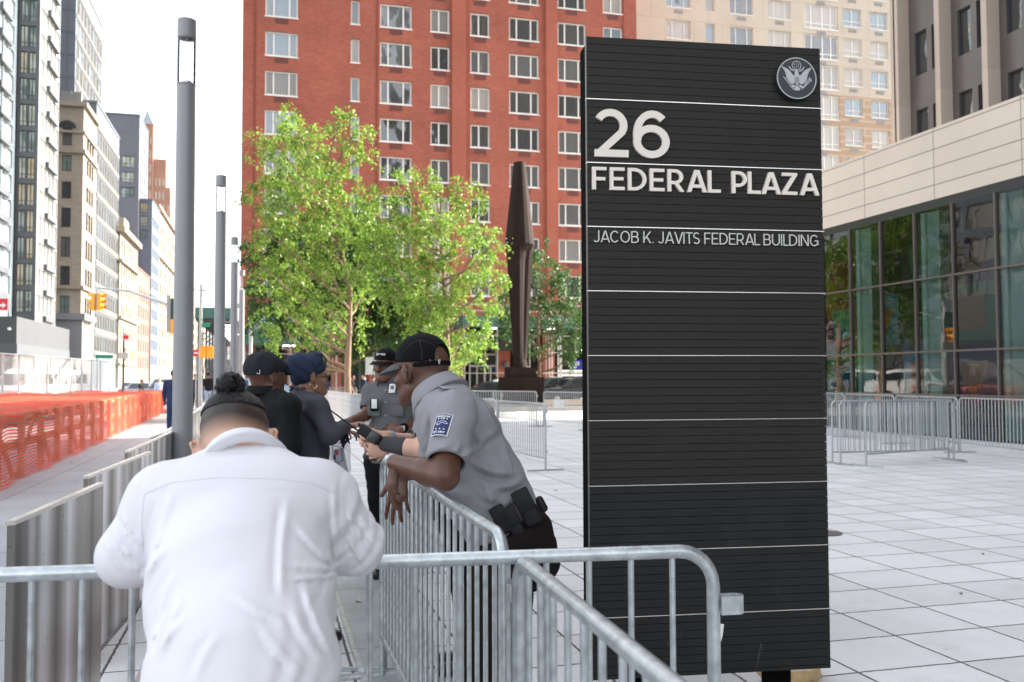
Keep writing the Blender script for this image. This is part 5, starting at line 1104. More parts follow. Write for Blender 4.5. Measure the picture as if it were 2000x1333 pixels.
T1=[(555,240,30),(535,275,34),(588,262,30),(610,300,38),(540,320,42),(575,350,40),(700,245,20),(662,240,16),(690,275,24),(715,300,22),(620,345,44),(660,355,34),(520,385,34),(560,400,46),(610,405,46),(665,405,34),(540,460,40),(590,460,44),(640,455,40),(690,450,30),(515,525,24),(560,530,40),(610,525,36),(650,540,38),(700,520,30),(540,590,32),(590,590,34),(640,600,30),(560,650,24),(600,655,26),(640,650,26),(690,630,30),(520,655,16),(705,580,26)]
T2=[(745,395,30),(722,410,24),(790,365,24),(835,352,20),(862,372,26),(905,362,18),(915,400,26),(760,435,38),(810,415,36),(850,430,36),(735,480,34),(790,480,42),(840,485,40),(895,455,34),(940,455,26),(962,480,20),(925,500,32),(750,535,40),(810,540,44),(870,540,40),(930,545,32),(968,545,20),(780,590,38),(840,600,42),(900,600,38),(955,595,18),(850,650,34),(905,645,34),(950,655,24),(890,690,24),(935,690,18),(820,650,26),(880,715,14)]
T3=[(530,500,46),(580,480,50),(640,480,56),(700,470,56),(700,540,60),(540,570,50),(600,580,56),(660,590,54),(730,600,50),(760,560,50),(520,625,36),(770,640,44),(700,650,44),(620,640,46),(820,610,44),(735,440,44)]
T4=[(1060,495,16),(1045,520,20),(1080,530,26),(1110,545,20),(1060,560,28),(1100,580,30),(1130,600,24),(1010,590,26),(985,560,20),(1060,615,32),(1105,625,32),(1140,640,28),(1000,630,28),(975,610,22),(1040,660,30),(1090,665,26),(985,665,20),(1130,680,18),(1110,700,14)]
T5=[(780,660,34),(820,690,30),(740,660,30),(800,620,40),(850,660,36),(700,690,26),(760,700,24)]
nl=0
nl+=tree('tall bright green tree left of the group, slender pale trunk in sun',681,38,T1,LM1,seed=3,dens=1.0)
nl+=tree('bright green spreading tree right of the group, in front of the glass entrance',872,37,T2,LM1,seed=5,dens=1.0,tr=.14)
nl+=tree('dark green tree behind the two bright ones',646,47,T3,LM2,leaf=.17,seed=8,dens=1.25,tr=.18)
nl+=tree('sparse darker tree right of the rusty sculpture',1052,52,T4,LM2,leaf=.15,seed=11,dens=.9,tr=.13)
nl+=tree('small dark tree low behind the leaning guard\'s cap',800,50,T5,LM2,leaf=.16,seed=13,dens=1.1,tr=.12)
print('LEAVES',nl)
# ------------------------------------------------------------------ bodies and clothing grown from smooth distance fields
def V3(p): return np.array([p[0],p[1],p[2]],dtype=np.float32)
class F:
    """a smooth union of tapered, optionally flattened capsules and ellipsoids"""
    def __init__(s,k=.03): s.pr=[]; s.k=k; s.cuts=[]; s.disp=None; s.subs=[]; s.lim=None
    def cap(s,a,b,ra,rb=None,flat=1,dv=None,k=None):
        rb=ra if rb is None else rb
        s.pr.append(('c',V3(a),V3(b),ra,rb,flat,None if dv is None else V3(dv)/np.linalg.norm(V3(dv)),k)); return s
    def ell(s,c,r,M=None,k=None):
        s.pr.append(('e',V3(c),np.array(r,dtype=np.float32),None if M is None else np.array(M,dtype=np.float32),0,0,0,k)); return s
    def cut(s,p,n): s.cuts.append((V3(p),V3(n)/np.linalg.norm(V3(n)))); return s     # removes the side the normal points to
    def sub(s,f): s.subs.append(f); return s
    def bounds(s):
        lo=[];hi=[]
        for q in s.pr:
            if q[0]=='c': 
                r=max(q[3],q[4]); lo+= [q[1]-r,q[2]-r]; hi+=[q[1]+r,q[2]+r]
            else: r=float(max(q[2])); lo.append(q[1]-r); hi.append(q[1]+r)
        return np.min(lo,0)-.03,np.max(hi,0)+.03
    def raw(s,p):
        d=None
        for q in s.pr:
            if q[0]=='c':
                a,b,ra,rb,fl,dv=q[1:7]; ab=b-a; L2=float(ab@ab)+1e-12; t=np.clip(((p-a)@ab)/L2,0,1); w_=p-a-t[:,None]*ab; r=ra+(rb-ra)*t
                if dv is not None and fl!=1:
                    c=w_@dv; w_=w_+c[:,None]*dv*(1/fl-1); e=(np.sqrt((w_*w_).sum(1))-r)*min(1,fl**.5)
                else: e=np.sqrt((w_*w_).sum(1))-r
            else:
                w_=p-q[1]
                if q[3] is not None: w_=w_@q[3]
                k0=np.sqrt(((w_/q[2])**2).sum(1)); k1=np.sqrt(((w_/(q[2]**2))**2).sum(1))+1e-9; e=k0*(k0-1)/k1
            k=q[7] if q[7] is not None else s.k
            if d is None: d=e
            elif k<1e-5: d=np.minimum(d,e)
            else:
                h=np.clip(.5+.5*(d-e)/k,0,1); d=d*(1-h)+e*h-k*h*(1-h)
        return d
    def near(s,c,rad):
        g=F(s.k); g.cuts=s.cuts; g.disp=s.disp; c=np.array([c],dtype=np.float32); ds=[]
        for q in s.pr:
            t=F(s.k); t.pr=[q]; ds.append(float(t.raw(c)[0]))
        m=min(ds); g.pr=[q for q,d in zip(s.pr,ds) if d<rad*1.7+.07 or d<=m+.02]; g.subs=[x.near(c[0],rad) if isinstance(x,F) else x for x in s.subs]; return g
    def __call__(s,p):
        d=s.raw(p)
        if s.disp is not None: d=d-s.disp(p)
        for (c,n) in s.cuts: d=np.maximum(d,(p-c)@n)
        for f in s.subs: d=np.maximum(d,-f(p))
        return d
class Shell:      # cloth: body field grown outward, kept only where keep>0 (cuts) 
    pass
def mesh_field(f,res,lo=None,hi=None):
    """surface nets on a block-sparse grid"""
    l,h=f.bounds(); lo=l if lo is None else np.maximum(l,lo); hi=h if hi is None else np.minimum(h,hi)
    B=8; n=np.ceil((hi-lo)/res/B).astype(int)*B+1; 
    nb=(n-1)//B; bc=np.stack(np.meshgrid(*[lo[i]+(np.arange(nb[i])*B+B/2)*res for i in range(3)],indexing='ij'),-1).reshape(-1,3).astype(np.float32)
    dv=np.concatenate([f(bc[i:i+20000]) for i in range(0,len(bc),20000)]); act=np.abs(dv)<res*B*.87*1.5+.02
    D=np.full(tuple(n),1.0,dtype=np.float32)
    idx=np.argwhere(act.reshape(tuple(nb))); 
    D_in=dv.reshape(tuple(nb))
    # far inside blocks negative
    for ix in np.argwhere((~act.reshape(tuple(nb)))&(D_in<0)): a=ix*B; D[a[0]:a[0]+B+1,a[1]:a[1]+B+1,a[2]:a[2]+B+1]=-1
    g=np.stack(np.meshgrid(*[np.arange(B+1)]*3,indexing='ij'),-1).reshape(-1,3)
    key=(idx[:,0]//2)*1000003+(idx[:,1]//2)*1009+idx[:,2]//2; order=np.argsort(key,kind='stable'); idx=idx[order]; key=key[order]
    cutp=np.flatnonzero(np.diff(key))+1; 
    for blk in np.split(idx,cutp) if len(idx) else []:
        pts=(blk[:,None,:]*B+g[None]).reshape(-1,3); wp=(lo+pts*res).astype(np.float32); a_=wp.min(0); b_=wp.max(0)
        val=f.near((a_+b_)/2,float(np.linalg.norm(b_-a_))/2)(wp); D[pts[:,0],pts[:,1],pts[:,2]]=val
    D[0]=np.maximum(D[0],1e-3);D[-1]=np.maximum(D[-1],1e-3);D[:,0]=np.maximum(D[:,0],1e-3);D[:,-1]=np.maximum(D[:,-1],1e-3);D[:,:,0]=np.maximum(D[:,:,0],1e-3);D[:,:,-1]=np.maximum(D[:,:,-1],1e-3)
    S=D<0; c=[n[i]-1 for i in range(3)]
    cnt=np.zeros(tuple(c),dtype=np.int8)
    for dx in(0,1):
        for dy in(0,1):
            for dz in(0,1): cnt+=S[dx:dx+c[0],dy:dy+c[1],dz:dz+c[2]]
    cell=np.argwhere((cnt>0)&(cnt<8)); vid=np.full(tuple(c),-1,dtype=np.int32); vid[cell[:,0],cell[:,1],cell[:,2]]=np.arange(len(cell))
    acc=np.zeros((len(cell),3),dtype=np.float32); num=np.zeros(len(cell),dtype=np.float32)
    co=[(0,0,0),(1,0,0),(0,1,0),(1,1,0),(0,0,1),(1,0,1),(0,1,1),(1,1,1)]
    for a in range(8):
        for ax in range(3):
            if co[a][ax]==0:
                b_=list(co[a]); b_[ax]=1; A=D[cell[:,0]+co[a][0],cell[:,1]+co[a][1],cell[:,2]+co[a][2]]; Bv=D[cell[:,0]+b_[0],cell[:,1]+b_[1],cell[:,2]+b_[2]]
                m=(A<0)!=(Bv<0); t=A/(A-Bv+1e-12); q=np.array(co[a],dtype=np.float32)+np.eye(3,dtype=np.float32)[ax]*t[:,None]; acc[m]+=q[m]; num[m]+=1
    verts=lo+(cell+acc/np.maximum(num,1)[:,None])*res
    faces=[]
    for ax in range(3):
        o1,o2=[(1,2),(2,0),(0,1)][ax]
        sl0=[slice(1,c[i]) for i in range(3)]; sl0[ax]=slice(0,c[ax]); s1=list(sl0); s1[ax]=slice(1,c[ax]+1)
        A=S[tuple(sl0)];Bv=S[tuple(s1)]; e=np.argwhere(A!=Bv); 
        if len(e)==0: continue
        p=e.copy(); 
        for i in range(3):
            if i!=ax: p[:,i]+=1
        inn=A[e[:,0],e[:,1],e[:,2]]
        def g_(d1,d2): 
            q=p.copy(); q[:,o1]-=d1; q[:,o2]-=d2; return vid[q[:,0],q[:,1],q[:,2]]
        q=np.stack([g_(1,1),g_(0,1),g_(0,0),g_(1,0)],1); q[~inn]=q[~inn][:,::-1]; faces.append(q)
    return verts,np.concatenate(faces)
def grow(name,f,res,m,parent,smooth=1,lo=None,hi=None,lab=None):
    v,fc=mesh_field(f,res,lo,hi); ok=(fc>=0).all(1); fc=fc[ok]
    if smooth:
        E=np.concatenate([fc[:,[0,1]],fc[:,[1,2]],fc[:,[2,3]],fc[:,[3,0]]])
        for _ in range(smooth):
            s=np.zeros_like(v); c=np.zeros(len(v)); np.add.at(s,E[:,0],v[E[:,1]]); np.add.at(s,E[:,1],v[E[:,0]]); np.add.at(c,E[:,0],1); np.add.at(c,E[:,1],1); v=v*.5+.5*s/np.maximum(c,1)[:,None]
    v=v-np.array(LOC[parent.name]); me=bpy.data.meshes.new(name); me.vertices.add(len(v)); me.vertices.foreach_set('co',v.astype(np.float32).ravel()); me.loops.add(len(fc)*4); me.loops.foreach_set('vertex_index',fc.ravel().astype(np.int32)); me.polygons.add(len(fc)); me.polygons.foreach_set('loop_start',np.arange(0,len(fc)*4,4,dtype=np.int32)); me.polygons.foreach_set('loop_total',np.full(len(fc),4,dtype=np.int32)); me.polygons.foreach_set('use_smooth',np.ones(len(fc),dtype=bool)); me.update(); me.materials.append(m)
    o=link(name,me,parent); 
    if lab: o['label']=lab
    return o
def folds(amp,dirs,seed=0,mask=None):
    """cloth creases: soft-ridged waves along given directions that appear and fade, bent by slow noise"""
    rs=np.random.RandomState(seed); Q=[(np.array(d,dtype=np.float32)/np.linalg.norm(d),fr*2.6,a_,rs.uniform(0,6.28),rs.normal(size=3).astype(np.float32)*9,rs.uniform(0,6.28)) for d,fr,a_ in dirs]; W=[(rs.normal(size=3).astype(np.float32)*10,rs.uniform(0,6.28)) for _ in range(4)]
    def fn(p):
        w=sum(np.sin(p@a+ph) for a,ph in W)*.6
        d=np.zeros(len(p),dtype=np.float32)
        for (u,fr,a_,ph,mk,mp) in Q:
            on=np.clip(.5+.9*np.sin(p@mk+mp+w*.5),0,1); x=np.sin((p@u)*fr+ph+w*2.2); d+=a_*on*(.5*x+.5*x*np.abs(x))
        d=d*amp*.45
        if mask is not None: d=d*mask(p)
        return d
    return fn
CMI=np.array(CM3.inverted()); CP=np.array(CAMP)
def creases(lst,sc,ox,oy,near_d=None):
    """long tension folds, each a soft ridge beside a sharper valley; ends given on the photograph, applied round the body there"""
    L_=[(np.array([ox+a[0]/sc,oy+a[1]/sc]),np.array([ox+b[0]/sc,oy+b[1]/sc]),am,w) for (a,b,am,w) in lst]
    def fn(p):
        q=(p-CP)@CMI.T; z=-q[:,2]; u=np.stack([1000+FPX*q[:,0]/z,666.5-FPX*q[:,1]/z],1); d=np.zeros(len(p)); 
        for (a,b,am,w) in L_:
            ab=b-a; l=np.linalg.norm(ab); t=((u-a)@ab)/l/l; n=np.array([-ab[1],ab[0]])/l; s_=((u-a)@n)/w; 
            bend=np.sin(t*3.1)*.8; s_=s_-bend; tp=np.clip(t*4,0,1)*np.clip((1-t)*4,0,1)
            d+=am*tp*(np.exp(-s_**2)-.8*np.exp(-((s_-1.5)/.8)**2))
        if near_d is not None: d=d*(z<near_d)
        return d
    return fn
def orient(fwd,up=(0,0,1)):
    """columns: right, forward, up of a head"""
    f=np.array(fwd,dtype=float); f/=np.linalg.norm(f); u=np.array(up,dtype=float); r=np.cross(f,u); r/=np.linalg.norm(r); u=np.cross(r,f); return np.stack([r,f,u],1)
def skin(name,col,rough=.5): 
    m=mat(name,col,rough,var=.10,vs=14,bump=.15,bs=220,spec=.45); b=m.node_tree.nodes['Principled BSDF']; b.inputs['Subsurface Weight'].default_value=.12; b.inputs['Subsurface Scale'].default_value=.01; b.inputs['Subsurface Radius'].default_value=(1,.4,.25); return m
def cloth(name,col,rough=.9,var=.06,bump=.3,bs=500,sheen=.0):
    m=mat(name,col,rough,var=var,vs=4,bump=bump,bs=bs,spec=.12); b=m.node_tree.nodes['Principled BSDF']; b.inputs['Sheen Weight'].default_value=sheen; return m
def add_head(f,C,O,s=1.0,neck=None,bald=False,jaw=1.0):
    """C centre of the skull between the ears at eye height; O orientation matrix; all in metres times s"""
    def L(x,y,z): return C+O@np.array([x,y,z])*s
    k=.018
    f.ell(L(0,-.012,.035),(.076*s,.098*s,.086*s),O,k=k)           # skull
    f.ell(L(0,.03,-.02),(.062*s,.068*s,.08*s),O,k=.03)            # face mass
    f.ell(L(0,.045,-.075),(.046*s*jaw,.045*s,.036*s),O,k=.03)     # jaw
    f.cap(L(-.045*jaw,.0,-.055),L(-.02,.07,-.092),.022*s,.018*s,k=.03); f.cap(L(.045*jaw,.0,-.055),L(.02,.07,-.092),.022*s,.018*s,k=.03)
    f.ell(L(0,.088,-.082),(.018*s,.014*s,.014*s),O,k=.02)         # chin
    f.cap(L(0,.088,.012),L(0,.106,-.022),.008*s,.0125*s,k=.012)   # nose
    for sg in (-1,1):
        f.ell(L(sg*.014,.095,-.027),(.0095*s,.010*s,.008*s),O,k=.008)
        f.ell(L(sg*.043,.068,-.02),(.022*s,.02*s,.018*s),O,k=.02)  # cheek
        f.cap(L(sg*.012,.088,.022),L(sg*.05,.072,.024),.009*s,.008*s,k=.012)  # brow
        # ear: cupped disc
        f.ell(L(sg*.083,-.006,-.004),(.0085*s,.020*s,.033*s),O@rotz(sg*-.55),k=.006); f.ell(L(sg*.078,.004,-.03),(.006*s,.010*s,.011*s),O,k=.006)
        f.cap(L(sg*.096,-.021,.008),L(sg*.088,-.004,.028),.0048*s,.005*s,k=.004); f.cap(L(sg*.096,-.021,.008),L(sg*.087,-.010,-.028),.0045*s,.004*s,k=.004)
    f.ell(L(0,.096,-.050),(.024*s,.009*s,.0058*s),O,k=.006); f.ell(L(0,.094,-.0615),(.021*s,.0095*s,.0068*s),O,k=.006)   # lips
    return L
def rotz(a): c,s_=math.cos(a),math.sin(a); return np.array([[c,-s_,0],[s_,c,0],[0,0,1.0]])
def add_eyes(L,O,s,root,dark=(.03,.015,.01),brow=(.02,.015,.012),moust=False):
    for sg in (-1,1):
        b=MB(); c=L(sg*.031,.0705,.003); b.lathe([(0,-.0095*s),(.0068*s,-.0068*s),(.0095*s,0),(.0068*s,.0068*s),(0,.0095*s)],c,10); b.build('eye',mat('eye_white',(.5,.46,.42),.2),root,smooth=80)
        b=MB(); c=L(sg*.031,.0785,.003); b.lathe([(0,-.004*s),(.0036*s,-.002*s),(.0042*s,0),(.0036*s,.002*s),(0,.004*s)],c,8); b.build('iris',mat('iris_dark',dark,.15),root,smooth=80)
def add_hand(f,wrist,dirv,palmn,spread,side,s=1.0,curl=(.2,.25,.3,.35),curl2=None,thumb=(.6,.5),thick=1.0):
    """wrist point, direction of the fingers, palm normal (the way fingers curl), side=+1 if the thumb is on +cross"""
    d=np.array(dirv,dtype=float); d/=np.linalg.norm(d); n=np.array(palmn,dtype=float); n-=d*(n@d); n/=np.linalg.norm(n); x=np.cross(d,n)*side   # towards the thumb side
    W=np.array(wrist,dtype=float); T_=thick
    f.cap(W,W+d*.07*s+x*.002,.027*s,.036*s,flat=.42,dv=n,k=.012)
    f.cap(W+d*.02*s+x*.018*s+n*.006*s,W+d*.06*s+x*.026*s+n*.006,.016*s,.013*s,k=.012)
    lens=[(.043,.026,.021),(.048,.030,.022),(.045,.027,.021),(.034,.020,.018)]
    for i in range(4):
        off=(.030-.0195*i)*s; st=W+d*(.085-.003*abs(i-1)-(.008 if i==3 else 0))*s+x*off; a=spread*(1.5-i)*.5; fd=d*math.cos(a)+x*math.sin(a); cu=curl[i]; c=0; p=st-fd*.014*s; r=(.0092,.0095,.009,.0078)[i]*s*T_
        f.cap(p,st,r*1.05,r,k=.008)
        for j,l in enumerate(lens[i]):
            c+= cu*(1.0 if j==0 else 1.25); q=st+(fd*math.cos(c)+n*math.sin(c))*l*s; f.cap(st,q,r*(1-.09*j),r*(.93-.10*j),k=.0035); st=q
    a1,a2=thumb; st=W+d*.028*s+x*.030*s; td=d*math.cos(a1)+x*math.sin(a1)+n*a2*.6; td/=np.linalg.norm(td); q=st+td*.040*s; f.cap(st,q,.0125*s*T_,.0105*s*T_,k=.01); td2=td+d*.25+n*a2*.35; td2/=np.linalg.norm(td2); f.cap(q,q+td2*.032*s,.0103*s*T_,.0085*s*T_,k=.004)
def trs(f,*args): return f
# ------------------------------------------------------------------ people
RT=np.array([math.cos(R(YAW)),math.sin(R(YAW)),0]); FW=np.array([-math.sin(R(YAW)),math.cos(R(YAW)),0]); ZU=np.array([0,0,1.0])
def A(px,py,d): return np.array(P(px,py,d))
def lerp(a,b,t): return np.array(a)*(1-t)+np.array(b)*t
def nrm(v): v=np.array(v,dtype=float); return v/np.linalg.norm(v)
def rbox(name,m,c,X,Y,Z,sx,sy,sz,parent,bev=.006,seg=2):
    """rounded box centred at c with axes X,Y,Z (unit) and full sizes"""
    bm=bmesh.new(); bmesh.ops.create_cube(bm,size=1); 
    for v in bm.verts: v.co=Vector((v.co.x*sx,v.co.y*sy,v.co.z*sz))
    bmesh.ops.bevel(bm,geom=list(bm.edges),offset=min(bev,min(sx,sy,sz)*.45),segments=seg,profile=.5,affect='EDGES')
    M=Matrix((Vector(X),Vector(Y),Vector(Z))).transposed().to_4x4(); M.translation=Vector(c)-LOC[parent.name]; bmesh.ops.transform(bm,matrix=M,verts=bm.verts); bmesh.ops.recalc_face_normals(bm,faces=bm.faces)
    me=bpy.data.meshes.new(name); bm.to_mesh(me); bm.free(); me.materials.append(m); shade(me,50); return link(name,me,parent)
def ring_collar(name,c,ax,fr,r0,r1,h,m,parent,flat=1.0,wall=.006,gap=.35,points=True):
    """shirt collar standing round the neck, open at the front (fr)"""
    ax=nrm(ax); fr=nrm(np.array(fr)-ax*np.dot(fr,ax)); sd_=np.cross(ax,fr); b=MB(); n=40; c=np.array(c); rows=[]
    prof=[(r1-.004,-.004),(r1,h*.55),(r1-.003,h),(r1+.003,h+.003),(r1+.010,h*.7),(r0+.012,.0),(r0+.010,-.004)]
    for i in range(n+1):
        a=-math.pi+gap*.5+(2*math.pi-gap)*i/n-math.pi*0; a0=a+math.pi; rows.append([]) 
        ca=math.cos(a0*1); 
        th=gap*.5+(2*math.pi-gap)*i/n; fx=math.cos(th); sx=math.sin(th)
        drop=.028*max(0,fx)**1.5
        for (rr,zz) in prof: rows[-1].append(tuple(c+fr*fx*rr*flat*1.05+sd_*sx*rr+ax*(zz-drop-( .028*max(0,fx)**4 if (points and zz<h*.6 and rr>r1) else 0))))
    base=0; vs=[p for r_ in rows for p in r_]; k=len(prof); f=[]
    for i in range(n):
        for j in range(k): f.append((i*k+j,(i+1)*k+j,(i+1)*k+(j+1)%k,i*k+(j+1)%k))
    f.append(tuple(range(k))); f.append(tuple(range(n*k,n*k+k))[::-1]); b.raw(vs,f); return b.build(name,m,parent,smooth=70)
SK_D=skin('skin_deep_brown',(.095,.040,.024),.42); SK_D2=skin('skin_brown',(.15,.068,.042),.45); SK_M=skin('skin_warm_brown',(.22,.115,.075),.5); SK_L=skin('skin_pale',(.56,.33,.24),.5)
M_gshirt=cloth('guard_shirt_grey',(.265,.26,.28)); M_black_cl=cloth('black_cloth',(.0055,.0055,.0065),.8); M_capb=cloth('cap_black',(.005,.005,.006),.85,bs=900)
M_brn=cloth('dark_brown_trousers',(.012,.009,.008),.85); M_white=cloth('white_cotton',(.69,.68,.71),.75,var=.02,bump=.12,bs=700); M_hair=mat('black_hair',(.0035,.0028,.0028),.45,bump=.9,bs=160,stretch=(1,1,1),spec=.3)
M_leather=mat('black_leather',(.006,.006,.007),.55,bump=.2,bs=300,spec=.3); M_whitex=mat('stitch_white',(.75,.75,.75),.6); M_shoe=mat('shoe_black',(.012,.012,.012),.35)
def patch(parent,c,X,Z,w,h,name='shoulder_patch'):
    X=nrm(X); Z=nrm(np.array(Z)-X*np.dot(X,Z)); Y=np.cross(Z,X)   # Y into the arm; -Y outward
    X,Y,Z=Vector(X),Vector(Y),Vector(Z); M=Matrix((X,Y,Z)).transposed().to_4x4(); M.translation=Vector(c)
    cur=.05
    def bend(x,y,z): return M@Vector((x,y+ (x*x)/cur*.5,z))
    def sheet_(x0,x1,z0,z1,d,m,nm,par):
        b=MB(); n=8; vs=[];f=[]
        for i in range(n+1):
            x=x0+(x1-x0)*i/n; vs+=[bend(x,-d,z0),bend(x,-d,z1),bend(x,-d+.003,z1),bend(x,-d+.003,z0)]
        for i in range(n):
            for j in range(4): f.append((i*4+j,(i+1)*4+j,(i+1)*4+(j+1)%4,i*4+(j+1)%4))
        f+=[(0,1,2,3),(n*4+3,n*4+2,n*4+1,n*4)]; b.raw(vs,f); return b.build(nm,m,par,smooth=40)
    bd=sheet_(-w/2,w/2,-h/2,h/2,.0,M_whitex,name,parent); sheet_(-w/2+.0025,w/2-.0025,-h/2+.0025,h/2-.0025,.0015,mat('patch_blue',(.02,.03,.11),.7),'field',bd)
    def stk(txt,z,hh,tw):
        b=MB(); text_mesh(b,txt,-tw/2,z,hh,.2,tw,Matrix(),d=.0,gap=.16); b.v=[tuple(bend(x,-.0028-.0003*(abs(y)>.00001),zz)) for x,y,zz in b.v]; b.build('patch_lettering',M_whitex,bd,fix=False)
    stk('PARAGON',h*.33,h*.085,w*.78); stk('SYSTEMS',h*.22,h*.085,w*.6); stk('SECURITY',-h*.42,h*.09,w*.8)
    b=MB(); pts=[(-.38,.0),(-.3,.07),(-.1,.11),(.12,.12),(.25,.09),(.36,.02),(.22,.0),(.1,.04),(-.05,.03),(-.12,-.04),(-.28,-.06),(-.2,.0)]
    for i in range(len(pts)-1):
        a_=np.array(pts[i])*np.array([w,h])+np.array([0,h*.02]); c_=np.array(pts[i+1])*np.array([w,h])+np.array([0,h*.02]); b.tube([bend(a_[0],-.003,a_[1]),bend(c_[0],-.003,c_[1])],.0009,4)
    b.build('leaping_cat_outline',M_whitex,bd)
    for k in (-1,0,1):
        b=MB(); n=10; pp=[((.0035 if i%2==0 else .0015)*math.sin(2*math.pi*i/n)*w/.05+k*w*.24,(.0035 if i%2==0 else .0015)*math.cos(2*math.pi*i/n)*w/.05-h*.23) for i in range(n)]; b.raw([bend(x,-.0032,z) for x,z in pp],[tuple(range(n))]); b.build('star',M_whitex,bd,fix=False)
def security_text(parent,L,O,s,z=.078,rad=.093):
    b=MB(); tw=.088; text_mesh(b,'SECURITY',-tw/2,0,.018,.22,tw,Matrix(),d=.0,gap=.14)
    out=[]
    for x,y,zz in b.v:
        # letters wrapped round the cap front; local x runs to the wearer's left for a reader facing the cap
        a=-x/.085; q=L(math.sin(a)*.0805/1.0,math.cos(a)*(rad)-.004+.0007,z+zz/s-.0); out.append(tuple(q))
    b.v=out; b.build('cap_lettering',M_whitex,parent,fix=False)
def ball_cap(root,L,O,s,m,backhole=True,strap=True,brim_m=None,res=.0035,nm='cap'):
    f=F(.012); f.ell(L(0,-.008,.048),(.0835*s,.104*s,.090*s),O); f.cap(L(0,.06,.06),L(0,.075,.04),.03*s,.03*s,k=.02); f.cut(L(0,-.02,.036),-(O@np.array([0,-.10,1.0])))
    if backhole: h=F(.01); h.cap(L(0,-.13,.052),L(0,-.06,.05),.036*s,.03*s); f.sub(h)
    sk_=F(.01); sk_.ell(L(0,-.010,.036),(.0785*s,.099*s,.087*s),O); f.sub(sk_)
    c=grow(nm,f,res,m,root,smooth=2)
    if strap:
        g=F(.004); n=10
        for i in range(n):
            a0=R(200+140*i/n); a1=R(200+140*(i+1)/n); g.cap(L(.082*math.cos(a0),-.008+.101*math.sin(a0),.028-.004),L(.082*math.cos(a1),-.008+.101*math.sin(a1),.028-.004),.0085*s,flat=.35,dv=O@np.array([math.cos(a0),math.sin(a0),0]))
        grow('cap_strap',g,.0025,m,c,smooth=1); rbox('buckle',M_whitex if False else mat('buckle_grey',(.5,.5,.5),.4,metal=.6),L(-.022,-.107,.027),O[:,0],O[:,1],O[:,2],.014,.004,.018,c,.002)
    b=MB(); nn=14; vs=[];fc=[]
    for j in range(5):
        t=j/4
        for i in range(nn+1):
            a=R(180*i/nn); x=.078*math.cos(a)*(1-.02*t); y0=.03+.075*math.sin(a)*.86+.01; y1=.03+.155*math.sin(a)**.62; y=y0*(1-t)+y1*t; z=.043-.022*t*math.sin(a)-.10*abs(x)**2/.08*t*1.9-.006; vs.append(tuple(L(x,y,z)))
    for j in range(4):
        for i in range(nn): a_=j*(nn+1)+i; fc.append((a_,a_+1,a_+nn+2,a_+nn+1))
    n0=len(vs); vs+=[tuple(np.array(v)-O[:,2]*.004) for v in vs]; fc+=[tuple(q+n0 for q in f_[::-1]) for f_ in fc]
    bd=[j*(nn+1) for j in range(5)]+[4*(nn+1)+i for i in range(1,nn+1)]+[j*(nn+1)+nn for j in (3,2,1,0)]
    for i in range(len(bd)-1): fc.append((bd[i],bd[i+1],bd[i+1]+n0,bd[i]+n0))
    b.raw(vs,fc); b.build('brim',brim_m or m,c,smooth=50); return c

from mathutils.bvhtree import BVHTree
def seam(obj,root,lines,sc,ox,oy,m,r=.0011,sub=6,nm='seam'):
    """stitch lines laid on the cloth surface"""
    off=np.array(LOC[root.name]); me=obj.data; V_=[Vector(np.array(v.co)+off) for v in me.vertices]; bv=BVHTree.FromPolygons(V_,[tuple(p.vertices) for p in me.polygons])
    for ln in lines:
        pts=[]
        for a,b in zip(ln[:-1],ln[1:]):
            for k in range(sub): t=k/sub; pts.append((a[0]*(1-t)+b[0]*t,a[1]*(1-t)+b[1]*t))
        pts.append(ln[-1]); P3=[]
        for x,y in pts:
            h=bv.ray_cast(CAMP,ray(ox+x/sc,oy+y/sc).normalized())
            if h[0] is not None and (not P3 or (h[0]-P3[-1]).length<.12): P3.append(h[0]+h[1]*.0002)
        if len(P3)>2: b=MB(); b.tube(P3,r,5); b.build(nm,m,obj,smooth=70)
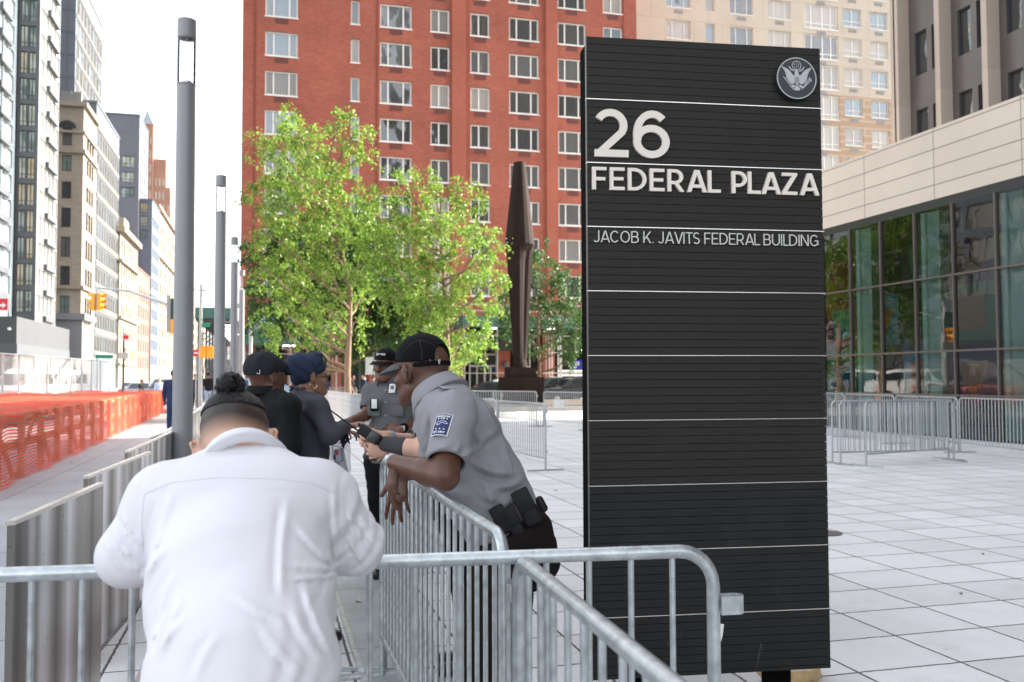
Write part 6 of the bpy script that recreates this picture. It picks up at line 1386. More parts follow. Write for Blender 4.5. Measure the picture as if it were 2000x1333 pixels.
# === the guard leaning on the barrier
def guard_leaning():
    Fd=nrm(-RT*math.cos(R(38))+FW*math.sin(R(38))-ZU*.10); O=orient(Fd,ZU*1.0-RT*.02); C=A(824,729,3.50); s=1.11
    root=thing('person','leaning security guard in grey shirt and black cap, bare forearms crossed on the barrier','person',(A(985,1000,3.45)[0],A(985,1000,3.45)[1],0))
    nb=A(868,795,3.43); chest=A(893,838,3.42); belly=A(938,938,3.44); hip=A(1000,1040,3.45)
    SL=A(888,806,3.20); EL=A(868,930,3.03); WL=A(771,904,3.20); SR=A(862,812,3.62); ER=A(846,915,3.66); WR=A(785,925,3.43)
    sp=nrm(hip-chest); front=nrm(A(870,1000,3.44)-A(1000,890,3.44))
    # body
    f=F(.03); L=add_head(f,C,O,s); f.cap(L(0,-.035,-.03),nb,.060,.075,k=.03); f.cap(L(0,-.05,-.05),nb+np.array(RT)*.02,.058,.085,k=.03)
    f.cap(chest,belly,.15,.165,flat=.8,dv=front); f.cap(belly,hip,.16,.14,flat=.85,dv=front); f.cap(nb,SL,.07,.055); f.cap(nb,SR,.07,.055)
    f.cap(SL,EL,.056,.047,k=.02); f.cap(lerp(EL,WL,-.02),lerp(EL,WL,.35),.047,.045,k=.015); f.cap(lerp(EL,WL,.3),WL,.045,.0285,k=.015); f.cap(SR,ER,.055,.045,k=.02); f.cap(ER,WR,.043,.028,k=.015)
    k1=A(935,1285,3.27); a1=np.array(PZ(968,.09,3.30)); k2=A(990,1300,3.58); a2=np.array(PZ(1010,.09,3.62)); h1=A(992,1075,3.34); h2=A(995,1075,3.56)
    f.cap(h1,k1,.085,.055); f.cap(k1,a1,.055,.038); f.cap(h2,k2,.085,.055); f.cap(k2,a2,.055,.038)
    # left hand hangs from the wrist, seen on edge; right hand hangs with the back of the hand to the camera
    add_hand(f,WL,-ZU*1-RT*.22+FW*.05,RT*.9+FW*.35,.10,1,1.0,curl=(.28,.32,.38,.45),thumb=(.25,.3))
    add_hand(f,WR,-ZU*1.0-RT*.16-FW*.1,FW*.9+RT*.35,.24,-1,1.06,curl=(.16,.14,.2,.26),thumb=(.62,.15))
    grow('body',f,.0042,SK_D,root,smooth=2)
    # nails on the right hand
    # shirt
    g=F(.035); g.cap(chest,belly,.178,.190,flat=.80,dv=front); g.cap(belly,hip+sp*.01-front*.0,.186,.168,flat=.84,dv=front); g.cap(nb+sp*.02,SL+np.array(ZU)*-.005,.085,.078,k=.04); g.cap(nb+sp*.02,SR,.085,.075,k=.04)
    g.cap(nb+front*.0,chest,.10,.15); g.cap(belly+front*.03,hip+front*.06,.14,.10)
    g.cap(SL,lerp(SL,EL,.95),.074,.071,k=.035); g.cap(SR,lerp(SR,ER,.9),.072,.066,k=.03)
    mid=lerp(chest,hip,.5)
    b0_=folds(.0055,[(sp+front*.6,36,1.0),(sp-front*.5+FW*.4,27,.8),(FW+sp*.6,22,.5)],3); cz=creases([((650,735),(790,600),.010,7),((640,700),(905,850),.009,9),((690,760),(985,825),.011,9),((770,850),(850,1000),.009,8),((735,900),(830,990),.007,7),((600,640),(470,785),.008,8),((560,640),(440,740),.006,6),((480,430),(430,640),.006,6),((700,640),(860,560),.008,8),((820,905),(1000,850),.009,8),((860,1010),(1005,905),.009,8),((720,560),(800,700),.005,7),((880,640),(960,800),.006,8),((560,760),(640,640),.007,6)],2.898,680,640,3.45); base=lambda p:b0_(p)+cz(p)
    aL=nrm(EL-SL)
    def dsp(p):
        d=base(p)
        q=p-SL; t=q@aL; rr=np.linalg.norm(q-np.outer(t,aL),axis=1); d=d*(1-.5*np.exp(-((t-.09)/.07)**2)*(rr<.12))
        d=d-.0028*np.exp(-((t-.225)/.003)**2)*(rr<.10)                                  # sleeve hem stitching
        pr=p-A(925,775,3.3); pl=pr@nrm(np.cross(A(925,775,3.3)-A(880,850,3.12),A(925,775,3.3)-A(1010,905,3.3))); d=d-.0035*np.exp(-(pl/.0035)**2)*((p-chest)@front<.02)   # armhole and back seam
        return d
    g.disp=dsp
    hem=hip+sp*.012; g.cut(hem,sp*1.0+front*.05)
    g.cut(lerp(SL,EL,.80),aL) if False else None
    # sleeves end: subtract everything beyond the hem plane near each arm, then hollow it
    for (S_,E_,W_,t_) in ((SL,EL,WL,.80),(SR,ER,WR,.80)):
        ax=nrm(E_-S_); c0=lerp(S_,E_,t_)
        class Half:
            pass
        def mk(ax=ax,c0=c0,E_=E_,S_=S_,W_=W_):
            def q(p):
                v=p-c0; t=v@ax; r=np.linalg.norm(v-np.outer(t,ax),axis=1); return np.maximum(-t,r-.115)
            def near(c,rad): return q
            return q
        g.subs.append(mk()); h=F(.01); h.cap(lerp(S_,E_,t_-.14),lerp(S_,E_,1.05),.059 if S_ is SL else .056,.060,k=.01); g.subs.append(h)
    sh=grow('shirt',g,.0048,M_gshirt,root,smooth=2)
    nax=nrm(L(0,-.03,-.02)-nb+np.array(RT)*.0); ring_collar('collar',lerp(nb,L(0,-.03,-.06),.42)+RT*.006,nax+front*.05,Fd-ZU*.2,.108,.092,.055,M_gshirt,sh,flat=1.0,gap=.5)
    # shoulder strap, patch
    cS=lerp(nb,SL,.75)+ZU*.077; rbox('shoulder_strap',M_gshirt,lerp(nb,SL,.62)+ZU*.082-RT*.012,nrm(SL-nb),nrm(np.cross(ZU,SL-nb)),nrm(np.cross(nrm(SL-nb),nrm(np.cross(ZU,SL-nb)))),.13,.045,.006,sh,.003)
    pc=A(862,829,3.070); patch(sh,pc,RT*.93-FW*.30,SL-EL,.058,.088)
    seam(sh,root,[[(742,385),(800,470),(860,575),(905,690),(930,790),(935,840)],[(700,375),(672,440),(655,520),(648,600),(640,680)],[(437,762),(540,795),(638,812)],[(560,330),(620,360),(700,375)]],2.898,680,640,mat('seam_dark_grey',(.13,.125,.135),.9))
    # trousers
    tr=F(.03); tr.cap(hip-sp*.05,hip+sp*.09,.158,.150,flat=.86,dv=front); tr.cap(h1+ZU*.05,k1,.112,.082); tr.cap(k1,a1,.082,.066); tr.cap(h2+ZU*.05,k2,.112,.082); tr.cap(k2,a2,.082,.066); tr.ell(A(1018,1045,3.36),(.12,.12,.12)); tr.ell(A(1018,1045,3.54),(.12,.12,.12))
    tr.disp=folds(.008,[(ZU+FW*.3,26,1),(ZU-RT*.5,40,.6)],9); tr.cut(hip-sp*.035,-sp); tr.cut(np.array([0,0,.05]),-ZU)
    grow('trousers',tr,.007,M_brn,root,smooth=2)
    for a_ in (a1,a2): sh_=F(.02); sh_.cap(a_-ZU*.045+RT*.05,a_-ZU*.05-RT*.16,.042,.036,flat=1); sh_.cap(a_,a_-ZU*.04,.045,.045); sh_.cut(np.array([0,0,.002]),-ZU); grow('shoe',sh_,.008,M_shoe,root,smooth=1)
    # duty belt and pouches
    bx=nrm(np.cross(front,sp)); be=F(.004); n=26; bc=hip-sp*.012
    for i in range(n):
        a0=2*math.pi*i/n; a1_=2*math.pi*(i+1)/n; p0=bc+front*.148*math.cos(a0)+bx*.176*math.sin(a0); p1=bc+front*.148*math.cos(a1_)+bx*.176*math.sin(a1_); be.cap(p0,p1,.026,flat=.22,dv=front*math.cos(a0)+bx*math.sin(a0))
    belt=grow('duty_belt',be,.004,M_leather,root,smooth=1)
    sgn=1 if np.dot(bx,FW)<0 else -1; out=bx*sgn     # toward the camera
    def pouch(px,py,w,h,dp,tl=.0,nm='pouch',flap=True):
        c=A(px,py,3.255); x=nrm(-front-0*sp); X=nrm(RT*math.cos(R(27))+ZU*math.sin(R(27))+RT*tl); Z=nrm(ZU-X*np.dot(X,ZU)); Y=np.cross(Z,X); p_=rbox(nm,M_leather,c,X,Y,Z,w,dp,h,belt,.012,3)
        if flap: rbox('flap',M_leather,c+Z*h*.22-Y*(dp/2+.002)*1,X,Y,Z,w*1.04,.006,h*.58,p_,.003); b=MB(); b.lathe([(0,.003),(.004,.002),(.005,0)],(0,0,0),8); 
        return p_
    pouch(980,1015,.052,.105,.036); pouch(1003,1020,.050,.115,.036); pouch(1029,990,.062,.135,.045); pouch(1058,985,.028,.06,.03,nm='radio_clip',flap=False)
    cap=ball_cap(root,L,O,s,M_capb,brim_m=cloth('cap_brim_grey',(.10,.10,.105),.8))
    seam(cap,root,[[(405,70),(350,95),(305,150),(285,215)],[(405,70),(415,120),(418,170),(425,205)],[(405,70),(470,90),(510,130),(535,165)]],2.898,680,640,mat('cap_seam',(.02,.02,.021),.8),r=.0012)
    rbox('button',M_capb,L(0,-.008,.139),O[:,0],O[:,1],O[:,2],.016,.016,.007,cap,.003)
    st=F(.01); st.ell(L(0,-.011,.03),(.0785*s,.0995*s,.0885*s),O); st.cut(L(0,-.02,.0),-(O@np.array([0,-.25,1.0])))
    wf=F(.003); 
    return root
guard_leaning()

# === man in the white shirt, seen from behind
def white_man():
    up=nrm(FW*.62+ZU*.80-RT*.17); fwd=nrm(FW*.80-ZU*.62); O=orient(fwd,up); C=A(461,871,2.16); s=1.03
    root=thing('person','man in white shirt with hair bun, seen from behind, leaning on the nearest barrier','person',(A(470,1200,1.7)[0],A(470,1200,1.7)[1],0))
    nb=A(478,932,1.98); SL=A(318,980,1.90); SR=A(630,975,1.92); EL=A(252,1086,1.86); ER=A(692,1064,1.95); WL=A(390,1082,2.22); WR=A(560,1082,2.24)
    ch=A(474,1085,1.86); md=A(471,1160,1.76); wa=A(474,1330,1.62); hp=np.array([wa[0],wa[1],.90])-FW*.06
    f=F(.03); L=add_head(f,C,O,s); f.cap(L(0,-.03,-.03),nb,.062,.07,k=.03); f.cap(nb,SL,.06,.05); f.cap(nb,SR,.06,.05); f.cap(ch,md,.15,.15,flat=.7,dv=FW); f.cap(md,hp,.14,.15,flat=.75,dv=FW)
    f.cap(SL,EL,.05,.042); f.cap(EL,WL,.04,.028); f.cap(SR,ER,.05,.042); f.cap(ER,WR,.04,.028)
    add_hand(f,WL,RT*.9+FW*.2-ZU*.1,-ZU,.1,-1,1.0); add_hand(f,WR,-RT*.9+FW*.2-ZU*.1,-ZU,.1,1,1.0)
    for sx in(-1,1): kn=hp+RT*.1*sx+FW*.05-ZU*.42; f.cap(hp+RT*.08*sx,kn,.085,.055); f.cap(kn,np.array([kn[0],kn[1],.08])-FW*.1,.055,.04)
    bo=grow('body',f,.0040,SK_L,root,smooth=2)
    # stubble fading from the hairline into the nape, stored as a colour of the scalp
    me=bo.data; co=np.zeros(len(me.vertices)*3,dtype=np.float32); me.vertices.foreach_get('co',co); w_=co.reshape(-1,3)+np.array(LOC[bo.name if bo.name in LOC else root.name])
    q=(w_-C)@O/s; rs=np.random.RandomState(1)
    fade=np.clip((q[:,2]+.010+.022*np.clip(-q[:,1]/.09,0,1))/.050,0,1)*(q[:,1]<.045)*(np.linalg.norm(q,axis=1)<.16); fade=fade**1.1*np.clip((.05-q[:,1])/.03,0,1)
    ear=(np.abs(q[:,0])>.0795); fade[ear]=0
    at=me.color_attributes.new('stubble','FLOAT_COLOR','POINT'); at.data.foreach_set('color',np.stack([fade,fade,fade,np.ones_like(fade)],1).ravel().astype(np.float32))
    m=skin('skin_olive_stubbled',(.52,.31,.215),.5); N,Lk,b=nodes(m); ca=N.new('ShaderNodeVertexColor'); ca.layer_name='stubble'; prev=b.inputs['Base Color'].links[0].from_socket; mx=N.new('ShaderNodeMix'); mx.data_type='RGBA'
    nz=N.new('ShaderNodeTexNoise'); nz.inputs['Scale'].default_value=900; tc=N.new('ShaderNodeTexCoord'); Lk.new(tc.outputs['Object'],nz.inputs[0]); mu=N.new('ShaderNodeMath'); mu.operation='MULTIPLY_ADD'; Lk.new(nz.outputs[0],mu.inputs[0]); mu.inputs[1].default_value=.35; mu.inputs[2].default_value=.85; m3=N.new('ShaderNodeMath'); m3.operation='MULTIPLY'; m3.use_clamp=True; Lk.new(ca.outputs[0],m3.inputs[0]); Lk.new(mu.outputs[0],m3.inputs[1])
    Lk.new(m3.outputs[0],mx.inputs[0]); Lk.new(prev,mx.inputs[6]); mx.inputs[7].default_value=(.035,.025,.02,1); Lk.new(mx.outputs[2],b.inputs['Base Color']); me.materials[0]=m
    # hair pulled up into a bun
    h=F(.015); h.ell(L(0,-.008,.042),(.0800*s,.103*s,.0885*s),O); h.cut(L(0,-.06,.058),-(O@np.array([0,-.35,1.0])))
    Oi=O
    def hd(p):
        q=(p-C)@O; an=np.arctan2(q[:,0],q[:,1]+.03); return .0006*np.sin(an*120+5*np.sin(an*9))+.0005*np.sin(an*63)
    h.disp=hd; hr=grow('hair',h,.0024,M_hair,root,smooth=1)
    bc=A(450,756,2.16); bn=F(.006); rs=np.random.RandomState(4)
    bn.ell(bc,(.029,.029,.028)); 
    for i in range(16):
        v=nrm(rs.normal(size=3)); u=nrm(np.cross(v,rs.normal(size=3))); c0=bc; pts=[c0+(v*math.cos(a)+u*math.sin(a))*.029 for a in np.linspace(0,2.4,6)]
        for a_,b_ in zip(pts[:-1],pts[1:]): bn.cap(a_,b_,.0075,.0065,k=.002)
    bn.cap(bc-ZU*.015,L(0,-.02,.12),.018,.026,k=.01)
    bn.disp=lambda p: .0012*np.sin(p@np.array([310,120,260],dtype=np.float32)+4*np.sin(p@np.array([90,-60,40],dtype=np.float32))); grow('hair_bun',bn,.0028,M_hair,hr,smooth=0)
    b=MB(); rs=np.random.RandomState(6)
    for i in range(34):
        v=nrm(rs.normal(size=3)+ZU*.5); p0=bc+v*.028; p1=p0+v*.010+rs.normal(size=3)*.005; p2=p1+v*.004+rs.normal(size=3)*.006; b.tube([p0,p1,p2],[.0007,.0006,.0003],3,caps=False)
    b.build('loose_hair',M_hair,hr)
    # shirt
    g=F(.05); g.cap(A(400,1010,1.88),A(545,1010,1.88),.120,.120,flat=.8,dv=FW); g.cap(ch,md,.180,.168,flat=.68,dv=FW); g.cap(md,wa,.168,.158,flat=.72,dv=FW); g.cap(wa,hp,.158,.155,flat=.74,dv=FW)
    g.cap(nb-ZU*.03,SL+RT*.01,.070,.074,k=.05); g.cap(nb-ZU*.03,SR-RT*.01,.070,.074,k=.05)
    g.cap(A(425,928,1.97),A(530,928,1.97),.056,.056,k=.05); g.cap(SL,EL,.066,.058,k=.04); g.cap(EL,WL,.058,.045,k=.03); g.cap(SR,ER,.066,.058,k=.04); g.cap(ER,WR,.060,.045,k=.03)
    b1=folds(.0022,[(RT+ZU*.35,17,1.0),(RT-ZU*.8,15,.55),(ZU+RT*.35,13,.45)],21); cz=creases([((298,555),(213,914),0.0047,7.0),((347,519),(223,940),0.0053,8.5),((320,765),(214,914),0.0053,7.0),((807,568),(782,1002),0.0053,8.5),((996,504),(1033,876),0.0035,6.2),((791,848),(1033,863),0.0041,5.4),((797,906),(1032,888),0.0041,4.6),((829,670),(1040,869),0.0047,7.0),((867,908),(997,1231),0.0053,8.5),((568,964),(791,1070),0.0041,7.8),((816,1018),(953,1241),0.0059,9.2),((348,880),(261,1079),0.0047,7.8),((374,971),(275,1268),0.0059,9.2),((398,1058),(212,1281),0.0047,7.8),((111,624),(204,785),0.0053,4.6),((74,695),(185,844),0.0053,5.4),((133,767),(201,897),0.0047,4.6),((51,745),(138,894),0.0047,4.6),((1049,620),(1160,819),0.0053,5.4),((1030,682),(1129,868),0.0053,4.6),((1089,625),(1200,774),0.0047,5.4),((988,869),(1112,770),0.0053,5.4),((680,1077),(879,1312),0.0047,9.2),((530,1129),(419,1340),0.0041,9.2)],2.107,180,700,2.0); b2=folds(.0085,[(nrm(EL-SL)+FW*.3,52,1.0),(nrm(EL-SL)-RT*.7,36,.7)],5); b3=folds(.0085,[(nrm(ER-SR)+FW*.3,52,1.0),(nrm(ER-SR)+RT*.7,36,.7)],6)
    yk=A(474,962,1.75)
    def dsp(p):
        x=(p-ch)@RT; z=p[:,2]; wl=1/(1+np.exp(-(-x-.17)*40)); wr=1/(1+np.exp(-(x-.17)*40)); wc=np.clip(1-wl-wr,0,1); top=np.clip((yk[2]-z)/.12,0.25,1)
        d=b1(p)*wc*top+b2(p)*wl+b3(p)*wr+cz(p)*1.15
        zz=z-(yk[2]-.35*x*x); d=d-.0022*np.exp(-(zz/.003)**2)*(np.abs(x)<.21)       # yoke seam
        for xs in (-.195,.195): d=d-.002*np.exp(-((x-xs-.05*np.sign(xs)*0)/.0035)**2)*(z>1.06)*(z<1.35)
        zf=z-(A(474,1135,1.7)[2]); d=d-.0015*np.exp(-(zf/.0035)**2)*(np.abs(x)<.17)*(.5+.5*np.sin(x*23))
        
        return d
    g.disp=dsp; g.cut(hp-ZU*-.07,-ZU)
    h=F(.01); h.cap(nb-ZU*.03,L(0,-.03,-.02),.068,.064); g.sub(h)
    sh=grow('shirt',g,.0050,M_white,root,smooth=2)
    seam(sh,root,[[(215,560),(330,512),(520,492),(760,497),(900,515),(1020,565)],[(215,560),(205,660),(208,760),(215,860)],[(1028,560),(1042,660),(1038,760),(1022,830)]],2.107,180,700,mat('seam_white',(.58,.575,.62),.9),r=.0008)
    nax=nrm(L(0,-.03,-.03)-nb); ring_collar('collar',nb+ZU*.018+FW*.0,nrm(nax+ZU*.35),FW,.086,.078,.034,M_white,sh,gap=.3,points=False)
    tr=F(.03); tr.cap(hp+ZU*.02,hp-ZU*.08,.168,.165,flat=.75,dv=FW)
    for sx in(-1,1): kn=hp+RT*.1*sx+FW*.05-ZU*.42; an=np.array([kn[0],kn[1],.06])-FW*.1; tr.cap(hp+RT*.085*sx-ZU*.05,kn,.11,.08); tr.cap(kn,an,.08,.065)
    tr.disp=folds(.006,[(ZU+RT*.3,28,1)],2); tr.cut(hp+ZU*.085,ZU); tr.cut(np.array([0,0,.03]),-ZU); grow('trousers',tr,.010,cloth('dark_trousers',(.03,.02,.022)),root)
    for sx in(-1,1): a_=np.array([hp[0],hp[1],.05])+RT*.1*sx-FW*.05; q=F(.02); q.cap(a_-FW*.04,a_+FW*.18,.042,.038); q.cut(np.array([0,0,.001]),-ZU); grow('shoe',q,.01,M_shoe,root)
white_man()
# === standing figures built from one pattern
def figure(label,feet_z,C,Fd,pose,skinm,shirtm,trm,s=1.0,res=.006,name='person',shirt_r=1.0,sleeve='long',coat=None,shoe=True,hem=None,face=True,kneefwd=None,fold=.006,roll=0):
    """pose: dict with nb, SL,EL,WL, SR,ER,WR, ch, wa, hp, KL,AL,KR,AR in world coordinates"""
    p=pose; root=thing(name,label,'person',(p['hp'][0],p['hp'][1],0)); O=orient(Fd,ZU+np.array(RT)*roll); lat=nrm(p['SR']-p['SL']); fr=nrm(np.cross(ZU,lat)); 
    if np.dot(fr,Fd)<0: fr=-fr
    f=F(.03); L=add_head(f,C,O,s); f.cap(L(0,-.03,-.04),p['nb'],.052*s,.062,k=.03)
    f.cap(p['nb'],p['SL'],.055,.048); f.cap(p['nb'],p['SR'],.055,.048); f.cap(p['ch'],p['wa'],.13,.12,flat=.7,dv=fr); f.cap(p['wa'],p['hp'],.12,.13,flat=.75,dv=fr)
    for a in 'LR':
        S_,E_,W_=p['S'+a],p['E'+a],p['W'+a]; f.cap(S_,E_,.047,.040,k=.02); f.cap(E_,lerp(E_,W_,.35),.041,.040,k=.015); f.cap(lerp(E_,W_,.3),W_,.040,.026,k=.015)
        hd=p.get('H'+a); 
        if hd is None: hd=(nrm(W_-E_),-fr,1 if a=='L' else -1)
        add_hand(f,W_,hd[0],hd[1],.15,hd[2],1.0,curl=hd[3] if len(hd)>3 else (.35,.4,.45,.5),thumb=hd[4] if len(hd)>4 else (.5,.3))
        f.cap(p['hp']+lat*(.085 if a=='R' else -.085),p['K'+a],.075,.05); f.cap(p['K'+a],p['A'+a],.052,.036)
    grow('body',f,res,skinm,root,smooth=1 if res>.008 else 2)
    if face: add_eyes(L,O,s,root)
    q=shirt_r; g=F(.035); g.cap(p['ch']-lat*.05,p['ch']+lat*.05,.135*q,.135*q,flat=.85,dv=fr); g.cap(p['ch'],p['wa'],.17*q,.165*q,flat=.68,dv=fr); g.cap(p['wa'],p['hp'],.165*q,.172*q,flat=.72,dv=fr)
    g.cap(p['nb']-ZU*.035,p['SL'],.066,.064,k=.04); g.cap(p['nb']-ZU*.035,p['SR'],.066,.064,k=.04)
    for a in 'LR':
        S_,E_,W_=p['S'+a],p['E'+a],p['W'+a]; ax=nrm(E_-S_)
        if sleeve=='short':
            g.cap(S_,lerp(S_,E_,.85),.063,.061,k=.03); c0=lerp(S_,E_,.72)
            def mk(ax=ax,c0=c0):
                def fn(pp): v=pp-c0; t=v@ax; r=np.linalg.norm(v-np.outer(t,ax),axis=1); return np.maximum(-t,r-.09)
                return fn
            g.subs.append(mk()); h=F(.01); h.cap(lerp(S_,E_,.6),lerp(S_,E_,1.0),.051,.051); g.subs.append(h)
        else: g.cap(S_,E_,.062,.055,k=.03); g.cap(E_,lerp(E_,W_,.93),.054,.040,k=.025)
    if coat is not None: g.cap(p['hp'],coat,.175*q,.20*q,flat=.78,dv=fr)
    g.disp=folds(fold,[(ZU*.4+lat,24,.9),(ZU+lat*.5+fr*.3,30,.8),(ZU-lat*.8,21,.7)],int(abs(C[0]*100))%50)
    g.cut(coat if coat is not None else p['hp']-ZU*(hem if hem is not None else .04),-ZU)
    sh=grow('coat' if coat is not None else 'shirt',g,res*1.1,shirtm,root,smooth=1 if res>.008 else 2)
    t=F(.03); t.cap(p['hp']+ZU*.06,p['hp']-ZU*.05,.158,.165,flat=.72,dv=fr)
    for a in 'LR': hj=p['hp']+lat*(.085 if a=='R' else -.085)-ZU*.04; t.cap(hj,p['K'+a],.098,.072); t.cap(p['K'+a],p['A'+a],.072,.058)
    t.disp=folds(.006,[(ZU+lat*.3,30,1)],3); t.cut(p['hp']+ZU*.10,ZU); t.cut(np.array([0,0,feet_z+.04]),-ZU); grow('trousers',t,res*1.6,trm,root,smooth=1)
    if shoe:
        for a in 'LR': k=p['A'+a]; q_=F(.02); q_.cap(np.array([k[0],k[1],feet_z+.045])-fr*.05,np.array([k[0],k[1],feet_z+.04])+fr*.15,.042,.036); q_.cut(np.array([0,0,feet_z+.002]),-ZU); grow('shoe',q_,max(.008,res*1.5),M_shoe,root)
    return root,L,O,sh,fr,lat
def stand(x,y,H,fd,feet_z=0,arms=((.12,.05),(.12,.05)),stride=0.0,wid=.19,lean=0):
    """neutral standing or walking joints for a person of height H facing fd"""
    fd=nrm(np.array([fd[0],fd[1],0])); lt=np.cross(fd,ZU); k=H/1.75; B=np.array([x,y,feet_z]); p={}
    p['hp']=B+ZU*.93*k; p['wa']=B+ZU*1.08*k+fd*lean*.1; p['ch']=B+ZU*1.32*k+fd*lean*.2; p['nb']=B+ZU*1.47*k+fd*(lean*.25); 
    for a,sg,(o,fw) in (('L',-1,arms[0]),('R',1,arms[1])):
        S_=B+ZU*1.42*k+lt*sg*wid*k+fd*lean*.22; p['S'+a]=S_; E_=S_-ZU*.28*k+lt*sg*.05+fd*(-.03+fw*.6); p['E'+a]=E_; p['W'+a]=E_-ZU*(.25-o*.3)*k+fd*(.03+fw*1.6)
        st=stride*sg; p['K'+a]=B+ZU*.50*k+lt*sg*.09+fd*(.04+st*.5); p['A'+a]=B+ZU*(.08+max(0,-st)*.15)+lt*sg*.09+fd*(st)
    return p,B+ZU*1.635*k+fd*(.03+lean*.32)
def simple_hair(root,L,O,s,m,res=.006,long=False,nm='hair',r=1.0):
    h=F(.01); h.ell(L(0,-.014,.040),(.0815*s*r,.104*s*r,.089*s*r),O)
    if long: h.cap(L(0,-.06,-.0),L(0,-.07,-.12),.07*s,.05*s,flat=.6,dv=O[:,1],k=.03)
    h.cut(L(0,.052,.035) ,O@np.array([0,1.0,-.55])); 
    if not long: h.cut(L(0,-.02,-.012),-(O@np.array([0,-.3,1.0])))
    return grow(nm,h,res,m,root,smooth=1)
# --- guard facing the camera
def far_guard():
    d=7.0; Fd=nrm(-FW*.93-RT*.30-ZU*.02); C=A(753,716,d-.05)
    p,_=stand(0,0,1.74,Fd); x=A(764,800,d); B=np.array([x[0],x[1],0])
    for k in p: p[k]=p[k]+B
    p['nb']=A(757,745,d); p['ch']=A(766,790,d-.02); p['wa']=A(762,850,d-.05); p['hp']=A(757,893,d)
    # wearer's right arm is on the image left
    p['SR']=A(724,766,d+.02); p['ER']=A(715,812,d-.08); p['WR']=A(682,822,d-.38); p['SL']=A(806,766,d); p['EL']=A(818,823,d+.02); p['WL']=A(784,838,d-.20)
    p['KR']=A(738,975,d-.02); p['AR']=np.array(PZ(744,.08,d)); p['KL']=A(775,975,d+.05); p['AL']=np.array(PZ(778,.08,d+.05))
    p['HR']=(-RT*.9-ZU*.2-FW*.2,-ZU+RT*.2,-1); p['HL']=(-RT*.95+ZU*.05-FW*.1,FW*1-ZU*.3,1)
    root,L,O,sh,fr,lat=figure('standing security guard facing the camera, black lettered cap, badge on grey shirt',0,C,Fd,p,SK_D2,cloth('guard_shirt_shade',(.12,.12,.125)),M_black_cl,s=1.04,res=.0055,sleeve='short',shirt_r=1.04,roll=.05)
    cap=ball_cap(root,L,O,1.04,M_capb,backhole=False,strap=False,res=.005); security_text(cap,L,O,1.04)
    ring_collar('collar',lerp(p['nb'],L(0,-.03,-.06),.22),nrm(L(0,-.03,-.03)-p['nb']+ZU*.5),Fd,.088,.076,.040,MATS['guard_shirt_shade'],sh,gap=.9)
    m=F(.004); m.cap(L(-.022,.104,-.041),L(0,.106,-.037),.0045,.005); m.cap(L(.022,.104,-.041),L(0,.106,-.037),.0045,.005); grow('moustache',m,.002,M_hair,root)
    def onchest(px,py,off=0): return A(px,py,d-.175-off)
    X=nrm(RT-FW*.25); Z=ZU; Y=np.cross(Z,X)
    b_=rbox('id_badge',M_whitex,onchest(766,759,-.035),X,Y,nrm(Z+X*.15),.052,.006,.07,sh,.002); rbox('badge_frame',M_black_cl,onchest(766,759,-.042),X,Y,nrm(Z+X*.15),.060,.006,.078,b_,.002); rbox('badge_photo',mat('badge_print',(.12,.13,.14),.5),onchest(766,757,-.031),X,Y,nrm(Z+X*.15),.028,.002,.03,b_,.001)
    c_=rbox('body_camera',M_black_cl,onchest(731,791,.0),X,Y,Z,.062,.02,.095,sh,.008); rbox('screen',mat('screen_pale',(.62,.66,.62),.3),onchest(731,789,.013),X,Y,Z,.044,.004,.07,c_,.004)
    for px in (729,775): 
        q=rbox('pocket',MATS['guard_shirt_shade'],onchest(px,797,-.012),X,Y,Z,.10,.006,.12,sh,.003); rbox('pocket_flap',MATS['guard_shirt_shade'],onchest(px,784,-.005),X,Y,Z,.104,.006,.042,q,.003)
    b=MB(); 
    for py in (762,786,812,838,858): c=onchest(753,py,-.01 if py<800 else .0); b.lathe([(0,.004),(.006,.003),(.007,0),(0,0)],(0,0,0),1) if False else None; rbox('button',mat('button_grey',(.35,.35,.36),.4),c,X,Y,Z,.011,.006,.011,sh,.003)
    # watch on the wrist and belt
    w_=lerp(p['WL'],p['EL'],.10); ax=nrm(p['EL']-p['WL']); g=F(.003); g.cap(w_-ax*.008,w_+ax*.012,.0335,.035); wt=grow('watch',g,.003,M_black_cl,root); rbox('watch_face',mat('watch_pale',(.5,.52,.5),.2),w_-FW*.034,RT,FW,ZU,.034,.01,.034,wt,.006); 
    be=F(.004); n=20; bc=p['hp']+ZU*.005
    for i in range(n): a0=2*math.pi*i/n; a1=2*math.pi*(i+1)/n; be.cap(bc+fr*.132*math.cos(a0)+lat*.182*math.sin(a0),bc+fr*.132*math.cos(a1)+lat*.182*math.sin(a1),.024,flat=.25,dv=fr*math.cos(a0)+lat*math.sin(a0))
    grow('duty_belt',be,.005,M_leather,root)
far_guard()
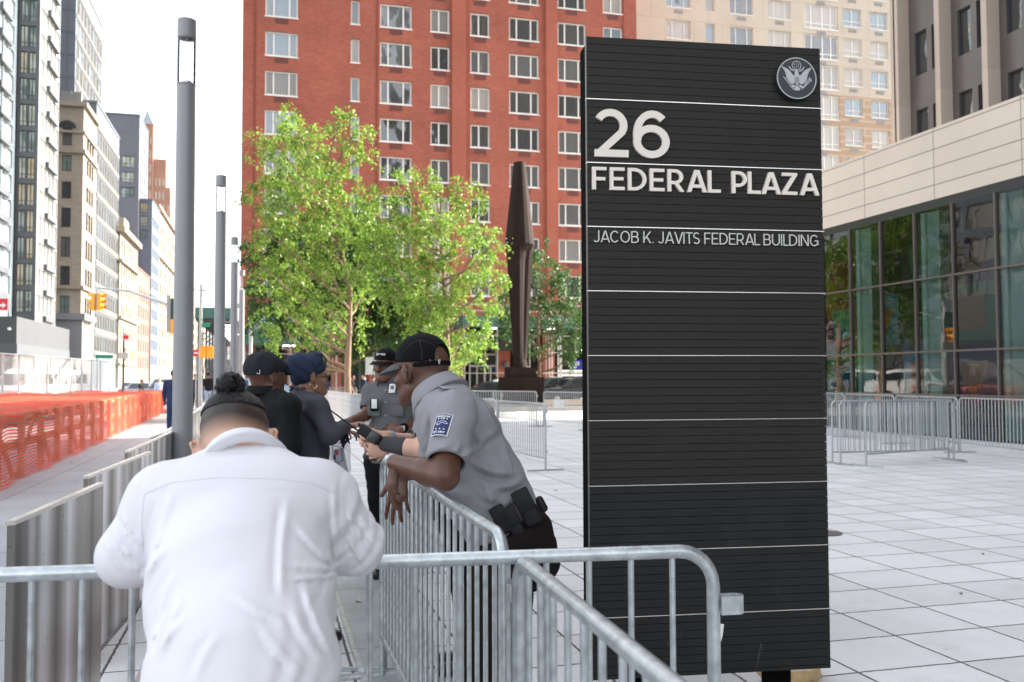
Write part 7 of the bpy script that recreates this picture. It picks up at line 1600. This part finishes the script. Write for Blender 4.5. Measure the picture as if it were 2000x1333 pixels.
# --- guard mostly hidden, holding the radio
def radio_guard():
    d=4.55; Fd=nrm(-RT*.8+FW*.45-ZU*.3); C=A(829,742,4.62); p,_=stand(0,0,1.72,Fd); x=A(868,900,4.6); B=np.array([x[0],x[1],0])
    for k in p: p[k]=p[k]+B
    p['nb']=A(848,785,4.6); p['ch']=A(860,830,4.6); p['wa']=A(872,895,4.62); p['hp']=A(885,960,4.65)
    p['SL']=A(850,805,4.40); p['EL']=A(822,878,4.30); p['WL']=A(757,868,4.34); p['SR']=A(842,800,4.82); p['ER']=A(818,868,4.78); p['WR']=A(752,853,4.44)
    p['HL']=(-RT*.75-ZU*.35+FW*.1,RT*.1+FW*.8+ZU*.3,1,(.7,.8,.9,1.0),(.5,.6)); p['HR']=(-RT*.93+ZU*.12-FW*.1,-FW*.8-ZU*.4,-1,(.85,.9,.95,1.0),(.55,.5))
    for a in 'LR':
        p['K'+a]=np.array(PZ(905,.5,4.62 if a=='L' else 4.8)); p['A'+a]=np.array(PZ(920,.08,4.66 if a=='L' else 4.84))
    root,L,O,sh,fr,lat=figure('security guard hidden behind the leaning one, pale hands holding a black radio',0,C,Fd,p,SK_L,M_gshirt,M_black_cl,s=.97,res=.0055,sleeve='short',fold=.008,face=False)
    simple_hair(root,L,O,.97,M_hair)
    ax=nrm(p['EL']-p['WL']); g=F(.003); g.cap(p['WL']-ax*.012,p['WL']+ax*.075,.036,.042); g.disp=folds(.002,[(ax,180,1)],1); grow('wrist_brace',g,.004,cloth('brace_grey',(.06,.06,.066)),root)
    ax=nrm(p['ER']-p['WR']); g=F(.003); g.cap(p['WR']+ax*.035,p['WR']+ax*.055,.0335,.0345); grow('wrist_band',g,.004,mat('band_grey',(.22,.24,.26),.5),root)
    pc=A(826,795,4.26); patch(sh,pc,RT*.9-FW*.3,ZU,.05,.08)
    # radio: a thing held in the hand
    c=A(722,849,4.32); X=nrm(RT*.80-ZU*.52); Z=nrm(-RT*.80+ZU*.52); Zr=Z; Yr=nrm(-FW); Xr=np.cross(Yr,Zr); t=thing('radio','black handheld radio with long antenna in the hidden guard\'s pale hands','radio',tuple(c))
    rbox('body',M_leather,c,Xr,Yr,Zr,.052,.034,.115,t,.008,3); rbox('grip_band',mat('radio_grey',(.03,.03,.032),.35),c-Zr*.022+Yr*.003,Xr,Yr,Zr,.054,.034,.05,t,.006)
    top=c+Zr*.057; b=MB(); b.tube([top+Xr*.014,top+Xr*.014+Zr*.03,top+Xr*.012+Zr*.17+ZU*.01],[.0065,.0045,.003],8); b.build('antenna',M_leather,t,smooth=60); b=MB(); b.tube([top-Xr*.012,top-Xr*.012+Zr*.014],.007,10); b.build('knob',M_leather,t,smooth=50)
radio_guard()
# --- man with the flat cap
def cap_man():
    d=4.95; Fd=nrm(FW*.72+RT*.68); C=A(521,738,d); p,_=stand(0,0,1.72,Fd); x=A(530,850,d); B=np.array([x[0],x[1],0])
    for k in p: p[k]=p[k]+B
    p['nb']=A(517,768,d); p['ch']=A(527,818,d); p['wa']=A(528,880,d); p['hp']=A(527,950,d)
    p['SL']=A(478,790,d+.12); p['EL']=A(468,868,d+.10); p['WL']=A(478,905,d+.3); p['SR']=A(563,795,d-.14); p['ER']=A(566,870,d-.15); p['WR']=A(572,895,d+.12)
    root,L,O,sh,fr,lat=figure('man in dark blazer and dark flat cap, seen from behind, left of the headwrap',0,C,Fd,p,SK_D,cloth('charcoal_blazer',(.011,.012,.013),.85),M_black_cl,s=1.0,res=.0055,fold=.010,hem=.12,shirt_r=1.0,face=False)
    ring_collar('collar',lerp(p['nb'],L(0,-.03,-.06),.12),nrm(L(0,-.03,-.03)-p['nb']+ZU*.6),Fd,.096,.080,.036,MATS['charcoal_blazer'],sh,gap=1.0)
    M_fc=cloth('flat_cap_tweed',(.024,.027,.031),.9,var=.25,bump=.5,bs=420)
    f=F(.02); f.ell(L(0,-.022,.066),(.090,.108,.076),O); f.ell(L(0,-.04,.040),(.084,.092,.066),O); f.ell(L(0,.060,.056),(.072,.062,.040),O); f.cut(L(0,-.02,.018),-(O@np.array([0,-.06,1.0]))); h=F(.01); h.ell(L(0,-.012,.02),(.075,.096,.08),O); f.sub(h)
    def seam(pp): q=(pp-C)@O; return -.0025*np.exp(-(q[:,0]/.003)**2)*(q[:,1]<.05)+.002*np.sin(q[:,0]*90+q[:,1]*40)*(q[:,2]>.03)
    f.disp=seam; cp=grow('flat_cap',f,.004,M_fc,root,smooth=1)
    v=F(.01); v.ell(L(0,.100,.030),(.062,.045,.010),orient(nrm(Fd-ZU*.35))); grow('peak',v,.004,M_fc,cp)
    bq=L(.062,-.083,.030); X=nrm(O@np.array([.8,.6,0])); Y=nrm(O@np.array([.6,-.8,0])); 
    for (dx,dz,w,h_) in ((-.007,0,.0025,.022),(.007,0,.0025,.022),(0,.010,.016,.0025),(0,-.010,.016,.0025)): rbox('buckle_bar',M_whitex,bq+X*dx+ZU*dz+Y*.012,X,Y,ZU,w,.003,h_,cp,.0008)
cap_man()
# --- woman with the headwrap
def wrap_woman():
    d=5.25; Fd=nrm(RT*.90+FW*.42-ZU*.04); C=A(607,737,d); p,_=stand(0,0,1.70,Fd); x=A(603,850,d); B=np.array([x[0],x[1],0])
    for k in p: p[k]=p[k]+B
    p['nb']=A(594,768,d); p['ch']=A(592,815,d); p['wa']=A(597,880,d); p['hp']=A(600,950,d)
    p['SR']=A(618,795,d-.16); p['ER']=A(645,850,d-.20); p['WR']=A(676,832,d-.08); p['SL']=A(570,790,d+.15); p['EL']=A(600,850,d+.2); p['WL']=A(650,845,d+.15)
    p['HR']=(RT*.9+ZU*.1,-ZU,-1); p['HL']=(RT*.9+ZU*.1,-ZU,1)
    M_coat=cloth('grey_coat',(.062,.062,.076),.7,var=.05)
    root,L,O,sh,fr,lat=figure('woman in navy headwrap and long grey coat with ruffled cuffs, facing right',0,C,Fd,p,SK_M,M_coat,M_black_cl,s=.96,res=.0055,coat=np.array([x[0],x[1],.38]),fold=.010,face=False)
    M_wrap=cloth('navy_wrap',(.022,.032,.06),.75); f=F(.015); f.ell(L(0,-.022,.058),(.090,.110,.086),O); f.ell(L(-.0,-.10,.075),(.062,.055,.055),O,k=.03); f.ell(L(0,-.045,.020),(.084,.080,.078),O); f.cut(L(0,-.0,-.012),-(O@np.array([0,-.62,1.0]))); f.cut(L(0,.075,.05),(O@np.array([0,1.0,-.35])))
    def wr(pp):
        q=(pp-C)@O; return .0040*np.sin(q[:,2]*95+q[:,1]*70*np.sign(.02-q[:,1])+8*q[:,0])-.0035*np.exp(-((q[:,1]-.03+q[:,2]*.3)/.006)**2)
    f.disp=wr; w_=grow('headwrap',f,.0035,M_wrap,root,smooth=1)
    k=F(.01); k.cap(L(.05,.02,.05),L(.03,.045,.13),.018,.014,flat=.5,dv=O[:,0]); k.cap(L(.03,.045,.13),L(-.02,.0,.15),.014,.012); grow('wrap_band',k,.004,M_wrap,w_)
    # gold hoop, glasses, ruffle collar, cuffs
    e=L(.084,.0,-.048); b=MB(); u=O[:,1]; n=22; b.tube([e+(u*math.cos(2*math.pi*i/n)+ZU*math.sin(2*math.pi*i/n))*.019 for i in range(n)],.0024,6,closed=True); b.build('hoop_earring',mat('gold',(.75,.52,.25),.25,metal=.9),root,smooth=60)
    g=F(.002); 
    for sg in(1,-1): g.cap(L(sg*.07,.02,.006),L(sg*.058,.098,.006),.002); g.cap(L(sg*.058,.098,.006),L(sg*.01,.112,.006),.003); g.ell(L(sg*.036,.106,-.002),(.026,.004,.022),O)
    grow('glasses',g,.0022,M_leather,root)
    r=F(.006); rs=np.random.RandomState(9)
    for i in range(36):
        a=2*math.pi*i/36; c=lerp(p['nb'],L(0,-.03,-.06),.45); q=c+(fr*math.cos(a)*.072+lat*math.sin(a)*.072)+ZU*(rs.uniform(-.008,.012)-.015*math.cos(a)); r.cap(q,q+nrm(rs.normal(size=3))*.015,.008,.006)
    grow('ruffle_collar',r,.0035,cloth('ruffle_grey',(.075,.07,.085)),sh)
    r=F(.006)
    for i in range(46):
        a=rs.uniform(0,6.28); c=p['WR']-nrm(p['WR']-p['ER'])*rs.uniform(-.01,.05)-ZU*rs.uniform(0,.06); q=c+(FW*math.cos(a)+ZU*math.sin(a))*.040; r.cap(q,q+nrm(rs.normal(size=3)-ZU)*.026,.008,.004)
    grow('cuff_ruffle',r,.0038,cloth('ruffle_black',(.022,.022,.03)),sh)
    r=F(.006)
    for i in range(60): 
        z=1.0-.6*i/60; c=np.array([x[0],x[1],z])+RT*(.168)-FW*.06; q=c+rs.normal(size=3)*.006; r.cap(q,q+nrm(rs.normal(size=3)+RT*.6)*.014,.006,.004)
    grow('front_ruffle',r,.004,MATS['ruffle_black'],sh)
    # clear bag with folded things and a printed mark
    c=A(664,890,d-.02); t=thing('plastic_bag','translucent white plastic bag hanging beside the grey coat','plastic bag',tuple(c)); g=F(.02); g.ell(c-ZU*.05,(.062,.05,.14),np.stack([RT,FW,ZU],1)); g.cap(c+ZU*.05,c+ZU*.15,.05,.022,k=.04); g.disp=folds(.010,[(RT+ZU*.2,60,1),(FW+ZU*.4,50,.7)],12)
    m=bpy.data.materials.new('clear_film'); m.use_nodes=True; N=m.node_tree.nodes; Lk=m.node_tree.links; pb_=N['Principled BSDF']; pb_.inputs['Base Color'].default_value=(.8,.8,.84,1); pb_.inputs['Roughness'].default_value=.25; pb_.inputs['Alpha'].default_value=.42
    grow('film',g,.005,m,t,smooth=2); rbox('folded_paper',mat('navy_print',(.10,.12,.2),.7),c-ZU*.06+RT*.01,nrm(RT+ZU*.2),FW,nrm(ZU-RT*.2),.06,.012,.20,t,.004)
    b=MB()
    for (x0,z0,x1,z1) in ((-.035,.06,.015,.05),(.015,.05,.03,-.02),(.03,-.02,-.01,-.045),(-.01,-.045,-.03,.0),(-.03,.0,-.035,.06)): b.tube([c+RT*x0+ZU*z0-FW*.056,c+RT*x1+ZU*z1-FW*.056],.0018,4)
    b.build('printed_outline',mat('print_navy',(.03,.04,.15),.6),t); rbox('printed_red',mat('print_red',(.5,.05,.04),.6),c-FW*.055-RT*.008+ZU*.018,RT,FW,ZU,.018,.003,.022,t,.001); rbox('printed_blue',mat('print_navy',(.03,.04,.15),.6),c-FW*.0555-RT*.02-ZU*.005,RT,FW,ZU,.012,.003,.03,t,.001)
wrap_woman()
# --- small passers by
def ped(label,px,d,H,fd,sk_,shm,trm,arms=((.12,.05),(.12,.05)),stride=.12,sleeve='short',hair=True,hat=None,longh=False,z=0,res=.011):
    q=PZ(px,z,d); p,C=stand(q.x,q.y,H,fd,z,arms,stride); root,L,O,sh,fr,lat=figure(label,z,C,nrm(fd),p,sk_,shm,trm,s=H/1.75,res=res,sleeve=sleeve,face=False,fold=.007)
    if hair: simple_hair(root,L,O,H/1.75,M_hair,res=.009,long=longh)
    if hat:
        g=F(.02); g.ell(L(0,-.01,.075),(.085,.10,.075),O); g.ell(L(0,-.01,.062),(.15,.16,.014),O); g.cut(L(0,0,.05),-O[:,2]); grow('hat',g,.009,hat,root)
    return root
C_nv=cloth('navy_shirt',(.02,.03,.07)); C_bk=cloth('black_jacket',(.018,.018,.02)); C_jn=cloth('light_jeans',(.38,.44,.52)); C_lb=cloth('pale_blue_shirt',(.42,.52,.66)); C_bs=cloth('blue_suit',(.03,.05,.11)); C_gn=cloth('teal_skirt',(.10,.25,.22)); C_wh=cloth('white_top',(.7,.7,.7)); M_straw=mat('straw',(.55,.42,.28),.8)
ped('pedestrian in navy shirt, black trousers and dark hat walking toward the camera',382.5,47,1.78,(-FW),SK_M,C_nv,M_black_cl,stride=.10,hat=M_capb,arms=((.1,0),(.15,.06)))
ped('pedestrian in black jacket and light jeans walking away beside the second lamp',407,44,1.84,(FW*.6-RT*.5),SK_M,C_bk,C_jn,stride=.16,sleeve='long')
ped('pedestrian in blue suit partly hidden behind the nearest lamp column',340,24,1.76,(FW-RT*.2),SK_M,C_bs,C_bs,stride=.12,sleeve='long')
ped('man in black shirt beyond the orange netting, left of the parked wagon',277,50,1.66,(RT),SK_M,C_bk,M_black_cl,arms=((.6,.1),(.6,.1)),z=-.14)
ped('man in pale blue shirt beyond the end of the orange netting',312,52,1.76,(-FW+RT*.4),SK_L,C_lb,M_black_cl,z=-.14,sleeve='long')
ped('pedestrian in black behind the queue line, left of the pale sign backs',688,44,1.68,(RT),SK_M,C_bk,M_black_cl)
ped('man in navy shirt standing under the pale sign backs',712,43,1.74,(-RT-FW*.2),SK_L,C_nv,C_jn)
ped('person in straw hat and navy top close to the far guard',733,40,1.50,(-FW-RT*.4),SK_L,C_nv,C_jn,hat=M_straw)
ped('person with long hair and white top before the glass entrance',970,60,1.68,(FW),SK_L,C_wh,M_black_cl,longh=True,z=0)
ped('person in dark top and teal trousers right of the headwrap',641,41,1.66,(FW*.6+RT),SK_M,C_nv,C_gn,longh=True)

# --- a few dry leaves and scraps on the plaza
M_dry=mat('dry_leaf',(.16,.10,.05),.8)
for i,(px,py,lb) in enumerate([(1877,1163,'dry leaf on the paving, right part, near the right edge'),(1920,1085,'dry leaf on the paving above the lower right corner'),(1085,960,'dry leaf on the paving left of the sign, behind the guard'),(140,905,'dry leaf on the sidewalk beside the orange netting'),(700,1180,'dry leaf beside the ribbed cover plates')]):
    g_=G(px,py); b=MB(); a=i*1.3; r=.013 if px>1600 else .024; q=[(math.cos(a+k*math.pi/4)*r*(1 if k%2==0 else .55)*(1.5 if k in (0,4) else 1),math.sin(a+k*math.pi/4)*r*(1 if k%2==0 else .55)) for k in range(8)]
    v=[(g_.x+x,g_.y+y,.014+.006*math.sin(k*2.1)) for k,(x,y) in enumerate(q)]+[(g_.x+x,g_.y+y,.011+.006*math.sin(k*2.1)) for k,(x,y) in enumerate(q)]
    b.raw(v,[tuple(range(8)),tuple(range(15,7,-1))]+[(k,(k+1)%8,(k+1)%8+8,k+8) for k in range(8)]); o=b.build('fallen_leaf',M_dry); tag(o,lb,'leaf','dry leaves on the ground')
# notice hung on the back row of barriers
p=T(1090,790); nt_=P(1092,790,29.2); rbd=thing('notice_sheet','small white notice sheet hanging on the back row barrier','notice',tuple(nt_)); rbox('sheet',M_whitex,nt_,nrm(RT),nrm(FW),ZU,.34,.006,.26,rbd,.002)
